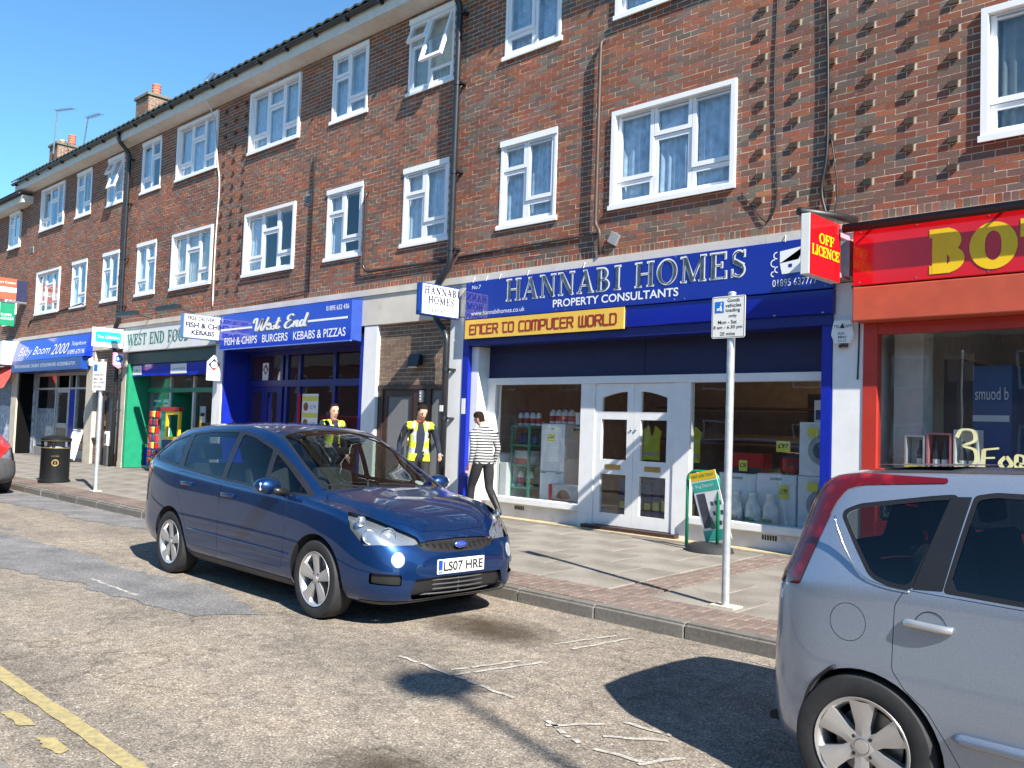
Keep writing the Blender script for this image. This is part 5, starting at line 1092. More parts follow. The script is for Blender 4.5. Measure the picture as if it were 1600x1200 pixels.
rs = thing('shutter_housing', 'orange red shutter box under the red off licence sign', 'shutter box', (-1, -0.2, 2.92)); MB().bbox(-4.17, 4.2, -0.27, 0.1, 2.925, 3.30, 0.012).build('housing', 'red_shutter', rs)
lt = thing('sign_light_trough', 'long black light trough above the red off licence sign', 'sign light', (-1, -0.35, 3.95)); MB().tube([(-4.24, -0.36, 3.95), (4.2, -0.36, 3.95)], 0.05, 12).build('trough', 'black_plastic', lt, smooth=True)
for x in (-3.9, -2.6, -1.2): MB().tube([(x, -0.03, 4.02), (x, -0.33, 3.99)], 0.014, 6).build('arm', 'black_plastic', lt)
tb = thing('alarm_box', 'white hexagonal burglar alarm box on the white pilaster', 'alarm box', (-4.36, -0.05, 2.66))
MB().prism([(-0.13, -0.02), (-0.09, -0.12), (0.09, -0.12), (0.13, -0.02), (0.10, 0.14), (-0.10, 0.14)], (-4.36, -0.085, 2.83), UX, UZ, 0.06).build('case', 'sign_white', tb); MB().lathe([(0.05, 0), (0.05, 0.03), (0, 0.035)], (-4.36, -0.05, 2.665), 12).build('sounder', 'black_plastic', tb)
text(MB(), 'TEL  CAM', (-4.46, -0.085, 2.885), UX, UZ, 0.2, 0.035, 0.002).build('lettering', 'letter_navy', tb); MB().prism([(-0.03, 0), (0.03, 0), (0, 0.06)], (-4.36, -0.088, 2.88), UX, UZ, 0.001).build('emblem', 'letter_navy', tb); text(MB(), '020\n8840\n2111', (-4.41, -0.085, 2.725), UX, UZ, 0.1, 0.11, 0.002).build('lettering', 'letter_navy', tb)
cable([(-4.28, -0.03, 3.36), (-4.22, -0.035, 3.2), (-4.19, -0.03, 2.9), (-4.20, -0.03, 2.3)], 0.009, 'cable_black', 'short black cable down the white pilaster right of the alarm box', 'cable', 'pilaster_cable')
# ---- letting boards on the left
lr = thing('letting_board', 'red and white LET BY letting board fixed high on the brick', 'letting board', (-32.2, -0.5, 5.3)); mat('board_red', (0.6, 0.10, 0.05), 0.5)
B(-32.33, -32.30, -1.05, -0.35, 5.28, 5.98).build('board', 'board_red', lr); B(-32.2995, -32.296, -1.05, -0.35, 5.52, 5.68).build('white_band', 'sign_white', lr); text(MB(), 'LET BY', (-32.296, -1.0, 5.56), UYn, UZ, 0.6, 0.09, 0.002).build('lettering', 'board_red', lr); text(MB(), 'Robert Cooper', (-32.30, -1.03, 5.78), UYn, UZ, 0.66, 0.1, 0.002).build('lettering', 'letter_white', lr)
B(-32.36, -32.33, -0.349, -0.02, 5.25, 5.95).build('back_board', 'navy_board', lr); B(-32.36, -32.3, -0.6, -0.02, 5.20, 5.25).build('bracket', 'metal_grey', lr)
lg = thing('letting_board', 'green letting board with white upright LET BY panel below the red one', 'letting board', (-32.2, -0.5, 4.4)); B(-32.36, -32.33, -1.02, -0.35, 4.42, 5.18).build('board', 'green_shop', lg); B(-32.3295, -32.326, -1.02, -0.80, 4.42, 5.18).build('white_panel', 'sign_white', lg)
text(MB(), 'L\nE\nT', (-32.326, -0.95, 4.8), UYn, UZ, 0.09, 0.32, 0.002).build('lettering', 'board_red', lg); text(MB(), '01895\n625625', (-32.33, -0.76, 4.62), UYn, UZ, 0.38, 0.2, 0.002).build('lettering', 'letter_white', lg); B(-32.37, -32.31, -0.9, -0.02, 5.181, 5.2).build('bracket', 'metal_grey', lg)
# ================================================================== VEHICLES
def pchip(pts):
    """smooth monotone curve through (x, v) points"""
    pts = sorted(pts); xs = np.array([p[0] for p in pts], float); ys = np.array([p[1] for p in pts], float)
    h = np.diff(xs); d = np.diff(ys)/h; m = np.zeros(len(xs)); m[0], m[-1] = d[0], d[-1]
    for i in range(1, len(xs)-1):
        if d[i-1]*d[i] > 0: w1, w2 = 2*h[i]+h[i-1], h[i]+2*h[i-1]; m[i] = (w1+w2)/(w1/d[i-1]+w2/d[i])
    def f(x):
        x = min(max(x, xs[0]), xs[-1]); i = min(max(np.searchsorted(xs, x)-1, 0), len(h)-1); t = (x-xs[i])/h[i]
        return float((1+2*t)*(1-t)**2*ys[i]+t*(1-t)**2*h[i]*m[i]+t*t*(3-2*t)*ys[i+1]+t*t*(t-1)*h[i]*m[i+1])
    return f
def loft_body(S, xs):
    """closed body from feature curves; rings across the car at each station"""
    F = {k: pchip(v) for k, v in S.items()}; rings = []
    for x in xs:
        zb, wl, zm, wm, zs, ws, zr, wr, zt = [F[k](x) for k in ('zb', 'wl', 'zm', 'wm', 'zs', 'ws', 'zr', 'wr', 'zt')]
        P = [(0, zb), (wl*0.75, zb), (wl*0.97, zb+0.03), (wm*0.985, zb+(zm-zb)*0.45), (wm, zm), (ws+(wm-ws)*0.55, zm+(zs-zm)*0.72), (ws, zs), (ws+(wr-ws)*0.5+0.018, zs+(zr-zs)*0.5), (wr, zr), (wr*0.84, zr+(zt-zr)*0.55), (wr*0.45, zr+(zt-zr)*0.9), (0, zt)]
        Q = [(-P[1][0], P[1][1])]+P+[(-P[-2][0], P[-2][1])]; half = []
        for i in range(1, len(Q)-2):
            for k in range(3):
                t = k/3; a, b, c, d = [Vector(q) for q in Q[i-1:i+3]]
                half.append(0.5*((2*b)+(-a+c)*t+(2*a-5*b+4*c-d)*t*t+(-a+3*b-3*c+d)*t**3))
        half.append(Vector(P[-1]))
        half[0].x = 0; half[-1].x = 0
        ring_ = [(x, -p.x, p.y) for p in half]+[(x, p.x, p.y) for p in reversed(half[1:-1])]
        rings.append(ring_)
    mb = MB(); n = len(rings[0])
    for r_ in rings: mb.v += r_
    for i in range(len(rings)-1):
        for k in range(n): mb.f.append((i*n+k, i*n+(k+1) % n, (i+1)*n+(k+1) % n, (i+1)*n+k))
    mb.f.append(tuple(range(n-1, -1, -1))); e = (len(rings)-1)*n; mb.f.append(tuple(e+k for k in range(n)))
    return mb
def tmp_obj(mb, idx=0):
    me = bpy.data.meshes.new('tmp'); me.from_pydata(mb.v, [], mb.f); me.validate()
    bm = bmesh.new(); bm.from_mesh(me); bmesh.ops.recalc_face_normals(bm, faces=bm.faces); bm.to_mesh(me); bm.free()
    for k in range(3): me.materials.append(None)
    me.polygons.foreach_set('material_index', [idx]*len(me.polygons)); o = bpy.data.objects.new('tmp', me); COL.objects.link(o); return o
def boolean(o, cut, op):
    """evaluated boolean -> new temp object"""
    m = o.modifiers.new('b', 'BOOLEAN'); m.operation = op; m.object = cut; m.solver = 'EXACT'
    bpy.context.view_layer.update(); dg = bpy.context.evaluated_depsgraph_get(); me = bpy.data.meshes.new_from_object(o.evaluated_get(dg))
    o.modifiers.clear(); r = bpy.data.objects.new('tmp', me); COL.objects.link(r); return r
def drop(*os_):
    for o in os_: me = o.data; bpy.data.objects.remove(o); bpy.data.meshes.remove(me)
def strip(me, idx=1):
    bm = bmesh.new(); bm.from_mesh(me); bmesh.ops.delete(bm, geom=[f for f in bm.faces if f.material_index == idx], context='FACES')
    bmesh.ops.remove_doubles(bm, verts=bm.verts, dist=1e-4); bm.to_mesh(me); bm.free()
def offset2d(poly, d):
    """inset a polygon (either winding) by d"""
    A = sum(a[0]*b[1]-b[0]*a[1] for a, b in zip(poly, poly[1:]+poly[:1])); s = 1 if A > 0 else -1; n = len(poly); out = []
    for i in range(n):
        p0, p1, p2 = [Vector(poly[(i+k-1) % n]) for k in range(3)]; e1, e2 = (p1-p0).normalized(), (p2-p1).normalized()
        n1, n2 = Vector((-e1.y, e1.x))*s, Vector((-e2.y, e2.x))*s; b = (n1+n2); b = b/max(0.35, (1+n1.dot(n2))); out.append(tuple(p1+b*d))
    return out
def round2d(poly, r=0.03, n=4):
    out = []
    for i in range(len(poly)):
        a, b, c = [Vector(poly[(i+k-1) % len(poly)]) for k in range(3)]; u, v = a-b, c-b; q = min(r, u.length*0.4, v.length*0.4); p0, p1 = b+u.normalized()*q, b+v.normalized()*q
        for k in range(n+1): t = k/n; out.append(tuple((1-t)**2*p0+2*t*(1-t)*b+t*t*p1))
    return out
class Cutter:
    """outline in a plane (o, ux, uy) extruded both ways along the normal"""
    def __init__(s, poly, o, ux, uy, d0, d1): s.p, s.o, s.ux, s.uy, s.d0, s.d1 = poly, Vector(o), Vector(ux), Vector(uy), d0, d1
    def mb(s, inset=0.0):
        p = offset2d(s.p, inset) if inset else s.p; n = s.ux.cross(s.uy).normalized(); return MB().prism(p, s.o+n*s.d1, s.ux, s.uy, s.d1-s.d0)
def side_cut(poly, side, r=0.03, y0=0.35, y1=1.3):          # side -1 = right-hand (street) side
    return Cutter(round2d(poly, r), (0, 0, 0), (1, 0, 0), (0, 0, 1), y0 if side < 0 else -y1, y1 if side < 0 else -y0)
def cut3d(pts, d, d0=-0.25, d1=0.5, r=0.02):
    """outline through 3D points, pushed along d"""
    d = Vector(d).normalized(); ux = Vector((0, 0, 1)).cross(d).normalized(); uy = d.cross(ux); o = sum((Vector(p) for p in pts), Vector())/len(pts)
    return Cutter(round2d([((Vector(p)-o).dot(ux), (Vector(p)-o).dot(uy)) for p in pts], r), o, ux, uy, d0, d1)
from mathutils.bvhtree import BVHTree
from mathutils.interpolate import poly_3d_calc
def true_normals(me, src):
    """give a cut panel the shading normals of the whole uncut body"""
    bvh, V_, Nn, Fs = src; out = []
    for v in me.vertices:
        loc, _, i, _ = bvh.find_nearest(v.co); f = Fs[i]; w_ = poly_3d_calc([V_[k] for k in f], loc)
        out.append(sum((Nn[k]*a for k, a in zip(f, w_)), Vector()).normalized())
    me.normals_split_custom_set_from_vertices(out)
class Car:
    def __init__(s, root, spec, xs, arches, paint, inner='car_inner'):
        s.root, s.paint, s.holes = root, paint, []; s.solid = tmp_obj(loft_body(spec, xs)); s.inner = inner
        m0 = s.solid.data; V_ = [v.co.copy() for v in m0.vertices]; Fs = [tuple(p.vertices) for p in m0.polygons]; s.src = (BVHTree.FromPolygons(V_, Fs), V_, [v.normal.copy() for v in m0.vertices], Fs)
        for (x, z, r, y0) in arches:
            for sd in (-1, 1):
                c = tmp_obj(MB().lathe([(0, y0*sd), (r, y0*sd), (r, 1.4*sd), (0, 1.4*sd)], (x, 0, z), 40, 'Y'), 2)
                n = boolean(s.solid, c, 'DIFFERENCE'); drop(s.solid, c); s.solid = n
    def patch(s, cut, name, m, inset=0.0, push=0.0, inner=None, parent=None, hole=True, thick=0.0):
        c = tmp_obj(cut.mb(inset), 1); r = boolean(s.solid, c, 'INTERSECT'); drop(c)
        if inner is not None:
            for q_ in (inner if isinstance(inner, list) else [inner]):
                c2 = tmp_obj(q_.mb(), 1); r2 = boolean(r, c2, 'DIFFERENCE'); drop(r, c2); r = r2
        strip(r.data, 1); me = r.data; bm = bmesh.new(); bm.from_mesh(me); bmesh.ops.recalc_face_normals(bm, faces=bm.faces); bm.normal_update()
        ctr = Vector((0, 0, 0.7)); 
        if bm.faces and sum(f.normal.dot(f.calc_center_median()-Vector((f.calc_center_median().x*0.5, 0, 0.6)))*f.calc_area() for f in bm.faces) < 0: bmesh.ops.reverse_faces(bm, faces=bm.faces)
        bm.normal_update()
        if push:
            for v in bm.verts: v.co -= v.normal*push
        bm.to_mesh(me); bm.free(); me.materials.clear(); me.materials.append(MAT[m]); me.polygons.foreach_set('material_index', [0]*len(me.polygons)); me.polygons.foreach_set('use_smooth', [True]*len(me.polygons))
        true_normals(me, s.src); r.name = name; me.name = name; r.parent = parent or s.root
        pass
        if hole: s.holes.append(cut)
        return r
    def body(s, name='body'):
        b = s.solid
        groups = []
        for h in s.holes:
            m_ = h.mb(); A = np.array(m_.v); lo, hi = A.min(0)-0.01, A.max(0)+0.01
            for g in groups:
                if all((hi < l2).any() or (lo > h2).any() for l2, h2 in g[1]): g[0].add(m_.v, m_.f); g[1].append((lo, hi)); break
            else: groups.append([MB().add(m_.v, m_.f), [(lo, hi)]])
        for g in groups: c = tmp_obj(g[0], 1); n = boolean(b, c, 'DIFFERENCE'); drop(c, b); b = n
        strip(b.data, 1); me = b.data; keep = [p.material_index for p in me.polygons]; me.materials.clear(); me.materials.append(MAT[s.paint]); me.materials.append(MAT[s.inner]); me.materials.append(MAT['car_inner']); me.materials.append(MAT['car_inner'])
        me.polygons.foreach_set('material_index', keep)
        for p in me.polygons: p.use_smooth = p.material_index != 2
        true_normals(me, s.src); b.name = name; me.name = name; b.parent = s.root
        return b
def car_paint(name, col, flake, coat=1.0, metal=0.35, rough=0.32):
    m, t, b = new_mat(name); tc = N(t, 'ShaderNodeTexCoord'); v = N(t, 'ShaderNodeTexVoronoi'); v.inputs['Scale'].default_value = 900; t.links.new(tc.outputs['Object'], v.inputs['Vector'])
    sp_ = N(t, 'ShaderNodeSeparateColor'); t.links.new(v.outputs['Color'], sp_.inputs[0]); r = ramp(t, [(0.0, col), (1.0, flake)]); t.links.new(sp_.outputs[0], r.inputs[0])
    n = N(t, 'ShaderNodeTexNoise'); n.inputs['Scale'].default_value = 2.5; n.inputs['Detail'].default_value = 7; t.links.new(tc.outputs['Object'], n.inputs['Vector'])
    rr = ramp(t, [(0.35, (0.0, 0.0, 0.0)), (0.75, (1, 1, 1))]); t.links.new(n.outputs['Fac'], rr.inputs[0])
    mx = N(t, 'ShaderNodeMix', data_type='RGBA'); mx.inputs[7].default_value = (0.2, 0.18, 0.15, 1); mr = N(t, 'ShaderNodeMath', operation='MULTIPLY'); mr.inputs[1].default_value = 0.012; t.links.new(rr.outputs[0], mr.inputs[0]); t.links.new(mr.outputs[0], mx.inputs[0]); t.links.new(r.outputs[0], mx.inputs[6])
    t.links.new(mx.outputs[2], b.inputs['Base Color']); b.inputs['Metallic'].default_value = metal; b.inputs['Roughness'].default_value = rough; b.inputs['Coat Weight'].default_value = coat; b.inputs['Coat Roughness'].default_value = 0.025; b.inputs['Coat IOR'].default_value = 1.5
    out = t.nodes['Material Output']; df = N(t, 'ShaderNodeBsdfDiffuse'); df.inputs[0].default_value = (0.012, 0.012, 0.013, 1)      # unpainted lining on the inside of the panels
    ge = N(t, 'ShaderNodeNewGeometry'); ms_ = N(t, 'ShaderNodeMixShader'); t.links.new(ge.outputs['Backfacing'], ms_.inputs[0]); t.links.new(b.outputs[0], ms_.inputs[1]); t.links.new(df.outputs[0], ms_.inputs[2]); t.links.new(ms_.outputs[0], out.inputs[0])
car_paint('paint_blue', (0.002, 0.018, 0.085), (0.003, 0.048, 0.175), metal=0.7, rough=0.34); car_paint('paint_silver', (0.235, 0.28, 0.355), (0.36, 0.415, 0.505), metal=0.6, rough=0.30); car_paint('paint_red', (0.45, 0.01, 0.012), (0.6, 0.02, 0.02), metal=0.1)
mat('car_inner', (0.012, 0.012, 0.013), 0.85); mat('rubber', (0.02, 0.02, 0.021), 0.75, var=0.2, scale=20); mat('alloy', (0.60, 0.59, 0.58), 0.28, metal=0.7, var=0.08); mat('alloy_dark', (0.05, 0.05, 0.05), 0.5, metal=0.5); mat('trim_black', (0.014, 0.014, 0.015), 0.38); mat('seat_cloth', (0.035, 0.036, 0.04), 0.9, var=0.2, scale=30)
mat('plastic_grey', (0.06, 0.06, 0.062), 0.6, var=0.1); mat('chrome', (0.75, 0.75, 0.76), 0.12, metal=1.0, var=0.02); mat('disc_steel', (0.3, 0.29, 0.28), 0.4, metal=0.9); mat('amber', (0.7, 0.2, 0.02), 0.3); mat('plate_white', (0.80, 0.80, 0.78), 0.4, var=0.02); mat('plate_blue', (0.01, 0.05, 0.4), 0.4); mat('grille_matt', (0.02, 0.02, 0.021), 0.9, spec=0.05); mat('fog_lens', (0.30, 0.31, 0.32), 0.55, metal=0.2, var=0.4, scale=30); mat('lamp_cell', (0.50, 0.51, 0.53), 0.25, metal=0.8)
glass('car_glass', (0.50, 0.57, 0.55)); glass('car_glass_dark', (0.36, 0.40, 0.40)); glass('lens_clear', (0.95, 0.97, 0.97))
def lens_mat(name, col):
    m, t, b = new_mat(name); b.inputs['Base Color'].default_value = (*col, 1); b.inputs['Roughness'].default_value = 0.12; b.inputs['Coat Weight'].default_value = 0.6; b.inputs['Transmission Weight'].default_value = 0.0
    tc = N(t, 'ShaderNodeTexCoord'); v = N(t, 'ShaderNodeTexVoronoi'); v.inputs['Scale'].default_value = 14; t.links.new(tc.outputs['Object'], v.inputs['Vector']); r = ramp(t, [(0.0, [c*1.7 for c in col]), (0.5, [c*0.55 for c in col])]); t.links.new(v.outputs['Distance'], r.inputs[0]); t.links.new(r.outputs[0], b.inputs['Base Color'])
lens_mat('lens_red', (0.20, 0.004, 0.006))
def wheel(root, x, y, r, w, rim, spokes, side, style, steer=0.0):
    """tyre with rim, spokes, hub and brake disc; outer face towards side"""
    T_ = Matrix.Translation((x, y, r)) @ Matrix.Rotation(steer, 4, 'Z'); s = side
    def fin(mb, name, m, par, sm=True, ang=0.6): return mb.xf(T_).build(name, m, par, local=True, smooth=sm, angle=ang)
    h = w/2
    ty = fin(MB().lathe([(rim-0.005, -h*0.8*s), (rim+0.012, -h*s), (r*0.93, -h*s), (r*0.985, -h*0.82*s), (r, -h*0.5*s), (r, h*0.5*s), (r*0.985, h*0.80*s), (r*0.95, h*0.96*s), (r*0.9, h*s), (rim+0.03, h*0.99*s), (rim+0.010, h*0.93*s), (rim-0.002, h*0.88*s)], (0, 0, 0), 48, 'Y'), 'wheel', 'rubber', root)
    fin(MB().lathe([(rim, -h*0.9*s), (rim-0.02, -h*0.7*s), (rim-0.03, 0), (rim-0.025, h*0.6*s), (rim-0.012, h*0.84*s), (rim+0.006, h*0.95*s), (rim+0.004, h*0.985*s), (rim-0.008, h*0.93*s)], (0, 0, 0), 48, 'Y'), 'rim', 'alloy', ty)
    fin(MB().lathe([(0.0, h*0.0*s), (rim*0.72, 0.0), (rim*0.72, -0.02*s)], (0, 0, 0), 32, 'Y'), 'brake_disc', 'disc_steel', ty)
    yo = h*0.80*s
    for k in range(spokes):
        a = 2*PI*k/spokes+PI/2; c, sn = math.cos(a), math.sin(a); r0, r1 = 0.035, rim-0.012
        if style == 'wide': w0, w1, wm_ = 0.030, 0.060, 0.036
        else: w0, w1, wm_ = 0.032, 0.058, 0.031
        out = [(r0, -w0), (r0+0.05, -wm_), (r1, -w1), (r1, w1), (r0+0.05, wm_), (r0, w0)]; v1 = []; v2 = []
        for (rr_, tt) in out:
            px, pz_ = rr_*c-tt*sn, rr_*sn+tt*c; dish = yo-0.022*s*math.sin((rr_-r0)/(r1-r0)*PI)*0.6+(-0.012*s if rr_ < 0.06 else 0); v1.append((px, dish+0.010*s, pz_)); v2.append((px*1.0, dish-0.030*s, pz_))
        # ridge along the middle gives each spoke two facets
        m0 = [(r0*c, v1[0][1]+0.004*s, r0*sn), ((r0+0.06)*c, v1[1][1]+0.010*s, (r0+0.06)*sn), (r1*c, v1[2][1]+0.006*s, r1*sn)]
        sp2 = MB().add(v1+v2+m0, [(0, 1, 13, 12), (1, 2, 14, 13), (12, 13, 4, 5), (13, 14, 3, 4), (0, 6, 7, 1), (1, 7, 8, 2), (3, 9, 10, 4), (4, 10, 11, 5)])
        fin(sp2, 'spoke', 'alloy', ty, True, 0.35)
    fin(MB().lathe([(0.062, yo-0.03*s), (0.060, yo-0.002*s), (0.034, yo+0.004*s)], (0, 0, 0), 24, 'Y'), 'hub', 'alloy', ty)
    fin(MB().lathe([(0.032, yo-0.01*s), (0.031, yo+0.008*s), (0.0, yo+0.012*s)], (0, 0, 0), 20, 'Y'), 'hub_cap', 'alloy', ty)
    for k in range(spokes if style == 'wide' else 4):
        a = 2*PI*(k+0.5)/(spokes if style == 'wide' else 4)+PI/2; fin(MB().lathe([(0.009, yo-0.02*s), (0.008, yo+0.004*s), (0.0, yo+0.004*s)], (0.052*math.cos(a), 0, 0.052*math.sin(a)), 8, 'Y'), 'wheel_nut', 'alloy_dark', ty)
    return ty
def seat(root, x, y, name='seat'):
    s = MB(); bm_ = MB()
    s.bbox(x-0.25, x+0.27, y-0.24, y+0.24, 0.50, 0.66, 0.05); o = s.build(name, 'seat_cloth', root, local=True, smooth=True, angle=0.9)
    b = MB().bbox(-0.06, 0.08, -0.23, 0.23, 0.0, 0.60, 0.05); b.xf(Matrix.Translation((x-0.25, y, 0.60)) @ Matrix.Rotation(R(-14), 4, 'Y')); b.build('backrest', 'seat_cloth', o, local=True, smooth=True, angle=0.9)
    h_ = MB().bbox(-0.04, 0.05, -0.13, 0.13, 0.0, 0.18, 0.04); h_.xf(Matrix.Translation((x-0.39, y, 1.22)) @ Matrix.Rotation(R(-10), 4, 'Y')); h_.build('headrest', 'seat_cloth', o, local=True, smooth=True, angle=0.9)
def stations(x0, x1):
    """dense near both ends"""
    a = [x0+d for d in (0, 0.012, 0.03, 0.055, 0.09, 0.13, 0.18)]; b = [x1-d for d in (0, 0.012, 0.03, 0.055, 0.09, 0.13, 0.18)]
    n = 46; mid = [x0+0.25+(x1-x0-0.5)*k/n for k in range(n+1)]; return sorted(a+mid+b)

# ------------------------------------------------------------------ blue people carrier
bc = thing('parked_car', 'dark blue people carrier parked at the kerb, registration LS07 HRE', 'car', (-7.69, -4.745, 0.0), R(-0.6))
SM = {'zb': [(-2.4, 0.42), (-2.3, 0.32), (-2.1, 0.26), (-1.4, 0.21), (1.4, 0.19), (2.1, 0.19), (2.3, 0.22), (2.385, 0.28)],
 'wl': [(-2.4, 0.55), (-2.33, 0.70), (-2.1, 0.80), (-1.4, 0.86), (1.4, 0.86), (2.0, 0.80), (2.25, 0.68), (2.345, 0.55), (2.385, 0.42)],
 'zm': [(-2.4, 0.62), (-1.5, 0.66), (0, 0.64), (1.4, 0.60), (2.1, 0.52), (2.385, 0.46)],
 'wm': [(-2.4, 0.60), (-2.37, 0.72), (-2.28, 0.82), (-2.0, 0.895), (-1.4, 0.925), (0, 0.925), (1.4, 0.925), (1.85, 0.895), (2.12, 0.82), (2.27, 0.72), (2.345, 0.60), (2.385, 0.46)],
 'zs': [(-2.4, 0.85), (-2.3, 1.08), (-2.1, 1.18), (-1.5, 1.13), (-0.4, 1.06), (0.7, 1.01), (1.2, 0.985), (1.6, 0.945), (1.95, 0.86), (2.2, 0.735), (2.33, 0.62), (2.385, 0.54)],
 'ws': [(-2.4, 0.58), (-2.36, 0.70), (-2.25, 0.80), (-2.0, 0.85), (-1.4, 0.885), (0, 0.89), (1.1, 0.885), (1.6, 0.87), (1.95, 0.81), (2.15, 0.72), (2.30, 0.58), (2.385, 0.42)],
 'zr': [(-2.4, 0.95), (-2.3, 1.20), (-2.18, 1.38), (-2.0, 1.45), (-1.7, 1.51), (-1.2, 1.555), (-0.5, 1.58), (0.05, 1.54), (0.35, 1.44), (0.75, 1.255), (1.1, 1.085), (1.25, 1.03), (1.6, 0.975), (1.95, 0.90), (2.15, 0.82), (2.27, 0.73), (2.345, 0.65), (2.385, 0.58)],
 'wr': [(-2.4, 0.50), (-2.3, 0.56), (-2.1, 0.60), (-1.4, 0.66), (-0.5, 0.68), (0.1, 0.67), (0.6, 0.70), (1.1, 0.77), (1.3, 0.76), (1.7, 0.68), (2.1, 0.55), (2.3, 0.42), (2.385, 0.30)],
 'zt': [(-2.4, 1.0), (-2.33, 1.22), (-2.24, 1.40), (-2.12, 1.52), (-1.8, 1.60), (-1.2, 1.645), (-0.5, 1.66), (-0.1, 1.64), (0.2, 1.575), (0.6, 1.40), (1.0, 1.21), (1.22, 1.11), (1.35, 1.075), (1.7, 1.015), (2.0, 0.935), (2.18, 0.85), (2.29, 0.75), (2.345, 0.67), (2.385, 0.60)]}
car = Car(bc, SM, stations(-2.4, 2.385), [(1.425, 0.335, 0.385, 0.60), (-1.425, 0.335, 0.385, 0.60)], 'paint_blue')
QF = [(1.15, 1.035), (0.53, 1.055), (0.42, 1.36)]
FW = [(0.45, 1.055), (-0.27, 1.085), (-0.27, 1.53), (-0.02, 1.495), (0.33, 1.395)]
RW = [(-0.37, 1.09), (-1.24, 1.15), (-1.36, 1.495), (-0.9, 1.535), (-0.37, 1.545)]
RQ = [(-1.36, 1.16), (-1.98, 1.215), (-2.06, 1.27), (-1.95, 1.38), (-1.47, 1.485)]
BAND = [(1.24, 1.015), (0.5, 1.03), (-0.3, 1.062), (-1.3, 1.132), (-2.0, 1.19), (-2.10, 1.26), (-1.97, 1.405), (-1.5, 1.508), (-0.9, 1.556), (-0.32, 1.566), (-0.03, 1.525), (0.36, 1.42), (0.80, 1.235)]
for sd in (-1, 1):
    wins = [(nm, side_cut(P_, sd), gm) for nm, P_, gm in (('quarter_window', QF, 'car_glass'), ('front_door_window', FW, 'car_glass'), ('rear_door_window', RW, 'car_glass_dark'), ('rear_quarter_window', RQ, 'car_glass_dark'))]
    car.patch(side_cut(BAND, sd), 'window_trim', 'trim_black', inner=[w_[1] for w_ in wins], push=0.001)
    for nm, c_, gm in wins: car.patch(c_, nm, gm, push=0.005, hole=False)
    FD = [(0.88, 0.36), (0.93, 0.62), (0.92, 1.0), (-0.325, 1.045), (-0.325, 0.36)]
    RD = [(-0.335, 0.36), (-0.335, 1.045), (-1.29, 1.105), (-1.40, 1.0), (-1.20, 0.78), (-1.04, 0.58), (-0.98, 0.36)]
    fd = car.patch(side_cut(FD, sd, 0.04), 'front_door', 'paint_blue', inset=0.0028, thick=0.02); rd = car.patch(side_cut(RD, sd, 0.04), 'rear_door', 'paint_blue', inset=0.0028, thick=0.02)
    for d_, hx, hz in ((fd, -0.16, 0.93), (rd, -1.06, 0.985)):
        hb = MB().bbox(hx-0.12, hx+0.12, -0.935 if sd < 0 else 0.90, -0.90 if sd < 0 else 0.935, hz-0.022, hz+0.02, 0.012); hb.build('handle', 'paint_blue', d_, local=True, smooth=True, angle=0.9)
    hl = [(2.02, 0.80*sd, 0.66), (2.22, 0.62*sd, 0.665), (2.32, 0.40*sd, 0.685), (2.27, 0.42*sd, 0.745), (2.12, 0.60*sd, 0.835), (1.93, 0.73*sd, 0.915), (1.76, 0.82*sd, 0.945), (1.84, 0.86*sd, 0.82)]
    c_ = cut3d(hl, (0.72, 0.6*sd, 0.42), -0.35, 0.5, 0.02)
    lens = car.patch(c_, 'headlight', 'lens_clear', push=0.002); car.patch(c_, 'reflector', 'lamp_cell', push=0.045, hole=False, parent=lens, inset=-0.022)
    for cx, cy, cz, rr in ((2.10, 0.615, 0.735, 0.07), (1.995, 0.735, 0.74, 0.062), (1.905, 0.775, 0.855, 0.04)):
        d = Vector((0.80, 0.5*sd, 0.30)).normalized(); mt = Matrix.Translation((cx, cy*sd, cz)) @ d.to_track_quat('Z', 'Y').to_matrix().to_4x4()
        MB().lathe([(0.0, -0.03), (rr*0.45, -0.02), (rr*0.8, 0.01), (rr, 0.05), (rr*1.08, 0.05)], (0, 0, 0), 20).xf(mt).build('lamp_bowl', 'chrome', lens, local=True, smooth=True)
    fp = [(2.24, 0.60*sd, 0.555), (2.24, 0.50*sd, 0.555), (2.24, 0.50*sd, 0.635), (2.24, 0.60*sd, 0.635)]
    fl_ = [(2.2, (0.60+0.062*math.cos(2*PI*k/16))*sd, 0.575+0.062*math.sin(2*PI*k/16)) for k in range(16)]
    fg = car.patch(cut3d(fl_, (1, 0.35*sd, 0), -0.4, 0.5, 0.004), 'fog_lamp', 'fog_lens', push=-0.004)
    ik = [(2.2, 0.55*sd, 0.365), (2.1, 0.80*sd, 0.38), (2.1, 0.80*sd, 0.47), (2.2, 0.55*sd, 0.455)]
    car.patch(cut3d(ik, (1, 0.45*sd, 0), -0.16, 0.5, 0.02), 'side_intake', 'trim_black', push=0.03)
    car.patch(side_cut([(-0.98, 0.17), (1.0, 0.17), (1.0, 0.27), (-0.98, 0.285)], sd, 0.01, y0=0.6), 'sill_trim', 'plastic_grey', push=-0.004, hole=False)
    MB().tube(smooth_path([(1.0, 0.931*sd, 0.50), (0.0, 0.934*sd, 0.515), (-0.96, 0.931*sd, 0.53)], 5), 0.007, 6).build('side_moulding', 'paint_blue', bc, local=True, smooth=True)
    tl_ = [(-2.30, 0.80*sd, 1.02), (-2.30, 0.80*sd, 0.80), (-2.15, 0.86*sd, 0.86), (-2.02, 0.86*sd, 1.08), (-2.08, 0.82*sd, 1.24), (-2.2, 0.72*sd, 1.30)]
    car.patch(cut3d(tl_, (-0.7, 0.7*sd, 0), -0.3, 0.5, 0.02), 'tail_light', 'lens_red', push=-0.003)
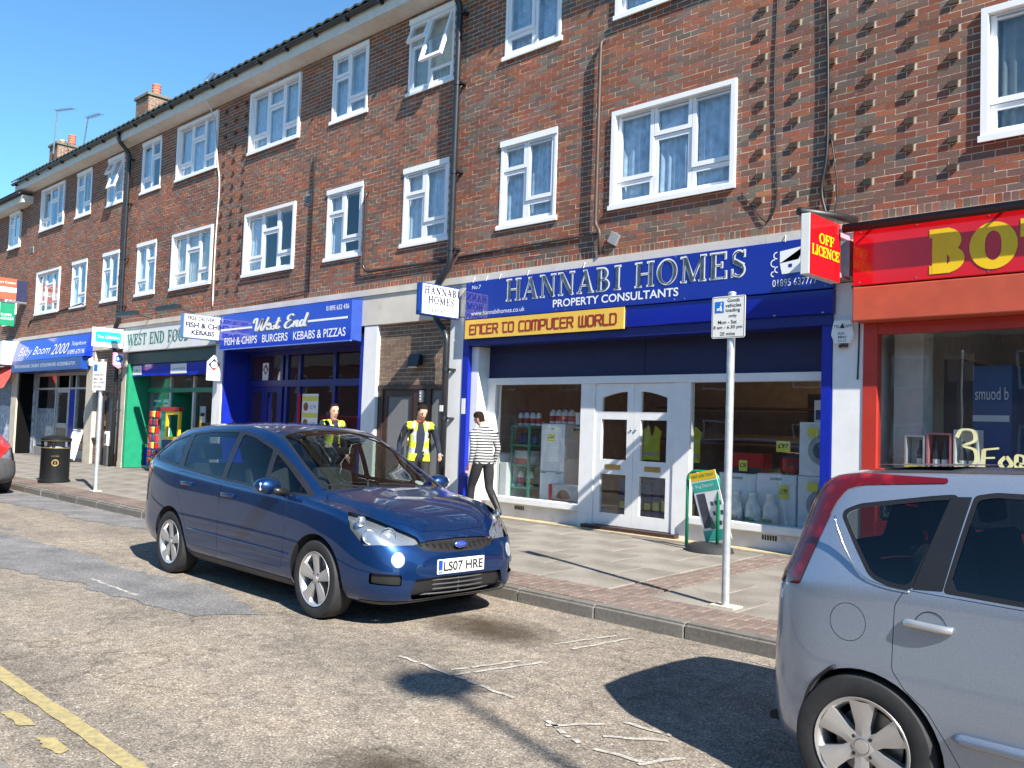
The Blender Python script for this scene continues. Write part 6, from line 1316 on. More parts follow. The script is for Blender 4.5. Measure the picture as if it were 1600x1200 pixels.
    mo = MB().lathe([(0.0, 0.0), (0.062, 0.01), (0.088, 0.05), (0.092, 0.10), (0.088, 0.13)], (0, 0, 0), 18)
    mo.xf(Matrix.Translation((0.86, 1.02*sd, 1.085)) @ Matrix.Rotation(R(-90), 4, 'Y') @ Matrix.Scale(0.85, 4, (1, 0, 0)) @ Matrix.Scale(1.35, 4, (0, 1, 0))); mo_ = mo.build('door_mirror', 'paint_blue', bc, local=True, smooth=True)
    MB().lathe([(0.0, 0.0), (0.085, 0.0)], (0, 0, 0), 18).xf(Matrix.Translation((0.731, 1.02*sd, 1.085)) @ Matrix.Rotation(R(-90), 4, 'Y') @ Matrix.Scale(0.85, 4, (1, 0, 0)) @ Matrix.Scale(1.35, 4, (0, 1, 0))).build('mirror_glass', 'chrome', mo_, local=True)
    MB().tube([(0.84, 0.88*sd, 1.03), (0.83, 1.0*sd, 1.05)], [0.04, 0.035], 8).build('mirror_arm', 'trim_black', mo_, local=True, smooth=True)
    MB().bbox(0.79, 0.83, 1.09*sd-0.02, 1.09*sd+0.035*sd, 1.05, 1.12, 0.01).build('indicator', 'plate_white', mo_, local=True)
# windscreen: outline on the sloping glass
wsd = Vector((0.44, 0, 0.9)); wsp = [(1.235, -0.70, 1.06), (1.285, -0.35, 1.085), (1.295, 0, 1.09), (1.285, 0.35, 1.085), (1.235, 0.70, 1.06), (0.75, 0.655, 1.28), (0.22, 0.575, 1.53), (0.13, 0.3, 1.57), (0.11, 0, 1.58), (0.13, -0.3, 1.57), (0.22, -0.575, 1.53), (0.75, -0.655, 1.28)]
wo_ = cut3d(wsp, wsd, -0.25, 0.4, 0.05); wi_ = Cutter(offset2d(wo_.p, 0.028), wo_.o, wo_.ux, wo_.uy, wo_.d0, wo_.d1)
car.patch(wo_, 'windscreen_surround', 'trim_black', inner=wi_, push=0.001); wsg = car.patch(wi_, 'windscreen', 'car_glass', push=0.004, hole=False)
rwp = [(-2.30, -0.50, 1.12), (-2.34, 0, 1.12), (-2.30, 0.50, 1.12), (-2.17, 0.48, 1.42), (-2.2, 0, 1.45), (-2.17, -0.48, 1.42)]
car.patch(cut3d(rwp, (-1, 0, 0.4), -0.25, 0.4, 0.04), 'rear_window', 'car_glass_dark', push=0.003)
bon = [(2.24, -0.36, 0.77), (2.27, 0, 0.79), (2.24, 0.36, 0.77), (2.05, 0.585, 0.86), (1.80, 0.70, 0.95), (1.30, 0.755, 1.03), (1.345, 0.4, 1.065), (1.36, 0, 1.075), (1.345, -0.4, 1.065), (1.30, -0.755, 1.03), (1.80, -0.70, 0.95), (2.05, -0.585, 0.86)]
car.patch(cut3d(bon, (0.12, 0, 1), -0.3, 0.4, 0.03), 'bonnet', 'paint_blue', inset=0.003, thick=0.02)
gr = [(2.3, -0.46, 0.695), (2.3, -0.40, 0.645), (2.3, -0.25, 0.62), (2.3, 0, 0.612), (2.3, 0.25, 0.62), (2.3, 0.40, 0.645), (2.3, 0.46, 0.695), (2.3, 0.3, 0.715), (2.3, 0, 0.725), (2.3, -0.3, 0.715)]
gp = car.patch(cut3d(gr, (1, 0, 0), -0.5, 0.4, 0.01), 'grille', 'trim_black', push=0.018)
mesh_ = MB()
for k in range(14):
    for sgn in (-1, 1):
        y0 = -0.42+k*0.065
        a, b = (2.40, y0, 0.665-0.04*sgn), (2.40, y0+0.05, 0.665+0.04*sgn)
        x_ = 2.352-0.35*abs(y0+0.02)**2.2; mesh_.tube([(x_, a[1], a[2]), (x_, b[1], b[2])], 0.0045, 4)
mesh_.build('grille_mesh', 'grille_matt', gp, local=True)['kind'] = 'stuff'
lo_ = [(2.3, -0.50, 0.245), (2.3, 0.50, 0.245), (2.3, 0.53, 0.30), (2.3, 0.49, 0.415), (2.3, -0.49, 0.415), (2.3, -0.53, 0.30)]
lg_ = car.patch(cut3d(lo_, (1, 0, 0), -0.5, 0.4, 0.02), 'lower_grille', 'trim_black', push=0.04)
for k in range(4):
    z = 0.275+k*0.037; P_ = [(2.385-0.55*abs(y)**2.3-0.012, y, z) for y in [-0.46+0.92*i/10 for i in range(11)]]; MB().tube(P_, 0.007, 5).build('grille_bar', 'plastic_grey', lg_, local=True)
for y in (-0.3, 0, 0.3): B(2.33-0.3*abs(y)**2, 2.355-0.3*abs(y)**2, y-0.006, y+0.006, 0.26, 0.405).build('grille_strut', 'plastic_grey', lg_, local=True)
lip = [(2.3, -0.75, 0.19), (2.3, 0.75, 0.19), (2.3, 0.80, 0.235), (2.3, 0.5, 0.232), (2.3, -0.5, 0.232), (2.3, -0.80, 0.235)]
car.patch(cut3d(lip, (1, 0, 0), -0.9, 0.4, 0.004), 'bumper_lip', 'trim_black', push=-0.004)
car.body()
PX = 2.386                                                # number plate on its plinth
pl = MB().bbox(PX-0.03, PX+0.008, -0.27, 0.27, 0.435, 0.558, 0.006).build('number_plate', 'plate_white', bc, local=True)
B(PX+0.0082, PX+0.0095, -0.262, -0.215, 0.443, 0.550).build('country_band', 'plate_blue', pl, local=True); text(MB(), 'LS07 HRE', (PX+0.009, -0.203, 0.455), UYn, UZ, 0.455, 0.083, 0.001, bold=0.03).build('lettering', 'letter_black', pl, local=True); text(MB(), 'GB', (PX+0.0096, -0.256, 0.452), UYn, UZ, 0.03, 0.02, 0.001).build('lettering', 'letter_white', pl, local=True)
badge = MB().lathe([(0.0, 0.012), (0.062, 0.010), (0.068, 0.004), (0.068, -0.02)], (0, 0, 0), 24).xf(Matrix.Translation((2.372, 0, 0.672)) @ Matrix.Rotation(R(90), 4, 'Y') @ Matrix.Scale(0.42, 4, (1, 0, 0))).build('badge', 'plate_blue', bc, local=True, smooth=True)
MB().lathe([(0.062, 0.011), (0.070, 0.010), (0.070, -0.01)], (0, 0, 0), 24).xf(Matrix.Translation((2.374, 0, 0.672)) @ Matrix.Rotation(R(90), 4, 'Y') @ Matrix.Scale(0.42, 4, (1, 0, 0))).build('badge_rim', 'chrome', badge, local=True, smooth=True); text(MB(), 'Ford', (2.385, -0.04, 0.658), UYn, UZ, 0.08, 0.028, 0.001, shear=0.3).build('lettering', 'chrome', badge, local=True)
for x in (1.425, -1.425):
    for sd in (-1, 1): wheel(bc, x, 0.80*sd, 0.335, 0.225, 0.228, 5, sd, 'wide')
B(-2.1, 1.2, -0.78, 0.78, 0.30, 0.33).build('floor_pan', 'car_inner', bc, local=True)
MB().bbox(0.72, 1.25, -0.74, 0.74, 0.72, 1.02, 0.06).build('dashboard', 'plastic_grey', bc, local=True, smooth=True, angle=0.9)
for y in (-0.40, 0.40): seat(bc, 0.05, y)
for y in (-0.52, 0.0, 0.52): seat(bc, -0.95, y, 'rear_seat')
MB().lathe([(0.175+0.014*math.cos(t), 0.014*math.sin(t)) for t in [2*PI*k/8 for k in range(9)]], (0, 0, 0), 24).xf(Matrix.Translation((0.55, -0.38, 0.98)) @ Matrix.Rotation(R(-65), 4, 'Y')).build('steering_wheel', 'trim_black', bc, local=True, smooth=True)
MB().bbox(0.42, 0.46, -0.13, 0.13, 1.36, 1.43, 0.015).build('rear_view_mirror', 'trim_black', bc, local=True)
MB().lathe([(0, 0), (0.045, 0)], (0, 0, 0), 16).xf(Matrix.Translation((1.06, 0.52, 1.105)) @ wsd.to_track_quat('Z', 'Y').to_matrix().to_4x4()).build('tax_disc', 'plate_white', wsg, local=True)
for sd in (-1, 1): MB().tube([(1.27, 0.3*sd, 1.10), (1.25, -0.25+0.3*sd, 1.115), (1.24, -0.42+0.3*sd, 1.118)], 0.008, 5).build('wiper', 'trim_black', bc, local=True)
MB().tube([(-1.75, -0.02, 1.60), (-1.9, -0.02, 1.72)], 0.005, 5).build('roof_aerial', 'trim_black', bc, local=True)
def squash_nose(root, x0, k):
    for o in root.children_recursive:
        if o.type == 'MESH':
            for v in o.data.vertices:
                if v.co.x > x0: v.co.x = x0+(v.co.x-x0)*k
squash_nose(bc, 1.80, 0.86)
bc.scale = (0.957, 0.957, 0.965)
# ------------------------------------------------------------------ silver hatchback at the right edge
nc = thing('parked_car', 'silver hatchback with tall red tail light, cut off by the right edge', 'car', (-0.32, -5.135, 0.0))
NS = {'zb': [(-2.0, 0.27), (-1.9, 0.20), (-1.6, 0.19), (1.6, 0.20), (2.08, 0.28)], 'wl': [(-2.0, 0.50), (-1.95, 0.64), (-1.8, 0.74), (-1.3, 0.80), (1.3, 0.80), (1.9, 0.70), (2.08, 0.4)],
 'zm': [(-2.0, 0.55), (-1.3, 0.62), (1.3, 0.6), (2.08, 0.5)], 'wm': [(-2.0, 0.55), (-1.97, 0.66), (-1.9, 0.745), (-1.78, 0.80), (-1.55, 0.835), (-1.2, 0.845), (1.3, 0.845), (1.8, 0.77), (2.0, 0.62), (2.08, 0.42)],
 'zs': [(-2.0, 0.70), (-1.95, 0.86), (-1.86, 0.97), (-1.7, 1.0), (-1.0, 1.0), (0.5, 0.97), (1.3, 0.90), (1.8, 0.78), (2.08, 0.6)], 'ws': [(-2.0, 0.52), (-1.95, 0.66), (-1.86, 0.74), (-1.7, 0.785), (-1.4, 0.815), (-1.0, 0.825), (1.2, 0.82), (1.8, 0.70), (2.08, 0.4)],
 'zr': [(-2.0, 0.78), (-1.93, 0.98), (-1.84, 1.16), (-1.74, 1.33), (-1.64, 1.405), (-1.5, 1.43), (-1.0, 1.465), (-0.3, 1.485), (0.3, 1.44), (0.7, 1.28), (1.2, 1.0), (1.6, 0.92), (2.08, 0.62)], 'wr': [(-2.0, 0.48), (-1.9, 0.56), (-1.7, 0.60), (-1.3, 0.64), (-0.3, 0.655), (0.4, 0.66), (1.2, 0.70), (1.8, 0.55), (2.08, 0.3)],
 'zt': [(-2.0, 0.82), (-1.95, 1.0), (-1.87, 1.20), (-1.78, 1.38), (-1.68, 1.465), (-1.5, 1.49), (-1.0, 1.515), (-0.3, 1.53), (0.3, 1.48), (0.7, 1.34), (1.2, 1.05), (1.6, 0.96), (1.95, 0.82), (2.08, 0.64)]}
car = Car(nc, NS, stations(-2.0, 2.08), [(-1.3, 0.30, 0.335, 0.55), (1.3, 0.30, 0.335, 0.55)], 'paint_silver')
NQ = [(-1.44, 1.285), (-1.385, 1.315), (-1.06, 1.375), (-0.985, 1.385), (-1.115, 1.015), (-1.20, 1.02), (-1.275, 1.045)]
ND = [(-0.955, 1.025), (0.0, 0.995), (0.0, 1.415), (-0.82, 1.405), (-0.885, 1.39)]
NF = [(0.08, 0.995), (0.92, 0.985), (0.35, 1.36), (0.08, 1.41)]
NP = [(-0.985, 1.40), (-0.90, 1.405), (-0.965, 1.02), (-1.115, 1.005)]
for sd in (-1, 1):
    for nm, P_, gm, r_ in (('rear_quarter_window', NQ, 'car_glass_dark', 0.04), ('rear_door_window', ND, 'car_glass_dark', 0.02), ('front_door_window', NF, 'car_glass', 0.03)):
        big = side_cut(offset2d(P_, -0.02), sd, r_); sm = side_cut(P_, sd, r_); car.patch(big, 'window_trim', 'trim_black', inner=sm, push=0.002); car.patch(sm, nm, gm, push=0.006, hole=False)
    car.patch(side_cut([(-0.992, 1.395), (-0.91, 1.40), (-0.98, 1.012), (-1.10, 1.004)], sd, 0.005), 'pillar_trim', 'trim_black', push=-0.001, hole=False)
    DR = [(-1.13, 1.0), (-1.17, 0.93), (-1.175, 0.66), (-1.12, 0.585), (-1.03, 0.52), (-0.95, 0.40), (-0.89, 0.29), (0.02, 0.29), (0.03, 0.965)]
    dd = car.patch(side_cut(DR, sd, 0.02), 'rear_door', 'paint_silver', inset=0.003, thick=0.02)
    DF = [(0.04, 0.965), (0.04, 0.29), (0.86, 0.29), (0.92, 0.6), (0.93, 0.95)]; car.patch(side_cut(DF, sd, 0.03), 'front_door', 'paint_silver', inset=0.003, thick=0.02)
    tail = car.patch(side_cut([(-2.1, 0.935), (-1.70, 0.95), (-1.665, 1.02), (-1.52, 1.33), (-1.46, 1.39), (-1.38, 1.418), (-1.02, 1.448), (-1.02, 1.468), (-1.48, 1.47), (-1.9, 1.47)], sd, 0.02, y0=0.54), 'tail_light', 'lens_red', push=-0.004)
    fc = car.patch(side_cut([(-1.37+0.082*math.cos(2*PI*k/24), 0.825+0.082*math.sin(2*PI*k/24)) for k in range(24)], sd, 0.002), 'fuel_flap' if sd < 0 else 'body_disc', 'paint_silver', inset=0.0025, push=0.001) if sd < 0 else None
    hb = MB().tube(smooth_path([(-1.12, 0.840*sd, 0.866), (-1.08, 0.856*sd, 0.868), (-0.98, 0.857*sd, 0.864), (-0.935, 0.842*sd, 0.862)], 5), 0.017, 10); hnd = hb.build('handle', 'alloy', dd, local=True, smooth=True)
    MB().lathe([(0.0, 0.0), (0.055, 0.004*sd), (0.065, 0.012*sd)], (-1.02, 0.826*sd, 0.862), 20, 'Y').build('handle_recess', 'trim_black' if sd > 0 else 'paint_silver', dd, local=True, smooth=True)
    MB().tube([(-0.93, 0.848*sd, 0.445), (-0.89, 0.858*sd, 0.445), (0.9, 0.858*sd, 0.435)], [0.008, 0.024, 0.024], 8).build('side_moulding', 'paint_silver', dd, local=True, smooth=True)
    MB().tube(smooth_path([(-1.47, 0.775*sd, 1.275), (-1.40, 0.795*sd, 1.13), (-1.32, 0.812*sd, 1.03), (-1.22, 0.822*sd, 1.0), (-1.11, 0.826*sd, 0.992)], 5), 0.006, 6).build('bright_trim', 'chrome', nc, local=True, smooth=True)
    MB().tube(smooth_path([(-1.63, 0.81*sd, 0.20), (-1.655, 0.822*sd, 0.33), (-1.58, 0.838*sd, 0.51), (-1.42, 0.848*sd, 0.625)], 5), 0.009, 6).build('arch_liner', 'trim_black', nc, local=True, smooth=True)
wsp2 = [(1.15, -0.62, 1.03), (1.22, 0, 1.06), (1.15, 0.62, 1.03), (0.42, 0.56, 1.42), (0.36, 0, 1.47), (0.42, -0.56, 1.42)]; car.patch(cut3d(wsp2, (0.5, 0, 0.86), -0.25, 0.4, 0.04), 'windscreen', 'car_glass', push=0.004)
rw2 = [(-1.90, -0.50, 1.08), (-1.93, 0, 1.08), (-1.90, 0.50, 1.08), (-1.76, 0.48, 1.38), (-1.77, 0, 1.40), (-1.76, -0.48, 1.38)]; car.patch(cut3d(rw2, (-1, 0, 0.3), -0.2, 0.4, 0.04), 'rear_window', 'car_glass_dark', push=0.003)
car.body()
def squash_tail(root, x0, k):
    for o in root.children_recursive:
        if o.type == 'MESH':
            for v in o.data.vertices:
                if v.co.x < x0: v.co.x = x0+(v.co.x-x0)*k
squash_tail(nc, -1.45, 0.66)
MB().add([(-1.05, -0.45, 1.522), (-1.45, -0.40, 1.508), (-1.45, 0.40, 1.508), (-1.05, 0.45, 1.522)], [(0, 3, 2, 1)]).build('roof_panel', 'plastic_grey', nc, local=True)
for x in (1.3, -1.3):
    for sd in (-1, 1): wheel(nc, x, 0.755*sd, 0.305, 0.185, 0.203, 6, sd, 'six')
B(-1.8, 1.2, -0.7, 0.7, 0.28, 0.31).build('floor_pan', 'car_inner', nc, local=True)
for y in (-0.36, 0.36): seat(nc, 0.15, y)
for y in (-0.4, 0.4): seat(nc, -0.75, y, 'rear_seat')

# ------------------------------------------------------------------ red van nosing in at the left edge
rc = thing('parked_van', 'red van with grey bumper, only its nose showing at the left edge', 'van', (-21.0, -4.85, 0.0))
RS = {'zb': [(-2.0, 0.3), (1.7, 0.22), (2.0, 0.26), (2.1, 0.3)], 'wl': [(-2.0, 0.7), (1.6, 0.78), (1.95, 0.68), (2.1, 0.5)], 'zm': [(-2.0, 0.7), (2.1, 0.5)], 'wm': [(-2.0, 0.8), (1.5, 0.85), (1.85, 0.80), (2.02, 0.68), (2.1, 0.52)],
 'zs': [(-2.0, 1.05), (1.0, 1.02), (1.5, 0.95), (1.9, 0.82), (2.1, 0.62)], 'ws': [(-2.0, 0.8), (1.2, 0.82), (1.7, 0.76), (1.95, 0.66), (2.1, 0.46)], 'zr': [(-2.0, 1.75), (-0.2, 1.78), (0.4, 1.62), (1.0, 1.15), (1.5, 1.02), (1.85, 0.93), (2.02, 0.80), (2.1, 0.66)], 'wr': [(-2.0, 0.7), (0.3, 0.68), (1.0, 0.74), (1.8, 0.56), (2.1, 0.36)],
 'zt': [(-2.0, 1.82), (-0.3, 1.84), (0.4, 1.68), (1.0, 1.2), (1.5, 1.06), (1.9, 0.95), (2.05, 0.82), (2.1, 0.7)]}
car = Car(rc, RS, stations(-2.0, 2.1), [(1.3, 0.31, 0.36, 0.55)], 'paint_red')
for sd in (-1, 1):
    hp_ = [(1.95, 0.78*sd, 0.62), (2.08, 0.52*sd, 0.62), (2.03, 0.52*sd, 0.78), (1.78, 0.74*sd, 0.93), (1.70, 0.80*sd, 0.90)]
    l_ = car.patch(cut3d(hp_, (0.8, 0.5*sd, 0.3), -0.3, 0.5, 0.02), 'headlight', 'lens_clear', push=0.002); car.patch(cut3d(hp_, (0.8, 0.5*sd, 0.3), -0.3, 0.5, 0.02), 'reflector', 'lamp_cell', push=0.03, parent=l_, hole=False)
    car.patch(side_cut([(0.95, 1.06), (0.05, 1.08), (0.05, 1.6), (0.4, 1.52)], sd), 'door_window', 'car_glass_dark', push=0.004)
car.patch(cut3d([(2.0, -1.0, 0.2), (2.0, 1.0, 0.2), (2.0, 1.0, 0.60), (2.0, 0.5, 0.72), (2.0, -0.5, 0.72), (2.0, -1.0, 0.60)], (1, 0, 0), -0.42, 0.4, 0.01), 'bumper', 'plastic_grey', push=-0.012, hole=False, thick=0.01)
car.patch(cut3d([(1.0, -0.60, 1.19), (1.03, 0, 1.21), (1.0, 0.60, 1.19), (0.42, 0.58, 1.62), (0.4, 0, 1.66), (0.42, -0.58, 1.62)], (0.6, 0, 0.8), -0.25, 0.4, 0.04), 'windscreen', 'car_glass', push=0.003)
car.body()
for sd in (-1, 1): wheel(rc, 1.3, 0.75*sd, 0.31, 0.19, 0.2, 6, sd, 'six'); wheel(rc, -1.3, 0.75*sd, 0.31, 0.19, 0.2, 6, sd, 'six')

# ================================================================== STREET FURNITURE
mat('galvanised', (0.50, 0.53, 0.54), 0.45, metal=0.55, var=0.18, scale=14); mat('plate_pale', (0.78, 0.77, 0.72), 0.45, var=0.04); mat('sign_mid_blue', (0.01, 0.16, 0.5), 0.4); mat('concrete_collar', (0.55, 0.5, 0.4), 0.9, var=0.2, scale=20)
def pole(root, x, y, z1, r=0.034):
    MB().tube([(x, y, pz(y)-0.02), (x, y, z1)], r, 16).build('post', 'galvanised', root, smooth=True, angle=0.9)
    MB().lathe([(r+0.002, 0), (r+0.004, 0.012), (r*0.6, 0.022), (0, 0.024)], (x, y, z1), 16).build('cap', 'galvanised', root, smooth=True)
s1 = thing('loading_sign_post', 'grey post with white plate reading Goods vehicles loading only', 'sign post', (-4.08, -2.95, pz(-2.95)))
pole(s1, -4.08, -2.95, 2.865)
B(-4.20, -3.96, -3.02, -2.86, pz(-2.95)-0.01, pz(-2.95)+0.012).build('footing', 'concrete_collar', s1)
px0, px1, pz0, pz1 = -4.255, -3.925, 2.475, 2.845; yp = -2.99
pl = MB().prism(rrect(px0, px1, pz0, pz1, 0.018), (0, yp, 0), UX, UZ, 0.004).build('plate', 'plate_pale', s1); mat('plate_back', (0.25, 0.26, 0.27), 0.5)
ring(px0+0.008, px1-0.008, pz0+0.008, pz1-0.008, 0.003, yp-0.0012, yp-0.0004).build('border', 'letter_black', pl); B(px0+0.03, px0+0.12, yp-0.0015, yp-0.0004, 2.70, 2.80).build('symbol_panel', 'sign_mid_blue', pl)
pm = MB(); 
for q in ([(0.052, 0.015), (0.075, 0.015), (0.068, 0.05), (0.06, 0.07), (0.05, 0.06)], [(0.018, 0.02), (0.045, 0.02), (0.05, 0.045), (0.022, 0.04)], [(0.058, 0.073), (0.07, 0.073), (0.07, 0.088), (0.058, 0.088)]): pm.add([(px0+0.03+a, yp-0.0022, 2.70+b) for a, b in q], [tuple(range(len(q)))])
pm.build('loading_symbol', 'letter_white', pl)
for s, x, z, w_, h_ in (('Goods', 0.155, 2.79, 0.12, 0.033), ('vehicles', 0.135, 2.745, 0.155, 0.033), ('loading', 0.14, 2.695, 0.14, 0.040), ('only', 0.17, 2.648, 0.08, 0.036), ('Mon - Sat', 0.065, 2.600, 0.185, 0.032), ('8 am - 6.30 pm', 0.02, 2.548, 0.285, 0.038), ('20 mins', 0.085, 2.498, 0.15, 0.032)):
    text(MB(), s, (px0+x, yp, z), UX, UZ, w_, h_, 0.0012, bold=0.008).build('lettering', 'letter_black', pl)
for z in (2.55, 2.76): B(-4.12, -4.04, -2.985, -2.955, z, z+0.025).build('clip', 'galvanised', s1)
s2 = thing('loading_sign_post', 'distant grey post with a small grey plate beside the litter bin', 'sign post', (-17.72, -3.05, pz(-3.05))); pole(s2, -17.72, -3.05, 2.66, 0.04)
B(-17.83, -17.60, -3.13, -2.97, pz(-3.05)-0.01, pz(-3.05)+0.012).build('footing', 'concrete_collar', s2)
ax = Vector((0.98, 0.2, 0)); o2 = Vector((-17.93, -3.14, 2.08)); nn = ax.cross(Vector(UZ))
p2 = MB().prism([(0, 0), (0.42, 0), (0.42, 0.55), (0, 0.55)], o2, ax, UZ, 0.004).build('plate', 'plate_pale', s2); MB().prism([(0.03, 0.37), (0.14, 0.37), (0.14, 0.5), (0.03, 0.5)], o2+nn*0.002, ax, UZ, 0.001).build('symbol_panel', 'sign_mid_blue', p2)
for k, (s, w_) in enumerate((('20 mins', 0.25), ('8am - 6.30pm', 0.36), ('Mon - Sat', 0.28), ('loading only', 0.3))): text(MB(), s, o2+ax*0.04+Vector((0, 0, 0.05+k*0.075)), ax, UZ, w_, 0.045, 0.0015, bold=0.01).build('lettering', 'letter_black', p2)
# litter bin
lbx, lby = -20.2, -2.96; zb_ = pz(lby)
bn = thing('litter_bin', 'round black litter bin with gold bands near the kerb', 'litter bin', (lbx, lby, zb_)); mat('bin_black', (0.009, 0.010, 0.011), 0.5, var=0.2, spec=0.3); mat('gold_line', (0.30, 0.21, 0.07), 0.4)
MB().lathe([(0.0, 0.0), (0.31, 0.0), (0.31, 0.05), (0.285, 0.07), (0.28, 0.70), (0.29, 0.72), (0.27, 0.73), (0.2, 0.73), (0.0, 0.60)], (lbx, lby, zb_), 36).build('drum', 'bin_black', bn, smooth=True, angle=0.6)
MB().lathe([(0.0, 1.0), (0.10, 0.995), (0.24, 0.965), (0.30, 0.93), (0.30, 0.87), (0.275, 0.86), (0.0, 0.86)], (lbx, lby, zb_), 36).build('hood', 'bin_black', bn, smooth=True, angle=0.6)
for k in range(4):
    a = PI/4+k*PI/2+0.3; MB().tube([(lbx+0.26*math.cos(a), lby+0.26*math.sin(a), zb_+0.72), (lbx+0.26*math.cos(a), lby+0.26*math.sin(a), zb_+0.87)], 0.03, 8).build('hood_post', 'bin_black', bn)
for z in (0.73, 0.88, 0.80): 
    if z != 0.80: MB().lathe([(0.295, z-0.006), (0.302, z), (0.295, z+0.006)], (lbx, lby, zb_), 36).build('gold_band', 'gold_line', bn, smooth=True)
MB().lathe([(0.17, 0.70), (0.17, 0.85)], (lbx, lby, zb_), 20).build('liner', 'bracket_grey', bn, smooth=True)
dv = (CAMP-Vector((lbx, lby, 1.62))).normalized(); er = Vector((0, 0, 1)).cross(dv).normalized(); ec = Vector((lbx, lby, zb_+0.42))+dv*0.287
MB().lathe([(0.05, 0.0), (0.06, 0.004), (0.07, 0.0)], (0, 0, 0), 20).xf(Matrix.Translation(ec) @ dv.to_track_quat('Z', 'Y').to_matrix().to_4x4()).build('emblem_ring', 'gold_line', bn, smooth=True); MB().tube([ec-Vector((0, 0, 0.035)), ec+Vector((0, 0, 0.03))], 0.01, 6).build('emblem_figure', 'gold_line', bn)
text(MB(), 'LITTER', ec-er*0.07+Vector((0, 0, 0.13)), er, UZ, 0.14, 0.022, 0.004).build('lettering', 'gold_line', bn)
# green swing board outside the blue shop
gx0, gx1, gy = -6.13, -5.70, -0.42; gz = pz(gy); mat('tube_green', (0.005, 0.20, 0.10), 0.35); mat('poster_green', (0.05, 0.42, 0.33), 0.5); mat('poster_figure', (0.06, 0.06, 0.08), 0.6, var=0.6, scale=9)
gb = thing('swing_board', 'green framed advertising swing board on a black rubber base outside the doors', 'advertising board', ((gx0+gx1)/2, gy, gz))
P_ = [(gx0, gy, gz+0.02), (gx0, gy, gz+0.84)]+[(gx0+0.11-0.11*math.cos(t), gy, gz+0.84+0.11*math.sin(t)) for t in [PI/2*k/6 for k in range(1, 7)]]+[(gx1-0.11+0.11*math.sin(t), gy, gz+0.84+0.11*math.cos(t)) for t in [PI/2*k/6 for k in range(0, 7)]]+[(gx1, gy, gz+0.10)]
MB().tube(P_, 0.021, 12).build('frame', 'tube_green', gb, smooth=True)
bs_ = MB().lathe([(0.0, 0.10), (0.20, 0.095), (0.27, 0.06), (0.30, 0.0)], (0, 0, 0), 28); bs_.xf(Matrix.Translation((gx1-0.12, gy+0.02, gz)) @ Matrix.Scale(1.05, 4, (1, 0, 0)) @ Matrix.Scale(0.8, 4, (0, 1, 0))); bs_.build('rubber_base', 'rubber', gb, smooth=True)
ux_ = Vector((0.985, 0.0, 0.05)).normalized(); uz_ = Vector((-0.215, -0.14, 0.95)).normalized(); ux_ = (ux_-uz_*ux_.dot(uz_)).normalized(); o_ = Vector((gx0+0.23, gy+0.07, gz+0.10))
pn = MB().prism([(0, 0), (0.37, 0), (0.37, 0.84), (0, 0.84)], o_, ux_, uz_, 0.006).build('panel', 'sign_white', gb); nrm = ux_.cross(uz_)
def on_panel(x0, x1, y0, y1, m, name, l=0.001): return MB().prism([(x0, y0), (x1, y0), (x1, y1), (x0, y1)], o_+nrm*(0.0012+l), ux_, uz_, 0.001).build(name, m, pn)
on_panel(0, 0.37, 0.74, 0.84, 'letter_yellow', 'yellow_header'); on_panel(0, 0.37, 0, 0.13, 'poster_green', 'green_footer'); on_panel(0, 0.37, 0.60, 0.72, 'poster_green', 'green_band'); on_panel(0.03, 0.15, 0.16, 0.58, 'poster_figure', 'machine_picture')
text(MB(), 'RENT HERE TODAY', o_+ux_*0.03+uz_*0.775+nrm*0.0025, ux_, uz_, 0.31, 0.035, 0.001, bold=0.01).build('lettering', 'tube_green', pn); text(MB(), 'Rug Doctor', o_+ux_*0.05+uz_*0.64+nrm*0.0025, ux_, uz_, 0.25, 0.05, 0.001).build('lettering', 'letter_white', pn)
for i in range(3):
    for j in range(3): on_panel(0.20+j*0.055, 0.235+j*0.055, 0.18+i*0.12, 0.23+i*0.12, 'poster_figure', 'small_picture')
MB().prism([(0.12, 0.14), (0.20, 0.14), (0.16, 0.30)], o_+nrm*0.004, ux_, uz_, 0.001).build('bottle_picture', 'tube_green', pn)
for u in (0.08, 0.29): MB().tube([o_+ux_*u+uz_*0.83, Vector((gx0+0.10+u*0.75, gy, gz+0.945))], 0.006, 6).build('hook', 'metal_grey', gb)
# white board near the baby shop, grey bin by the door
wa = thing('blank_board', 'blank white pavement board standing outside the baby shop', 'advertising board', (-27.05, -0.1, FY)); wo2 = Vector((-27.4, -0.25, FY+0.08)); wz = Vector((0, 0.22, 0.97)).normalized()
MB().prism(rrect(0, 0.70, 0, 0.80, 0.05), wo2, UX, wz, 0.03).build('panel', 'sign_white', wa); B(-27.42, -26.68, -0.35, 0.1, FY-0.002, FY+0.07).build('foot', 'black_plastic', wa); MB().tube([(-26.68, -0.25, FY+0.05), (-26.68, -0.06, FY+0.86), (-26.72, -0.05, FY+0.90), (-27.38, -0.05, FY+0.90)], 0.018, 8).build('frame', 'sign_white', wa)
gbn = thing('wall_bin', 'narrow grey cigarette bin beside the brown door', 'bin', (-24.75, -0.08, FY)); MB().bbox(-24.87, -24.62, -0.16, 0.0, FY, FY+0.52, 0.02).build('lower_case', 'plastic_grey', gbn); MB().bbox(-24.87, -24.62, -0.165, 0.0, FY+0.525, FY+0.93, 0.05).build('hood', 'sign_white', gbn); B(-24.80, -24.69, -0.17, -0.1655, FY+0.6, FY+0.85).build('slot', 'plastic_grey', gbn)
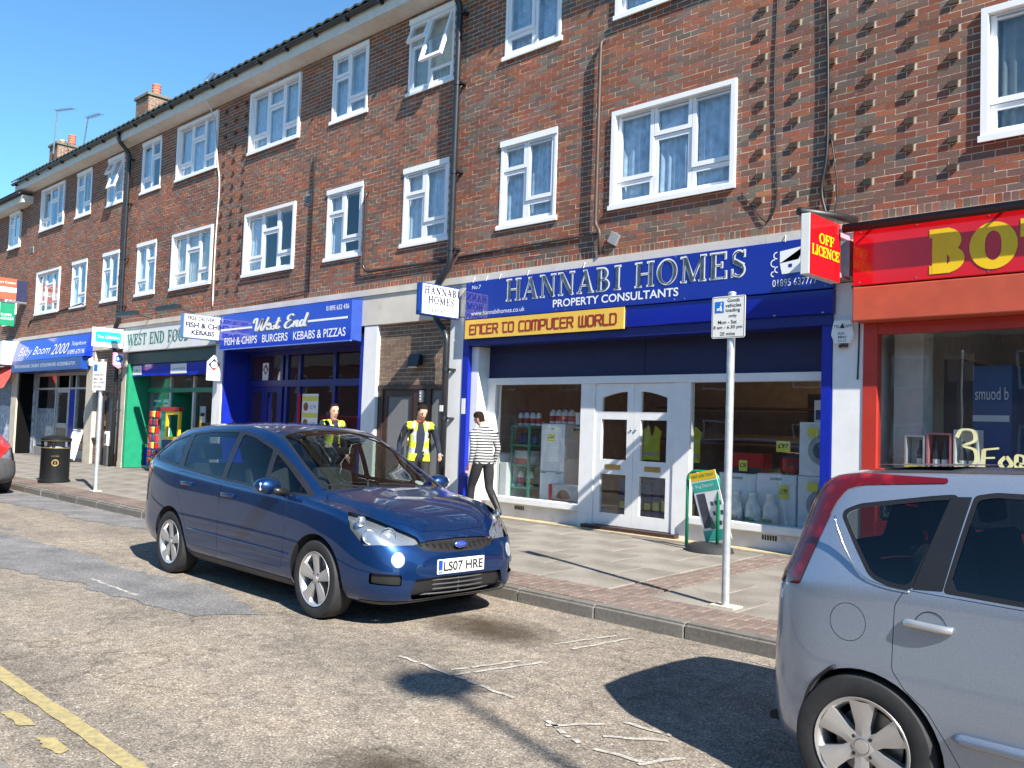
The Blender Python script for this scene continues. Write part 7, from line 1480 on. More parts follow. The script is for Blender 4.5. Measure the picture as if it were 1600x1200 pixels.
# tall street lamp out of frame whose shadow lies on the road
sl_ = thing('street_lamp', 'tall grey street lamp whose round shadow falls on the road', 'street lamp', (7.45, -9.40, 0.06))
MB().tube([(7.45, -9.4, 0.06), (7.45, -9.4, 1.5), (7.45, -9.4, 9.8)], [0.08, 0.06, 0.04], 12).build('column', 'galvanised', sl_, smooth=True); MB().lathe([(0.0, 0.0), (0.18, 0.02), (0.27, 0.10), (0.25, 0.22), (0.12, 0.30), (0, 0.32)], (7.45, -9.4, 9.8), 20).build('lantern', 'plastic_grey', sl_, smooth=True)
# the houses across the road, seen only in reflections
ob_ = thing('opposite_terrace', 'plain brick terrace on the opposite side of the road', 'building', (-10, -30, 0.05)); 
hl_ = [(x, x+1.5, z, z+1.4) for x in range(-66, 130, 5) for z in (1.0, 4.0)]
w2 = wall_backing('wall', -70, 140, 0.05, 6.2, hl_, 0.0, 'facing_brick' if 'facing_brick' in MAT else mat('facing_brick', (0.20, 0.10, 0.07), 0.9, var=0.3, scale=3), None)
for v in w2.data.vertices: x, y, z = v.co; v.co = (-x-20-root_loc(ob_).x, -30.0-root_loc(ob_).y, z-root_loc(ob_).z)
w2.parent = ob_; B(-160, 50, -38, -30.3, 0.05, 6.2).build('rooms', 'plaster_dark', ob_); MB().add([(-160, -29.6, 6.1), (50, -29.6, 6.1), (50, -34, 9.2), (-160, -34, 9.2)], [(0, 1, 2, 3)]).build('roof', 'tile', ob_)
for h in hl_[::1]:
    f_ = ring(h[0], h[1], h[2], h[3], 0.09, 0, 0.06)
    f_.v = [(-a-20, -29.95-b, c) for a, b, c in f_.v]; f_.build('window', 'upvc', ob_)
# ================================================================== GOODS IN THE SHOP WINDOWS
mat('appliance_white', (0.80, 0.81, 0.82), 0.3, var=0.03); mat('price_yellow', (0.78, 0.72, 0.08), 0.6, var=0.04); mat('bottle_white', (0.72, 0.72, 0.72), 0.4); mat('bottle_dark', (0.03, 0.03, 0.04), 0.3); mat('cap_red', (0.5, 0.03, 0.03), 0.4); mat('shelf_green', (0.01, 0.20, 0.12), 0.45); mat('box_silver', (0.5, 0.5, 0.5), 0.5); mat('vest_yellow', (0.50, 0.60, 0.03), 0.7, var=0.08, scale=14); mat('vest_silver', (0.40, 0.42, 0.43), 0.5, metal=0.3); mat('cloth_navy', (0.012, 0.016, 0.035), 0.9, var=0.25, scale=20); mat('goods_blue', (0.03, 0.06, 0.2), 0.6, var=0.5, scale=6); mat('vac_red', (0.42, 0.012, 0.01), 0.3); mat('bag_clear', (0.6, 0.63, 0.62), 0.5, var=0.3, scale=12); mat('pink_card', (0.6, 0.2, 0.22), 0.6)
DZ = 0.50
def price_tag(x, y, z, w, h, label, txt=None):
    t = thing('price_tag', label, 'price tag', (x, y, z)); B(x, x+w, y-0.002, y, z, z+h).build('card', 'price_yellow', t)
    if txt: text(MB(), txt, (x+w*0.12, y-0.002, z+h*0.35), UX, UZ, w*0.76, h*0.4, 0.001, bold=0.02).build('lettering', 'letter_black', t)
    return t
f = thing('fridge_freezer', 'tall white fridge freezer in the left display window', 'fridge', (-9.35, 0.9, DZ))
MB().bbox(-9.60, -9.10, 0.72, 1.22, DZ, 1.72, 0.012).build('cabinet', 'appliance_white', f); MB().bbox(-9.60, -9.10, 0.685, 0.715, 0.97, 1.715, 0.01).build('upper_door', 'appliance_white', f); MB().bbox(-9.60, -9.10, 0.685, 0.715, DZ+0.01, 0.96, 0.01).build('lower_door', 'appliance_white', f)
for x in (-9.52, -9.2): B(x-0.06, x+0.05, 0.672, 0.684, 0.935, 0.95).build('handle', 'upvc_grey', f)
B(-9.40, -9.34, 0.680, 0.6845, 1.63, 1.645).build('badge', 'upvc_grey', f); price_tag(-9.47, 0.683, 1.44, 0.16, 0.12, 'yellow price tag on the white fridge freezer', '£199')
gs = thing('green_shelf_unit', 'green metal shelf stand of bottles in the left display window', 'shelf', (-9.98, 0.8, DZ))
for x in (-10.17, -9.79):
    for y in (0.62, 0.98): B(x-0.018, x+0.018, y-0.018, y+0.018, DZ, 1.66).build('post', 'shelf_green', gs)
for z in (0.66, 1.02, 1.34, 1.645): B(-10.2, -9.76, 0.60, 1.0, z, z+0.03).build('shelf', 'shelf_green', gs)
B(-10.19, -9.77, 0.985, 0.995, 0.69, 1.64).build('back_panel', 'shelf_green', gs)
def bottle(x, y, z, h, r, m, cap, label, group):
    t = thing('bottle', label, 'bottle', (x, y, z), 0, group)
    MB().lathe([(0.0, 0), (r, 0.005), (r, h*0.62), (r*0.75, h*0.78), (r*0.35, h*0.86), (r*0.35, h*0.92)], (0, 0, 0), 12).build('body', m, t, local=True, smooth=True, angle=0.9); MB().lathe([(r*0.42, h*0.9), (r*0.42, h), (0, h)], (0, 0, 0), 10).build('cap', cap, t, local=True, smooth=True, angle=0.9)
    MB().lathe([(r*1.01, h*0.15), (r*1.01, h*0.5)], (0, 0, 0), 12).build('wrapper', 'cap_red' if m == 'bottle_white' else 'goods_blue', t, local=True, smooth=True); return t
b1 = bottle(-10.12, 0.75, 1.676, 0.24, 0.045, 'bottle_white', 'bottle_dark', 'white and red oil bottle in the row on top of the green shelf', 'bottles on the green shelf top')
for k in range(1, 6):
    c = copy_tree(b1); c.location = (-10.12+k*0.07+0.02*(k % 2), 0.75+0.03*(k % 2), 1.676)
b2 = bottle(-10.10, 0.76, 1.371, 0.22, 0.05, 'bottle_dark', 'cap_red', 'dark bottle on the upper shelf of the green stand', 'dark bottles on the green stand')
for k in range(1, 4): c = copy_tree(b2); c.location = (-10.10+k*0.1, 0.76, 1.371)
b3 = bottle(-10.08, 0.76, 0.691, 0.28, 0.06, 'bottle_white', 'tube_green', 'large white bottle low on the green stand', 'large bottles low on the green stand')
c = copy_tree(b3); c.location = (-9.9, 0.78, 0.691)
cb = thing('carton', 'red and white carton on the middle shelf of the green stand', 'box', (-9.98, 0.75, 1.051)); MB().bbox(-10.15, -9.82, 0.66, 0.9, 1.051, 1.27, 0.004).build('box', 'box_silver', cb); B(-10.13, -9.84, 0.655, 0.6595, 1.06, 1.14).build('red_panel', 'cap_red', cb)
d1 = bottle(-9.50, 0.85, 1.722, 0.25, 0.06, 'bottle_white', 'bottle_dark', 'white detergent jug standing on top of the fridge freezer', 'jugs on the fridge freezer')
for k in range(1, 4): c = copy_tree(d1); c.location = (-9.50+k*0.13, 0.85, 1.722)
jt = thing('round_tub', 'green and white tub hanging above the boxed iron', 'tub', (-8.86, 0.78, 1.66)); MB().lathe([(0, 0), (0.08, 0.0), (0.095, 0.2), (0.1, 0.24), (0, 0.25)], (-8.86, 0.78, 1.66), 16).build('tub', 'bottle_white', jt, smooth=True, angle=0.8); MB().lathe([(0.097, 0.02), (0.098, 0.06)], (-8.86, 0.78, 1.655), 16).build('band', 'shelf_green', jt); B(-8.95, -8.78, 0.7, 0.9, 1.62, 1.655).build('stand', 'bottle_dark', jt)
ir = thing('appliance_carton', 'silver and red carton picturing a steam iron, in the left window', 'box', (-8.95, 0.6, DZ)); MB().bbox(-9.24, -8.66, 0.50, 0.70, DZ, 0.79, 0.004).build('box', 'box_silver', ir); B(-9.24, -9.17, 0.495, 0.4995, DZ+0.005, 0.785).build('red_panel', 'cap_red', ir); B(-9.16, -8.67, 0.496, 0.4995, DZ+0.005, DZ+0.06).build('red_band', 'cap_red', ir)
MB().prism(smooth_path([(-9.10, 0.59, 0), (-9.0, 0.70, 0), (-8.88, 0.70, 0), (-8.80, 0.60, 0), (-8.95, 0.57, 0), (-9.10, 0.59, 0)], 4)[:-1], (0, 0.4955, 0), UX, UZ, 0.002).build('iron_picture', 'food_brown', ir)
for k, x in enumerate((-10.42, -10.24)):
    lw_ = thing('low_cabinet', ('left' if k == 0 else 'right') + ' of two low white cabinets at the left end of the display', 'cabinet', (x, 0.8, DZ)); MB().bbox(x-0.08, x+0.07, 0.5, 1.0, DZ, 1.22-k*0.15, 0.006).build('case', 'appliance_white', lw_)
rcn = thing('red_banner', 'tall red pointed banner behind the bottles in the left window', 'banner', (-10.6, 1.2, DZ)); MB().prism([(-10.95, 1.62), (-10.35, 1.58), (-10.4, 1.75), (-10.74, 2.02), (-10.72, 2.27), (-10.76, 2.3), (-10.80, 2.02), (-10.95, 1.98)], (0.35, 1.2, 0), UX, UZ, 0.01).build('sheet', 'pink_card', rcn); MB().tube([(-10.4, 1.22, DZ), (-10.4, 1.22, 2.0)], 0.01, 6).build('stick', 'metal_grey', rcn)
def machine(x, y, z, h, label, door=True):
    t = thing('washing_machine' if door else 'dishwasher', label, 'washing machine' if door else 'dishwasher', (x, y, z))
    MB().bbox(x-0.27, x+0.27, y, y+0.5, z, z+h, 0.012).build('cabinet', 'appliance_white', t); B(x-0.25, x+0.25, y-0.006, y-0.0005, z+h-0.10, z+h-0.02).build('control_panel', 'upvc', t)
    if door:
        d = MB().lathe([(0.0, -0.02), (0.10, -0.03), (0.145, -0.035), (0.175, -0.025), (0.18, -0.001)], (x+0.03, y-0.001, z+h*0.48), 28, 'Y').build('door', 'upvc_grey', t, smooth=True, angle=0.8); MB().lathe([(0.0, -0.05), (0.07, -0.045), (0.105, -0.034)], (x+0.03, y-0.001, z+h*0.48), 24, 'Y').build('porthole', 'bottle_dark', d, smooth=True)
        MB().lathe([(0.02, -0.02), (0.022, -0.001)], (x+0.1, y-0.006, z+h-0.06), 12, 'Y').build('dial', 'upvc_grey', t); B(x-0.24, x-0.1, y-0.012, y-0.0065, z+h-0.09, z+h-0.03).build('drawer', 'appliance_white', t)
    else:
        B(x-0.265, x+0.265, y-0.012, y-0.0008, z+0.03, z+h-0.12).build('door', 'appliance_white', t); B(x-0.08, x+0.08, y-0.010, y-0.0065, z+h-0.075, z+h-0.045).build('handle', 'upvc_grey', t)
    return t
machine(-4.93, 0.60, DZ, 0.66, 'lower of two stacked white washing machines in the right window'); machine(-4.92, 0.60, 1.165, 0.66, 'upper of two stacked white washing machines in the right window')
machine(-6.04, 0.60, DZ, 0.64, 'white dishwasher behind the signpost in the right window', False); machine(-5.49, 0.60, DZ, 0.66, 'white dishwasher beside the stacked washing machines', False)
def vacuum(x, y, z, label):
    t = thing('vacuum_cleaner', label, 'vacuum cleaner', (x, y, z)); MB().lathe([(0.0, 0.02), (0.145, 0.02), (0.155, 0.05), (0.15, 0.20), (0.155, 0.205)], (x, y, z), 24).build('tub', 'vac_red', t, smooth=True, angle=0.8); MB().lathe([(0.155, 0.205), (0.15, 0.24), (0.08, 0.28), (0, 0.285)], (x, y, z), 24).build('lid', 'bottle_dark', t, smooth=True)
    for a in (0.7, 2.4, 4.0, 5.5): MB().lathe([(0, -0.012), (0.025, -0.012), (0.025, 0.012), (0, 0.012)], (x+0.12*math.cos(a), y+0.12*math.sin(a), z+0.025), 10, 'Y').build('castor', 'bottle_dark', t)
    MB().tube(smooth_path([(x, y-0.14, z+0.12), (x+0.1, y-0.2, z+0.14), (x+0.2, y-0.1, z+0.05), (x+0.15, y+0.1, z+0.03)], 4), 0.018, 8).build('hose', 'bottle_dark', t, smooth=True)
vacuum(-5.40, 0.86, 1.162, 'red tub vacuum cleaner beside the upper washing machine')
rb = thing('appliance_carton', 'red and black vacuum carton lying on the dishwasher in the right window', 'box', (-5.95, 0.8, 1.142)); MB().bbox(-6.2, -5.72, 0.68, 0.92, 1.142, 1.40, 0.005).build('box', 'vac_red', rb); B(-6.18, -5.74, 0.674, 0.6795, 1.15, 1.22).build('black_band', 'bottle_dark', rb)
dt = thing('detergent_box', 'white carton standing on the stacked washing machines', 'box', (-4.98, 0.8, 1.826)); MB().bbox(-5.05, -4.9, 0.7, 0.82, 1.826, 2.1, 0.003).build('box', 'sign_white', dt); B(-5.03, -4.92, 0.695, 0.6995, 1.86, 1.98).build('print', 'goods_blue', dt)
price_tag(-5.55, 0.70, 1.44, 0.19, 0.14, 'yellow £97 price card above the red vacuum cleaner', '£97'); price_tag(-5.44, 0.575, 0.86, 0.13, 0.17, 'yellow price card taped to the right dishwasher', '£199'); price_tag(-5.06, 0.55, 1.65, 0.13, 0.11, 'yellow price card on the upper washing machine'); price_tag(-5.05, 0.55, 0.98, 0.13, 0.11, 'yellow price card on the lower washing machine'); price_tag(-6.06, 0.67, 1.17, 0.12, 0.14, 'yellow price card leaning on the red carton', '£28'); price_tag(-6.36, 0.50, 0.62, 0.11, 0.42, 'tall yellow price card at the left of the right window')
for k, x in enumerate((-5.98, -5.74, -5.50)):
    bg_ = thing('plastic_bag', ('left', 'middle', 'right')[k]+' of three crumpled clear plastic bags in front of the dishwashers', 'bag', (x, 0.48, DZ)); vv = MB().lathe([(0.0, 0.0), (0.10, 0.01), (0.115, 0.12), (0.10, 0.25), (0.05, 0.34), (0.07, 0.42)], (0, 0, 0), 14)
    vv.v = [(p[0]*(1+0.16*math.sin(7*p[2]*6+k+3*math.atan2(p[1], p[0]))), p[1]*0.55, p[2]) for p in vv.v]; vv.xf(Matrix.Translation((x, 0.48, DZ))).build('bag', 'bag_clear', bg_, smooth=True); B(x-0.07, x+0.06, 0.40, 0.405, DZ+0.06, DZ+0.1).build('print', 'shelf_green', bg_)
# goods behind the doors
for k, x in enumerate((-7.98, -7.70, -7.30, -7.02)):
    hv = thing('hanging_vest', ('far left', 'second', 'third', 'far right')[k]+' of four yellow vests hanging behind the glazed doors', 'vest', (x, 1.0, 1.2)); mb = MB(); n = 10
    sh = [(-0.16, 0.0), (-0.16, 0.30), (-0.19, 0.42), (-0.07, 0.5), (-0.03, 0.36), (0.03, 0.36), (0.07, 0.5), (0.19, 0.42), (0.16, 0.30), (0.16, 0.0)]; MB().prism([(a*(0.75+0.1*(k % 2)), b) for a, b in sh], (x, 1.0, 1.18+0.05*(k % 2)), UX, UZ, 0.03).build('cloth', 'vest_yellow', hv); B(x-0.13, x+0.13, 0.994, 0.9995, 1.30, 1.35).build('reflective_band', 'vest_silver', hv)
for k in range(9):
    x = -8.12+k*0.15; pk = thing('boxed_goods', 'dark blue pack in the row stacked behind the doors', 'box', (x, 1.05, 0.3), 0, 'packs stacked behind the doors'); MB().bbox(x-0.065, x+0.065, 0.9, 1.1, 0.30, 0.92+0.05*math.sin(k*2.1), 0.006).build('pack', 'goods_blue', pk); B(x-0.05, x+0.05, 0.895, 0.8995, 0.5, 0.6+0.03*(k % 3)).build('yellow_print', 'price_yellow', pk)
sh2 = thing('storage_shelf', 'dark storage shelving against the back wall of the blue shop', 'shelf', (-7.5, 4.6, 0.3))
for z in (0.3, 0.9, 1.5, 2.1): B(-10.0, -5.2, 4.4, 4.9, z, z+0.04).build('shelf', 'door_brown', sh2)
pc = thing('picture_panel', 'dark framed picture on the back wall seen through the right window', 'picture', (-6.6, 4.9, 1.6)); B(-7.2, -6.0, 4.94, 4.985, 1.5, 2.4).build('frame', 'bottle_dark', pc)
def emis(name, col, s):
    m, t, b = new_mat(name); b.inputs['Emission Color'].default_value = (*col, 1); b.inputs['Emission Strength'].default_value = s; b.inputs['Base Color'].default_value = (*col, 1)
emis('downlight', (1.0, 0.62, 0.25), 60.0)
for k, x in enumerate((-6.9, -6.5, -5.9, -5.5)):
    dl = thing('ceiling_downlight', 'small warm ceiling downlight inside the right window', 'downlight', (x, 2.6, 3.43), 0, 'warm ceiling downlights'); MB().lathe([(0.0, 0.0), (0.06, 0.0)], (x, 2.6, 3.432), 12).build('lens', 'downlight', dl); MB().lathe([(0.06, 0.0), (0.085, -0.01), (0.09, 0.006)], (x, 2.6, 3.432), 16).build('bezel', 'metal_grey', dl)
# off licence window
wx = -3.64
for k, (x, w_, h_, m) in enumerate(((-3.64, 0.21, 0.40, 'box_silver'), (-3.39, 0.25, 0.43, 'pink_card'), (-3.12, 0.24, 0.47, 'sign_white'))):
    t = thing('gift_carton', ('silver wine carton with a bottle picture', 'pink carton showing two dark bottles', 'white open fronted carton holding bottles')[k]+' in the off licence window', 'box', (x, 0.25, 1.30)); ring(x-w_/2, x+w_/2, 1.30, 1.30+h_, 0.018, 0.15, 0.32).build('box', m, t); B(x-w_/2+0.02, x+w_/2-0.02, 0.30, 0.315, 1.315, 1.28+h_).build('inner_card', m if k != 1 else 'bottle_dark', t)
    for j in range(2 if k else 1):
        xb = x+(j-0.5)*0.09 if k else x+0.04; MB().lathe([(0.0, 0), (0.036, 0.004), (0.036, 0.2), (0.014, 0.26), (0.014, 0.33), (0, 0.33)], (xb, 0.22, 1.32), 12).build('bottle', 'bottle_dark', t, smooth=True, angle=0.8); MB().lathe([(0.0365, 0.05), (0.0365, 0.13)], (xb, 0.22, 1.32), 12).build('bottle_label', 'sign_white', t)
    if k == 0: B(x-w_/2-0.002, x+w_/2+0.002, 0.144, 0.149, 1.30, 1.39).build('yellow_band', 'price_yellow', t)
ww = thing('window_writing', 'pale yellow painted offer 3 FOR £ on the off licence glass', 'window writing', (-2.9, 0.02, 1.3)); mat('paint_pale_yellow', (0.75, 0.70, 0.36), 0.7)
W3 = [[(0.05, 0.78), (0.15, 0.97), (0.38, 0.95), (0.42, 0.72), (0.2, 0.58), (0.42, 0.48), (0.44, 0.2), (0.25, 0.02), (0.04, 0.14)], [(0.58, 0.05), (0.6, 0.5)], [(0.58, 0.5), (0.9, 0.55)], [(0.6, 0.3), (0.82, 0.32)], [(1.02, 0.35), (0.92, 0.2), (1.02, 0.06), (1.14, 0.18), (1.04, 0.36)], [(1.24, 0.06), (1.24, 0.38), (1.38, 0.36), (1.38, 0.22), (1.26, 0.2), (1.42, 0.05)], [(1.9, 0.75), (1.85, 1.0), (1.7, 0.9), (1.72, 0.5), (1.66, 0.12), (1.55, 0.08), (1.7, 0.16), (1.95, 0.06)], [(1.58, 0.48), (1.88, 0.5)]]
for a_, b_ in ((0, 1), (1, 4), (4, 5), (5, 6), (6, 8)): brush(MB(), W3[a_:b_], (-3.19, 0.024, 1.36), 0.92, 0.42, 0.07, 0.004, W=1.95).build('painted_character', 'paint_pale_yellow', ww)
at_ = thing('payment_kiosk', 'blue payment kiosk panel inside the off licence', 'kiosk', (-3.1, 1.0, 0.3)); mat('kiosk_blue', (0.01, 0.09, 0.28), 0.4); B(-3.42, -3.30, 0.95, 1.5, 0.3, 2.55).build('side', 'trim_black', at_); B(-3.295, -2.9, 0.93, 1.4, 0.3, 2.5).build('case', 'kiosk_blue', at_); B(-3.29, -2.92, 0.922, 0.929, 1.88, 1.95).build('white_band', 'sign_white', at_); text(MB(), 'smuod b', (-3.27, 0.93, 2.12), UX, UZ, 0.34, 0.14, 0.002).build('lettering', 'letter_white', at_)
wc = thing('inner_column', 'pale column inside the off licence window', 'column', (-3.85, 0.5, 0.3)); B(-4.0, -3.68, 0.5, 0.8, 0.3, 3.4).build('shaft', 'interior_pale', wc)
sv = thing('drinks_shelf', 'grey drinks shelving inside the off licence', 'shelf', (-3.6, 1.1, 0.3)); B(-3.66, -3.45, 1.1, 1.5, 0.3, 2.6).build('side', 'plastic_grey', sv)
for z in (1.5, 1.8, 2.1, 2.4): B(-3.44, -3.43, 1.0, 1.5, z, z+0.02).build('shelf', 'bracket_grey', sv)
B(-2.9, 0.5, 2.9, 3.1, 0.3, 2.6).build('back_counter', 'trim_black', bo)
# food shop clutter
rk = thing('toy_rack', 'wire rack of red and orange toys outside the food shop', 'display rack', (-22.6, 0.25, FY))
for x in (-22.85, -22.35): MB().tube([(x, 0.25, FY), (x, 0.25, 1.75)], 0.014, 6).build('upright', 'metal_grey', rk)
for j in range(7):
    for i in range(3): MB().bbox(-22.83+i*0.17, -22.70+i*0.17, 0.16, 0.24, FY+0.15+j*0.2, FY+0.31+j*0.2, 0.02).build('toy_packet', ('cap_red', 'price_yellow', 'vac_red', 'goods_blue')[(i+j*2) % 4], rk)
yc = thing('toy_chair', 'yellow and red plastic stacking frames outside the food shop', 'display stand', (-21.2, 0.2, FY)); ring(-21.75, -21.0, 1.05, 1.75, 0.08, 0.1, 0.16).build('yellow_frame', 'letter_yellow', yc); B(-22.0, -21.0, 0.08, 0.2, 1.76, 1.86).build('red_bar', 'vac_red', yc); B(-21.9, -21.05, 0.1, 0.4, FY, 1.04).build('stand', 'goods_blue', yc)
bp_ = thing('display_backing', 'dark blue display board behind the left pane of the food shop', 'display board', (-23.2, YF+0.2, 0.8)); B(-23.84, -22.56, YF+0.55, YF+0.57, 0.80, 2.2).build('board', 'sign_mid_blue', bp_)
ic_ = thing('bread_tray_stack', 'stack of orange bread trays in the food shop window', 'trays', (-23.4, 0.9, FY))
for k in range(4): MB().bbox(-23.7, -23.1, 0.75, 1.15, 1.25+k*0.17, 1.36+k*0.17, 0.02).build('tray', 'terracotta', ic_)
MB().bbox(-23.72, -23.08, 0.73, 1.17, FY+0.06, 1.24, 0.02).build('cabinet', 'appliance_white', ic_)
fz = thing('drinks_fridge', 'tall blue drinks fridge at the right side of the food shop', 'fridge', (-19.9, 1.0, FY)); MB().bbox(-20.6, -19.3, 0.75, 1.4, FY+0.06, 2.2, 0.02).build('case', 'sign_mid_blue', fz)
for k in range(6): B(-20.3, -19.6, 0.742, 0.7495, 0.6+k*0.25, 0.68+k*0.25).build('print_band', ('sign_white', 'vac_red')[k % 2], fz)
for k, (x, z, w_, h_, m) in enumerate(((-23.55, 1.9, 0.5, 0.25, 'goods_blue'), (-23.0, 1.2, 0.35, 0.5, 'turquoise'), (-22.95, 1.85, 0.3, 0.22, 'sign_white'), (-20.9, 1.5, 0.3, 0.4, 'sign_white'), (-20.4, 0.95, 0.4, 0.3, 'poster_green'))):
    t = thing('window_poster', ('dark blue', 'turquoise', 'small white', 'tall white', 'green')[k]+' poster stuck inside the food shop window', 'poster', (x, YF+0.03, z)); B(x, x+w_, YF+0.02, YF+0.023, z, z+h_).build('sheet', m, t); B(x+0.04, x+w_-0.04, YF+0.0165, YF+0.0195, z+h_*0.4, z+h_*0.6).build('print', 'letter_navy' if m == 'sign_white' else 'sign_white', t)

# ================================================================== PEOPLE
mat('skin', (0.60, 0.35, 0.25), 0.55, var=0.1, scale=18); mat('hair_dark', (0.020, 0.012, 0.008), 0.95, var=0.5, scale=80, spec=0.1); mat('trousers_black', (0.013, 0.013, 0.016), 0.85, var=0.3, scale=25); mat('shoe', (0.01, 0.01, 0.01), 0.5); mat('eye_dark', (0.02, 0.015, 0.012), 0.3); mat('collar_red', (0.4, 0.03, 0.03), 0.7)
def stripes():
    m, t, b = new_mat('stripes'); tc = N(t, 'ShaderNodeTexCoord'); sp_ = N(t, 'ShaderNodeSeparateXYZ'); t.links.new(tc.outputs['Object'], sp_.inputs[0])
    nz = N(t, 'ShaderNodeTexNoise'); nz.inputs['Scale'].default_value = 5; t.links.new(tc.outputs['Object'], nz.inputs['Vector']); ad = N(t, 'ShaderNodeMath', operation='MULTIPLY_ADD'); ad.inputs[1].default_value = 0.02; t.links.new(nz.outputs['Fac'], ad.inputs[0]); t.links.new(sp_.outputs['Z'], ad.inputs[2])
    mu = N(t, 'ShaderNodeMath', operation='MULTIPLY'); mu.inputs[1].default_value = 1/0.045; t.links.new(ad.outputs[0], mu.inputs[0]); fr = N(t, 'ShaderNodeMath', operation='FRACT'); t.links.new(mu.outputs[0], fr.inputs[0])
    r = ramp(t, [(0.0, (0.50, 0.50, 0.48)), (0.45, (0.50, 0.50, 0.48)), (0.50, (0.02, 0.022, 0.03)), (0.95, (0.02, 0.022, 0.03)), (1.0, (0.50, 0.50, 0.48))]); t.links.new(fr.outputs[0], r.inputs[0]); t.links.new(r.outputs[0], b.inputs['Base Color']); b.inputs['Roughness'].default_value = 0.85
stripes()
def person(label, loc, rz, scale, pose, shirt, vest=False, head_yaw=0.0, head_pitch=0.0, bulk=1.0):
    """one continuous skinned body; hair and vest are shells grown from it. local +X is forward, +Y left"""
    root = thing('person', label, 'person', loc, rz); V, E_, RAD, SEG = [], [], [], []
    def add(p, r, par=None, seg=''):
        bk_ = bulk if seg in ('hip', 'torso', 'leg', 'arm') else 1.0; V.append(Vector(p)); RAD.append((r[0]*bk_, r[1]*bk_) if isinstance(r, tuple) else (r*bk_, r*bk_)); SEG.append(seg)
        if par is not None: E_.append((par, len(V)-1))
        return len(V)-1
    ln = pose.get('lean', 0.0)
    def L(p): return Vector((p[0]+ln*(p[2]-0.93), p[1], p[2]))
    pel = add((0, 0, 0.95), (0.125, 0.165), None, 'hip'); ab = add(L((0.0, 0, 1.08)), (0.115, 0.155), pel, 'torso'); ch = add(L((0.0, 0, 1.26)), (0.125, 0.18), ab, 'torso'); up_ = add(L((-0.01, 0, 1.40)), (0.09, 0.13), ch, 'torso')
    nk = add(L((0.0, 0, 1.475)), 0.058, up_, 'neck')
    hm = Matrix.Translation(L((0.0, 0, 1.50))) @ Matrix.Rotation(head_yaw, 4, 'Z') @ Matrix.Rotation(head_pitch, 4, 'Y')
    h1 = add(hm @ Vector((0.015, 0, 0.035)), (0.066, 0.060), nk, 'head'); h2 = add(hm @ Vector((0.028, 0, 0.10)), (0.094, 0.073), h1, 'head'); h3 = add(hm @ Vector((0.018, 0, 0.175)), (0.099, 0.078), h2, 'head'); add(hm @ Vector((0.0, 0, 0.235)), (0.055, 0.05), h3, 'head')
    for s, k in ((1, 'l'), (-1, 'r')):
        hp_, kn, an, toe = [Vector(q) for q in pose['leg_'+k]]
        a = add((hp_.x, hp_.y*s, hp_.z), (0.088, 0.088), pel, 'leg'); b = add(Vector((kn.x, kn.y*s, kn.z)).lerp(Vector((hp_.x, hp_.y*s, hp_.z)), 0.5), 0.078, a, 'leg'); c = add((kn.x, kn.y*s, kn.z), 0.058, b, 'leg'); d = add(Vector((an.x, an.y*s, an.z)).lerp(Vector((kn.x, kn.y*s, kn.z)), 0.62), 0.056, c, 'leg'); e = add((an.x, an.y*s, an.z), 0.044, d, 'foot')
        f_ = add(((an.x+toe.x)/2, an.y*s, (an.z+toe.z)/2+0.005), (0.042, 0.035), e, 'foot'); add((toe.x, toe.y*s, toe.z), (0.038, 0.025), f_, 'foot'); add((an.x-0.05, an.y*s, max(an.z-0.05, 0.03)), 0.035, e, 'foot')
        sh, el, wr_, hd = [L(q) if i == 0 else Vector(q) for i, q in enumerate(pose['arm_'+k])]
        a = add((sh.x, sh.y*s, sh.z), (0.062, 0.062), up_, 'arm'); b = add(Vector((el.x, el.y*s, el.z)).lerp(Vector((sh.x, sh.y*s, sh.z)), 0.5), 0.052, a, 'arm'); c = add((el.x, el.y*s, el.z), 0.045, b, 'arm'); d = add((wr_.x, wr_.y*s, wr_.z), 0.030, c, 'arm'); pm_ = add((hd.x, hd.y*s, hd.z), (0.036, 0.018), d, 'hand')
        W = Vector((wr_.x, wr_.y*s, wr_.z)); Hd = Vector((hd.x, hd.y*s, hd.z)); dr_ = (Hd-W).normalized(); sd = Vector((1, 0, 0)); sd = (sd-dr_*sd.dot(dr_)).normalized(); cv = dr_.cross(sd)*(s)
        for q, (o_, ln_) in enumerate(((0.027, 0.066), (0.009, 0.075), (-0.009, 0.070), (-0.026, 0.055))):
            p0 = Hd+sd*o_+dr_*0.035; p1 = p0+dr_*ln_*0.5-cv*0.006; p2 = p1+dr_*ln_*0.42-cv*0.018; i0 = add(p0, 0.010, pm_, 'hand'); i1 = add(p1, 0.009, i0, 'hand'); add(p2, 0.007, i1, 'hand')
        t0 = add(Hd+sd*0.036-dr_*0.015, 0.012, pm_, 'hand'); t1 = add(Hd+sd*0.058+dr_*0.02-cv*0.008, 0.010, t0, 'hand'); add(Hd+sd*0.062+dr_*0.048-cv*0.015, 0.008, t1, 'hand')
    me = bpy.data.meshes.new('p'); me.from_pydata([tuple(v) for v in V], E_, []); o = bpy.data.objects.new('p', me); COL.objects.link(o)
    md = o.modifiers.new('s', 'SKIN'); md.branch_smoothing = 0.4
    for i, sv_ in enumerate(me.skin_vertices[0].data): sv_.radius = (RAD[i][1], RAD[i][0]) if SEG[i] not in ('foot',) else RAD[i]; sv_.use_root = (i == 0)
    sb_ = o.modifiers.new('d', 'SUBSURF'); sb_.levels = 2; sb_.render_levels = 2
    bpy.context.view_layer.update(); bme = bpy.data.meshes.new_from_object(o.evaluated_get(bpy.context.evaluated_depsgraph_get())); bpy.data.objects.remove(o)
    # sculpt the face: nose, brow, eye hollows, chin, ears
    hi = hm.inverted()
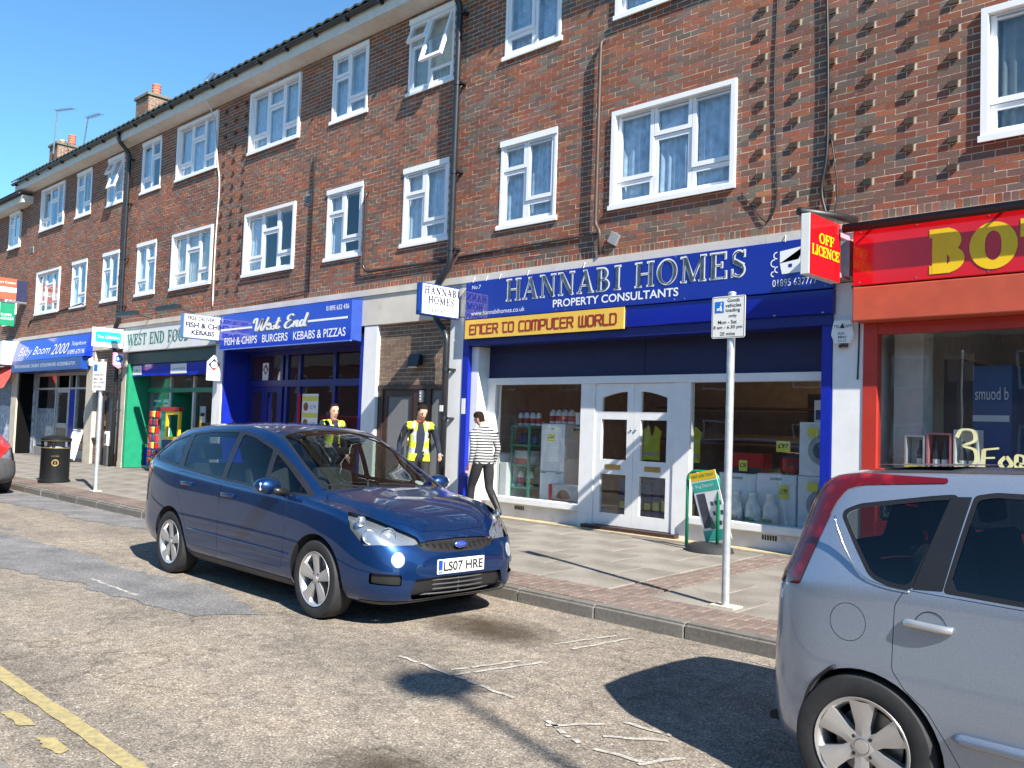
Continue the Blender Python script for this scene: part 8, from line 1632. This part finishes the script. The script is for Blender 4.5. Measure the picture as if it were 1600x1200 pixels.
    for v in bme.vertices:
        q = hi @ v.co
        if q.z > 0.0 and q.z < 0.3 and abs(q.y) < 0.12 and abs(q.x) < 0.16:
            def g(c, r): return math.exp(-((q-Vector(c)).length/r)**2)
            d = Vector((0.034*g((0.115, 0, 0.095), 0.022)+0.012*g((0.11, 0, 0.02), 0.03)+0.008*g((0.115, 0, 0.14), 0.04)-0.012*(g((0.11, 0.034, 0.12), 0.02)+g((0.11, -0.034, 0.12), 0.02)), 0, 0))
            d.y += 0.016*(g((-0.0, 0.078, 0.11), 0.022)-g((-0.0, -0.078, 0.11), 0.022)); v.co = hm @ (q+d)
    bm = bmesh.new(); bm.from_mesh(bme); bm.normal_update()
    names = ['skin', shirt, 'trousers_black', 'shoe']; segs = [(V[a], V[b], SEG[b]) for a, b in E_]
    hair, ves = MB(), MB(); hv_, vv_ = {}, {}
    for f in bm.faces:
        c = f.calc_center_median(); best, bs = 9, ''
        for a, b, sname in segs:
            ab_ = b-a; t = min(1, max(0, (c-a).dot(ab_)/max(1e-9, ab_.length_squared))); dd = (c-(a+ab_*t)).length
            if dd < best: best, bs = dd, sname
        f.material_index = {'head': 0, 'neck': 0, 'hand': 0, 'torso': 1, 'arm': 1, 'hip': 2, 'leg': 2, 'foot': 3}.get(bs, 1)
        if bs == 'leg' and c.z > 0.98 or (bs == 'hip' and c.z > 0.95) or (bs in ('leg', 'hip') and c.z > 0.90 and shirt == 'stripes'): f.material_index = 1
        if bs == 'neck' and (hi @ c).z < -0.012: f.material_index = 1
        f.smooth = True; q = hi @ c
        if bs == 'head' and q.z > (0.205 if q.x > 0.06 else (0.165 if q.x > 0.02 else (0.125 if q.x > -0.015 else 0.045))):
            hair.add([hm @ ((hi @ v.co)+(hi.to_3x3() @ v.normal)*0.012) for v in f.verts], [tuple(range(len(f.verts)))])
        if vest and bs in ('torso', 'hip', 'leg', 'neck', 'arm') and 0.80 < c.z < 1.47 and abs(c.y) < 0.20 and not (c.x-ln*(c.z-0.93) > 0.03 and abs(c.y) < 0.055) and not (bs == 'arm' and c.z < 1.35) and bs != 'neck':
            ves.add([v.co+v.normal*0.012 for v in f.verts], [tuple(range(len(f.verts)))])
    bme.materials.clear()
    for n_ in names: bme.materials.append(MAT[n_])
    bm.to_mesh(bme); bm.free()
    bd = bpy.data.objects.new('body', bme); COL.objects.link(bd); bd.parent = root
    def weld(ob):
        b_ = bmesh.new(); b_.from_mesh(ob.data); bmesh.ops.remove_doubles(b_, verts=b_.verts, dist=0.002); b_.to_mesh(ob.data); b_.free(); ob.data.polygons.foreach_set('use_smooth', [True]*len(ob.data.polygons))
    hr = hair.build('hair', 'hair_dark', root, local=True); weld(hr)
    for s in (1, -1): MB().lathe([(0, 0.0), (0.008, 0.004), (0.009, 0.009), (0, 0.013)], (0, 0, 0), 8).xf(hm @ Matrix.Translation((0.098, 0.032*s, 0.12)) @ Matrix.Rotation(R(90), 4, 'Y')).build('eye', 'eye_dark', root, local=True, smooth=True)
    for s in (1, -1): MB().tube([hm @ Vector((0.104, 0.014*s, 0.138)), hm @ Vector((0.106, 0.032*s, 0.143)), hm @ Vector((0.094, 0.05*s, 0.138))], 0.004, 5).build('eyebrow', 'hair_dark', root, local=True)
    MB().tube([hm @ Vector((0.104, 0.022, 0.055)), hm @ Vector((0.110, 0, 0.054)), hm @ Vector((0.104, -0.022, 0.055))], 0.004, 5).build('mouth', 'collar_red', root, local=True)
    if vest:
        vo = ves.build('vest', 'vest_yellow', root, local=True); weld(vo); b_ = bmesh.new(); b_.from_mesh(vo.data); bmesh.ops.bisect_plane(b_, geom=list(b_.verts)+list(b_.edges)+list(b_.faces), plane_co=(0, 0, 0.88), plane_no=(0, 0, -1), clear_outer=True); b_.to_mesh(vo.data); b_.free(); md = vo.modifiers.new('t', 'SOLIDIFY'); md.thickness = 0.006
        vo.data.materials.append(MAT['vest_silver'])
        for p in vo.data.polygons:
            c = p.center
            if 1.00 < c.z < 1.06 or (c.z > 1.16 and 0.085 < abs(c.y) < 0.125 and abs(c.x) > 0.03): p.material_index = 1
        MB().lathe([(0.05, 0.0), (0.062, 0.012), (0.066, 0.03), (0.06, 0.032)], (0, 0, 0), 16).xf(Matrix.Translation(L((0.0, 0, 1.445)))).build('collar', 'collar_red', root, local=True, smooth=True)
        MB().lathe([(0, 0.0), (0.04, 0.0)], (0, 0, 0), 12).xf(Matrix.Translation((pose['arm_r'][0][0]+0.02, -0.272, 1.27)) @ Matrix.Rotation(R(90), 4, 'X')).build('badge', 'letter_yellow', root, local=True)
    root.scale = (scale, scale, scale); return root
ST = {'leg_l': [(0.0, 0.095, 0.90), (0.16, 0.10, 0.52), (0.20, 0.10, 0.10), (0.36, 0.12, 0.045)], 'leg_r': [(-0.01, 0.095, 0.90), (-0.04, 0.10, 0.50), (-0.33, 0.10, 0.17), (-0.22, 0.12, 0.04)],
      'arm_l': [(-0.01, 0.20, 1.40), (-0.10, 0.27, 1.14), (-0.04, 0.28, 0.90), (-0.01, 0.28, 0.83)], 'arm_r': [(-0.01, 0.20, 1.40), (-0.02, 0.27, 1.12), (0.10, 0.27, 0.89), (0.14, 0.26, 0.82)], 'lean': 0.06}
person('man in a black and white striped jumper and black trousers walking away past the shop', (-9.74, -0.44, pz(-0.44)), R(172), 0.955, {**ST, 'lean': 0.10}, 'stripes', head_yaw=R(14), head_pitch=R(26), bulk=1.17)
W2 = {'leg_l': [(0.0, 0.095, 0.90), (0.14, 0.10, 0.50), (0.14, 0.10, 0.09), (0.29, 0.12, 0.04)], 'leg_r': [(0.0, 0.095, 0.90), (0.02, 0.10, 0.49), (-0.22, 0.10, 0.14), (-0.09, 0.12, 0.04)],
      'arm_l': [(0.0, 0.20, 1.40), (0.0, 0.29, 1.14), (0.17, 0.29, 0.98), (0.24, 0.27, 0.95)], 'arm_r': [(0.0, 0.20, 1.40), (-0.10, 0.27, 1.14), (-0.04, 0.29, 0.90), (0.0, 0.29, 0.84)], 'lean': 0.04}
person('man in a yellow high visibility vest looking down, in front of the brown doorway', (-10.36, -1.2, pz(-1.2)), R(-28), 1.005, W2, 'cloth_navy', True, head_yaw=R(14), head_pitch=R(24))
W3p = {**W2, 'arm_l': [(0.0, 0.20, 1.40), (-0.08, 0.28, 1.14), (-0.02, 0.30, 0.90), (0.01, 0.30, 0.83)], 'arm_r': [(0.0, 0.20, 1.40), (0.04, 0.28, 1.13), (0.22, 0.24, 1.02), (0.29, 0.22, 1.02)], 'lean': 0.0}
person('man in a yellow high visibility vest looking right, seen over the blue car roof', (-12.62, -1.2, pz(-1.2)), R(-4), 0.995, W3p, 'cloth_navy', True, head_yaw=R(-6), head_pitch=R(6), bulk=1.06)
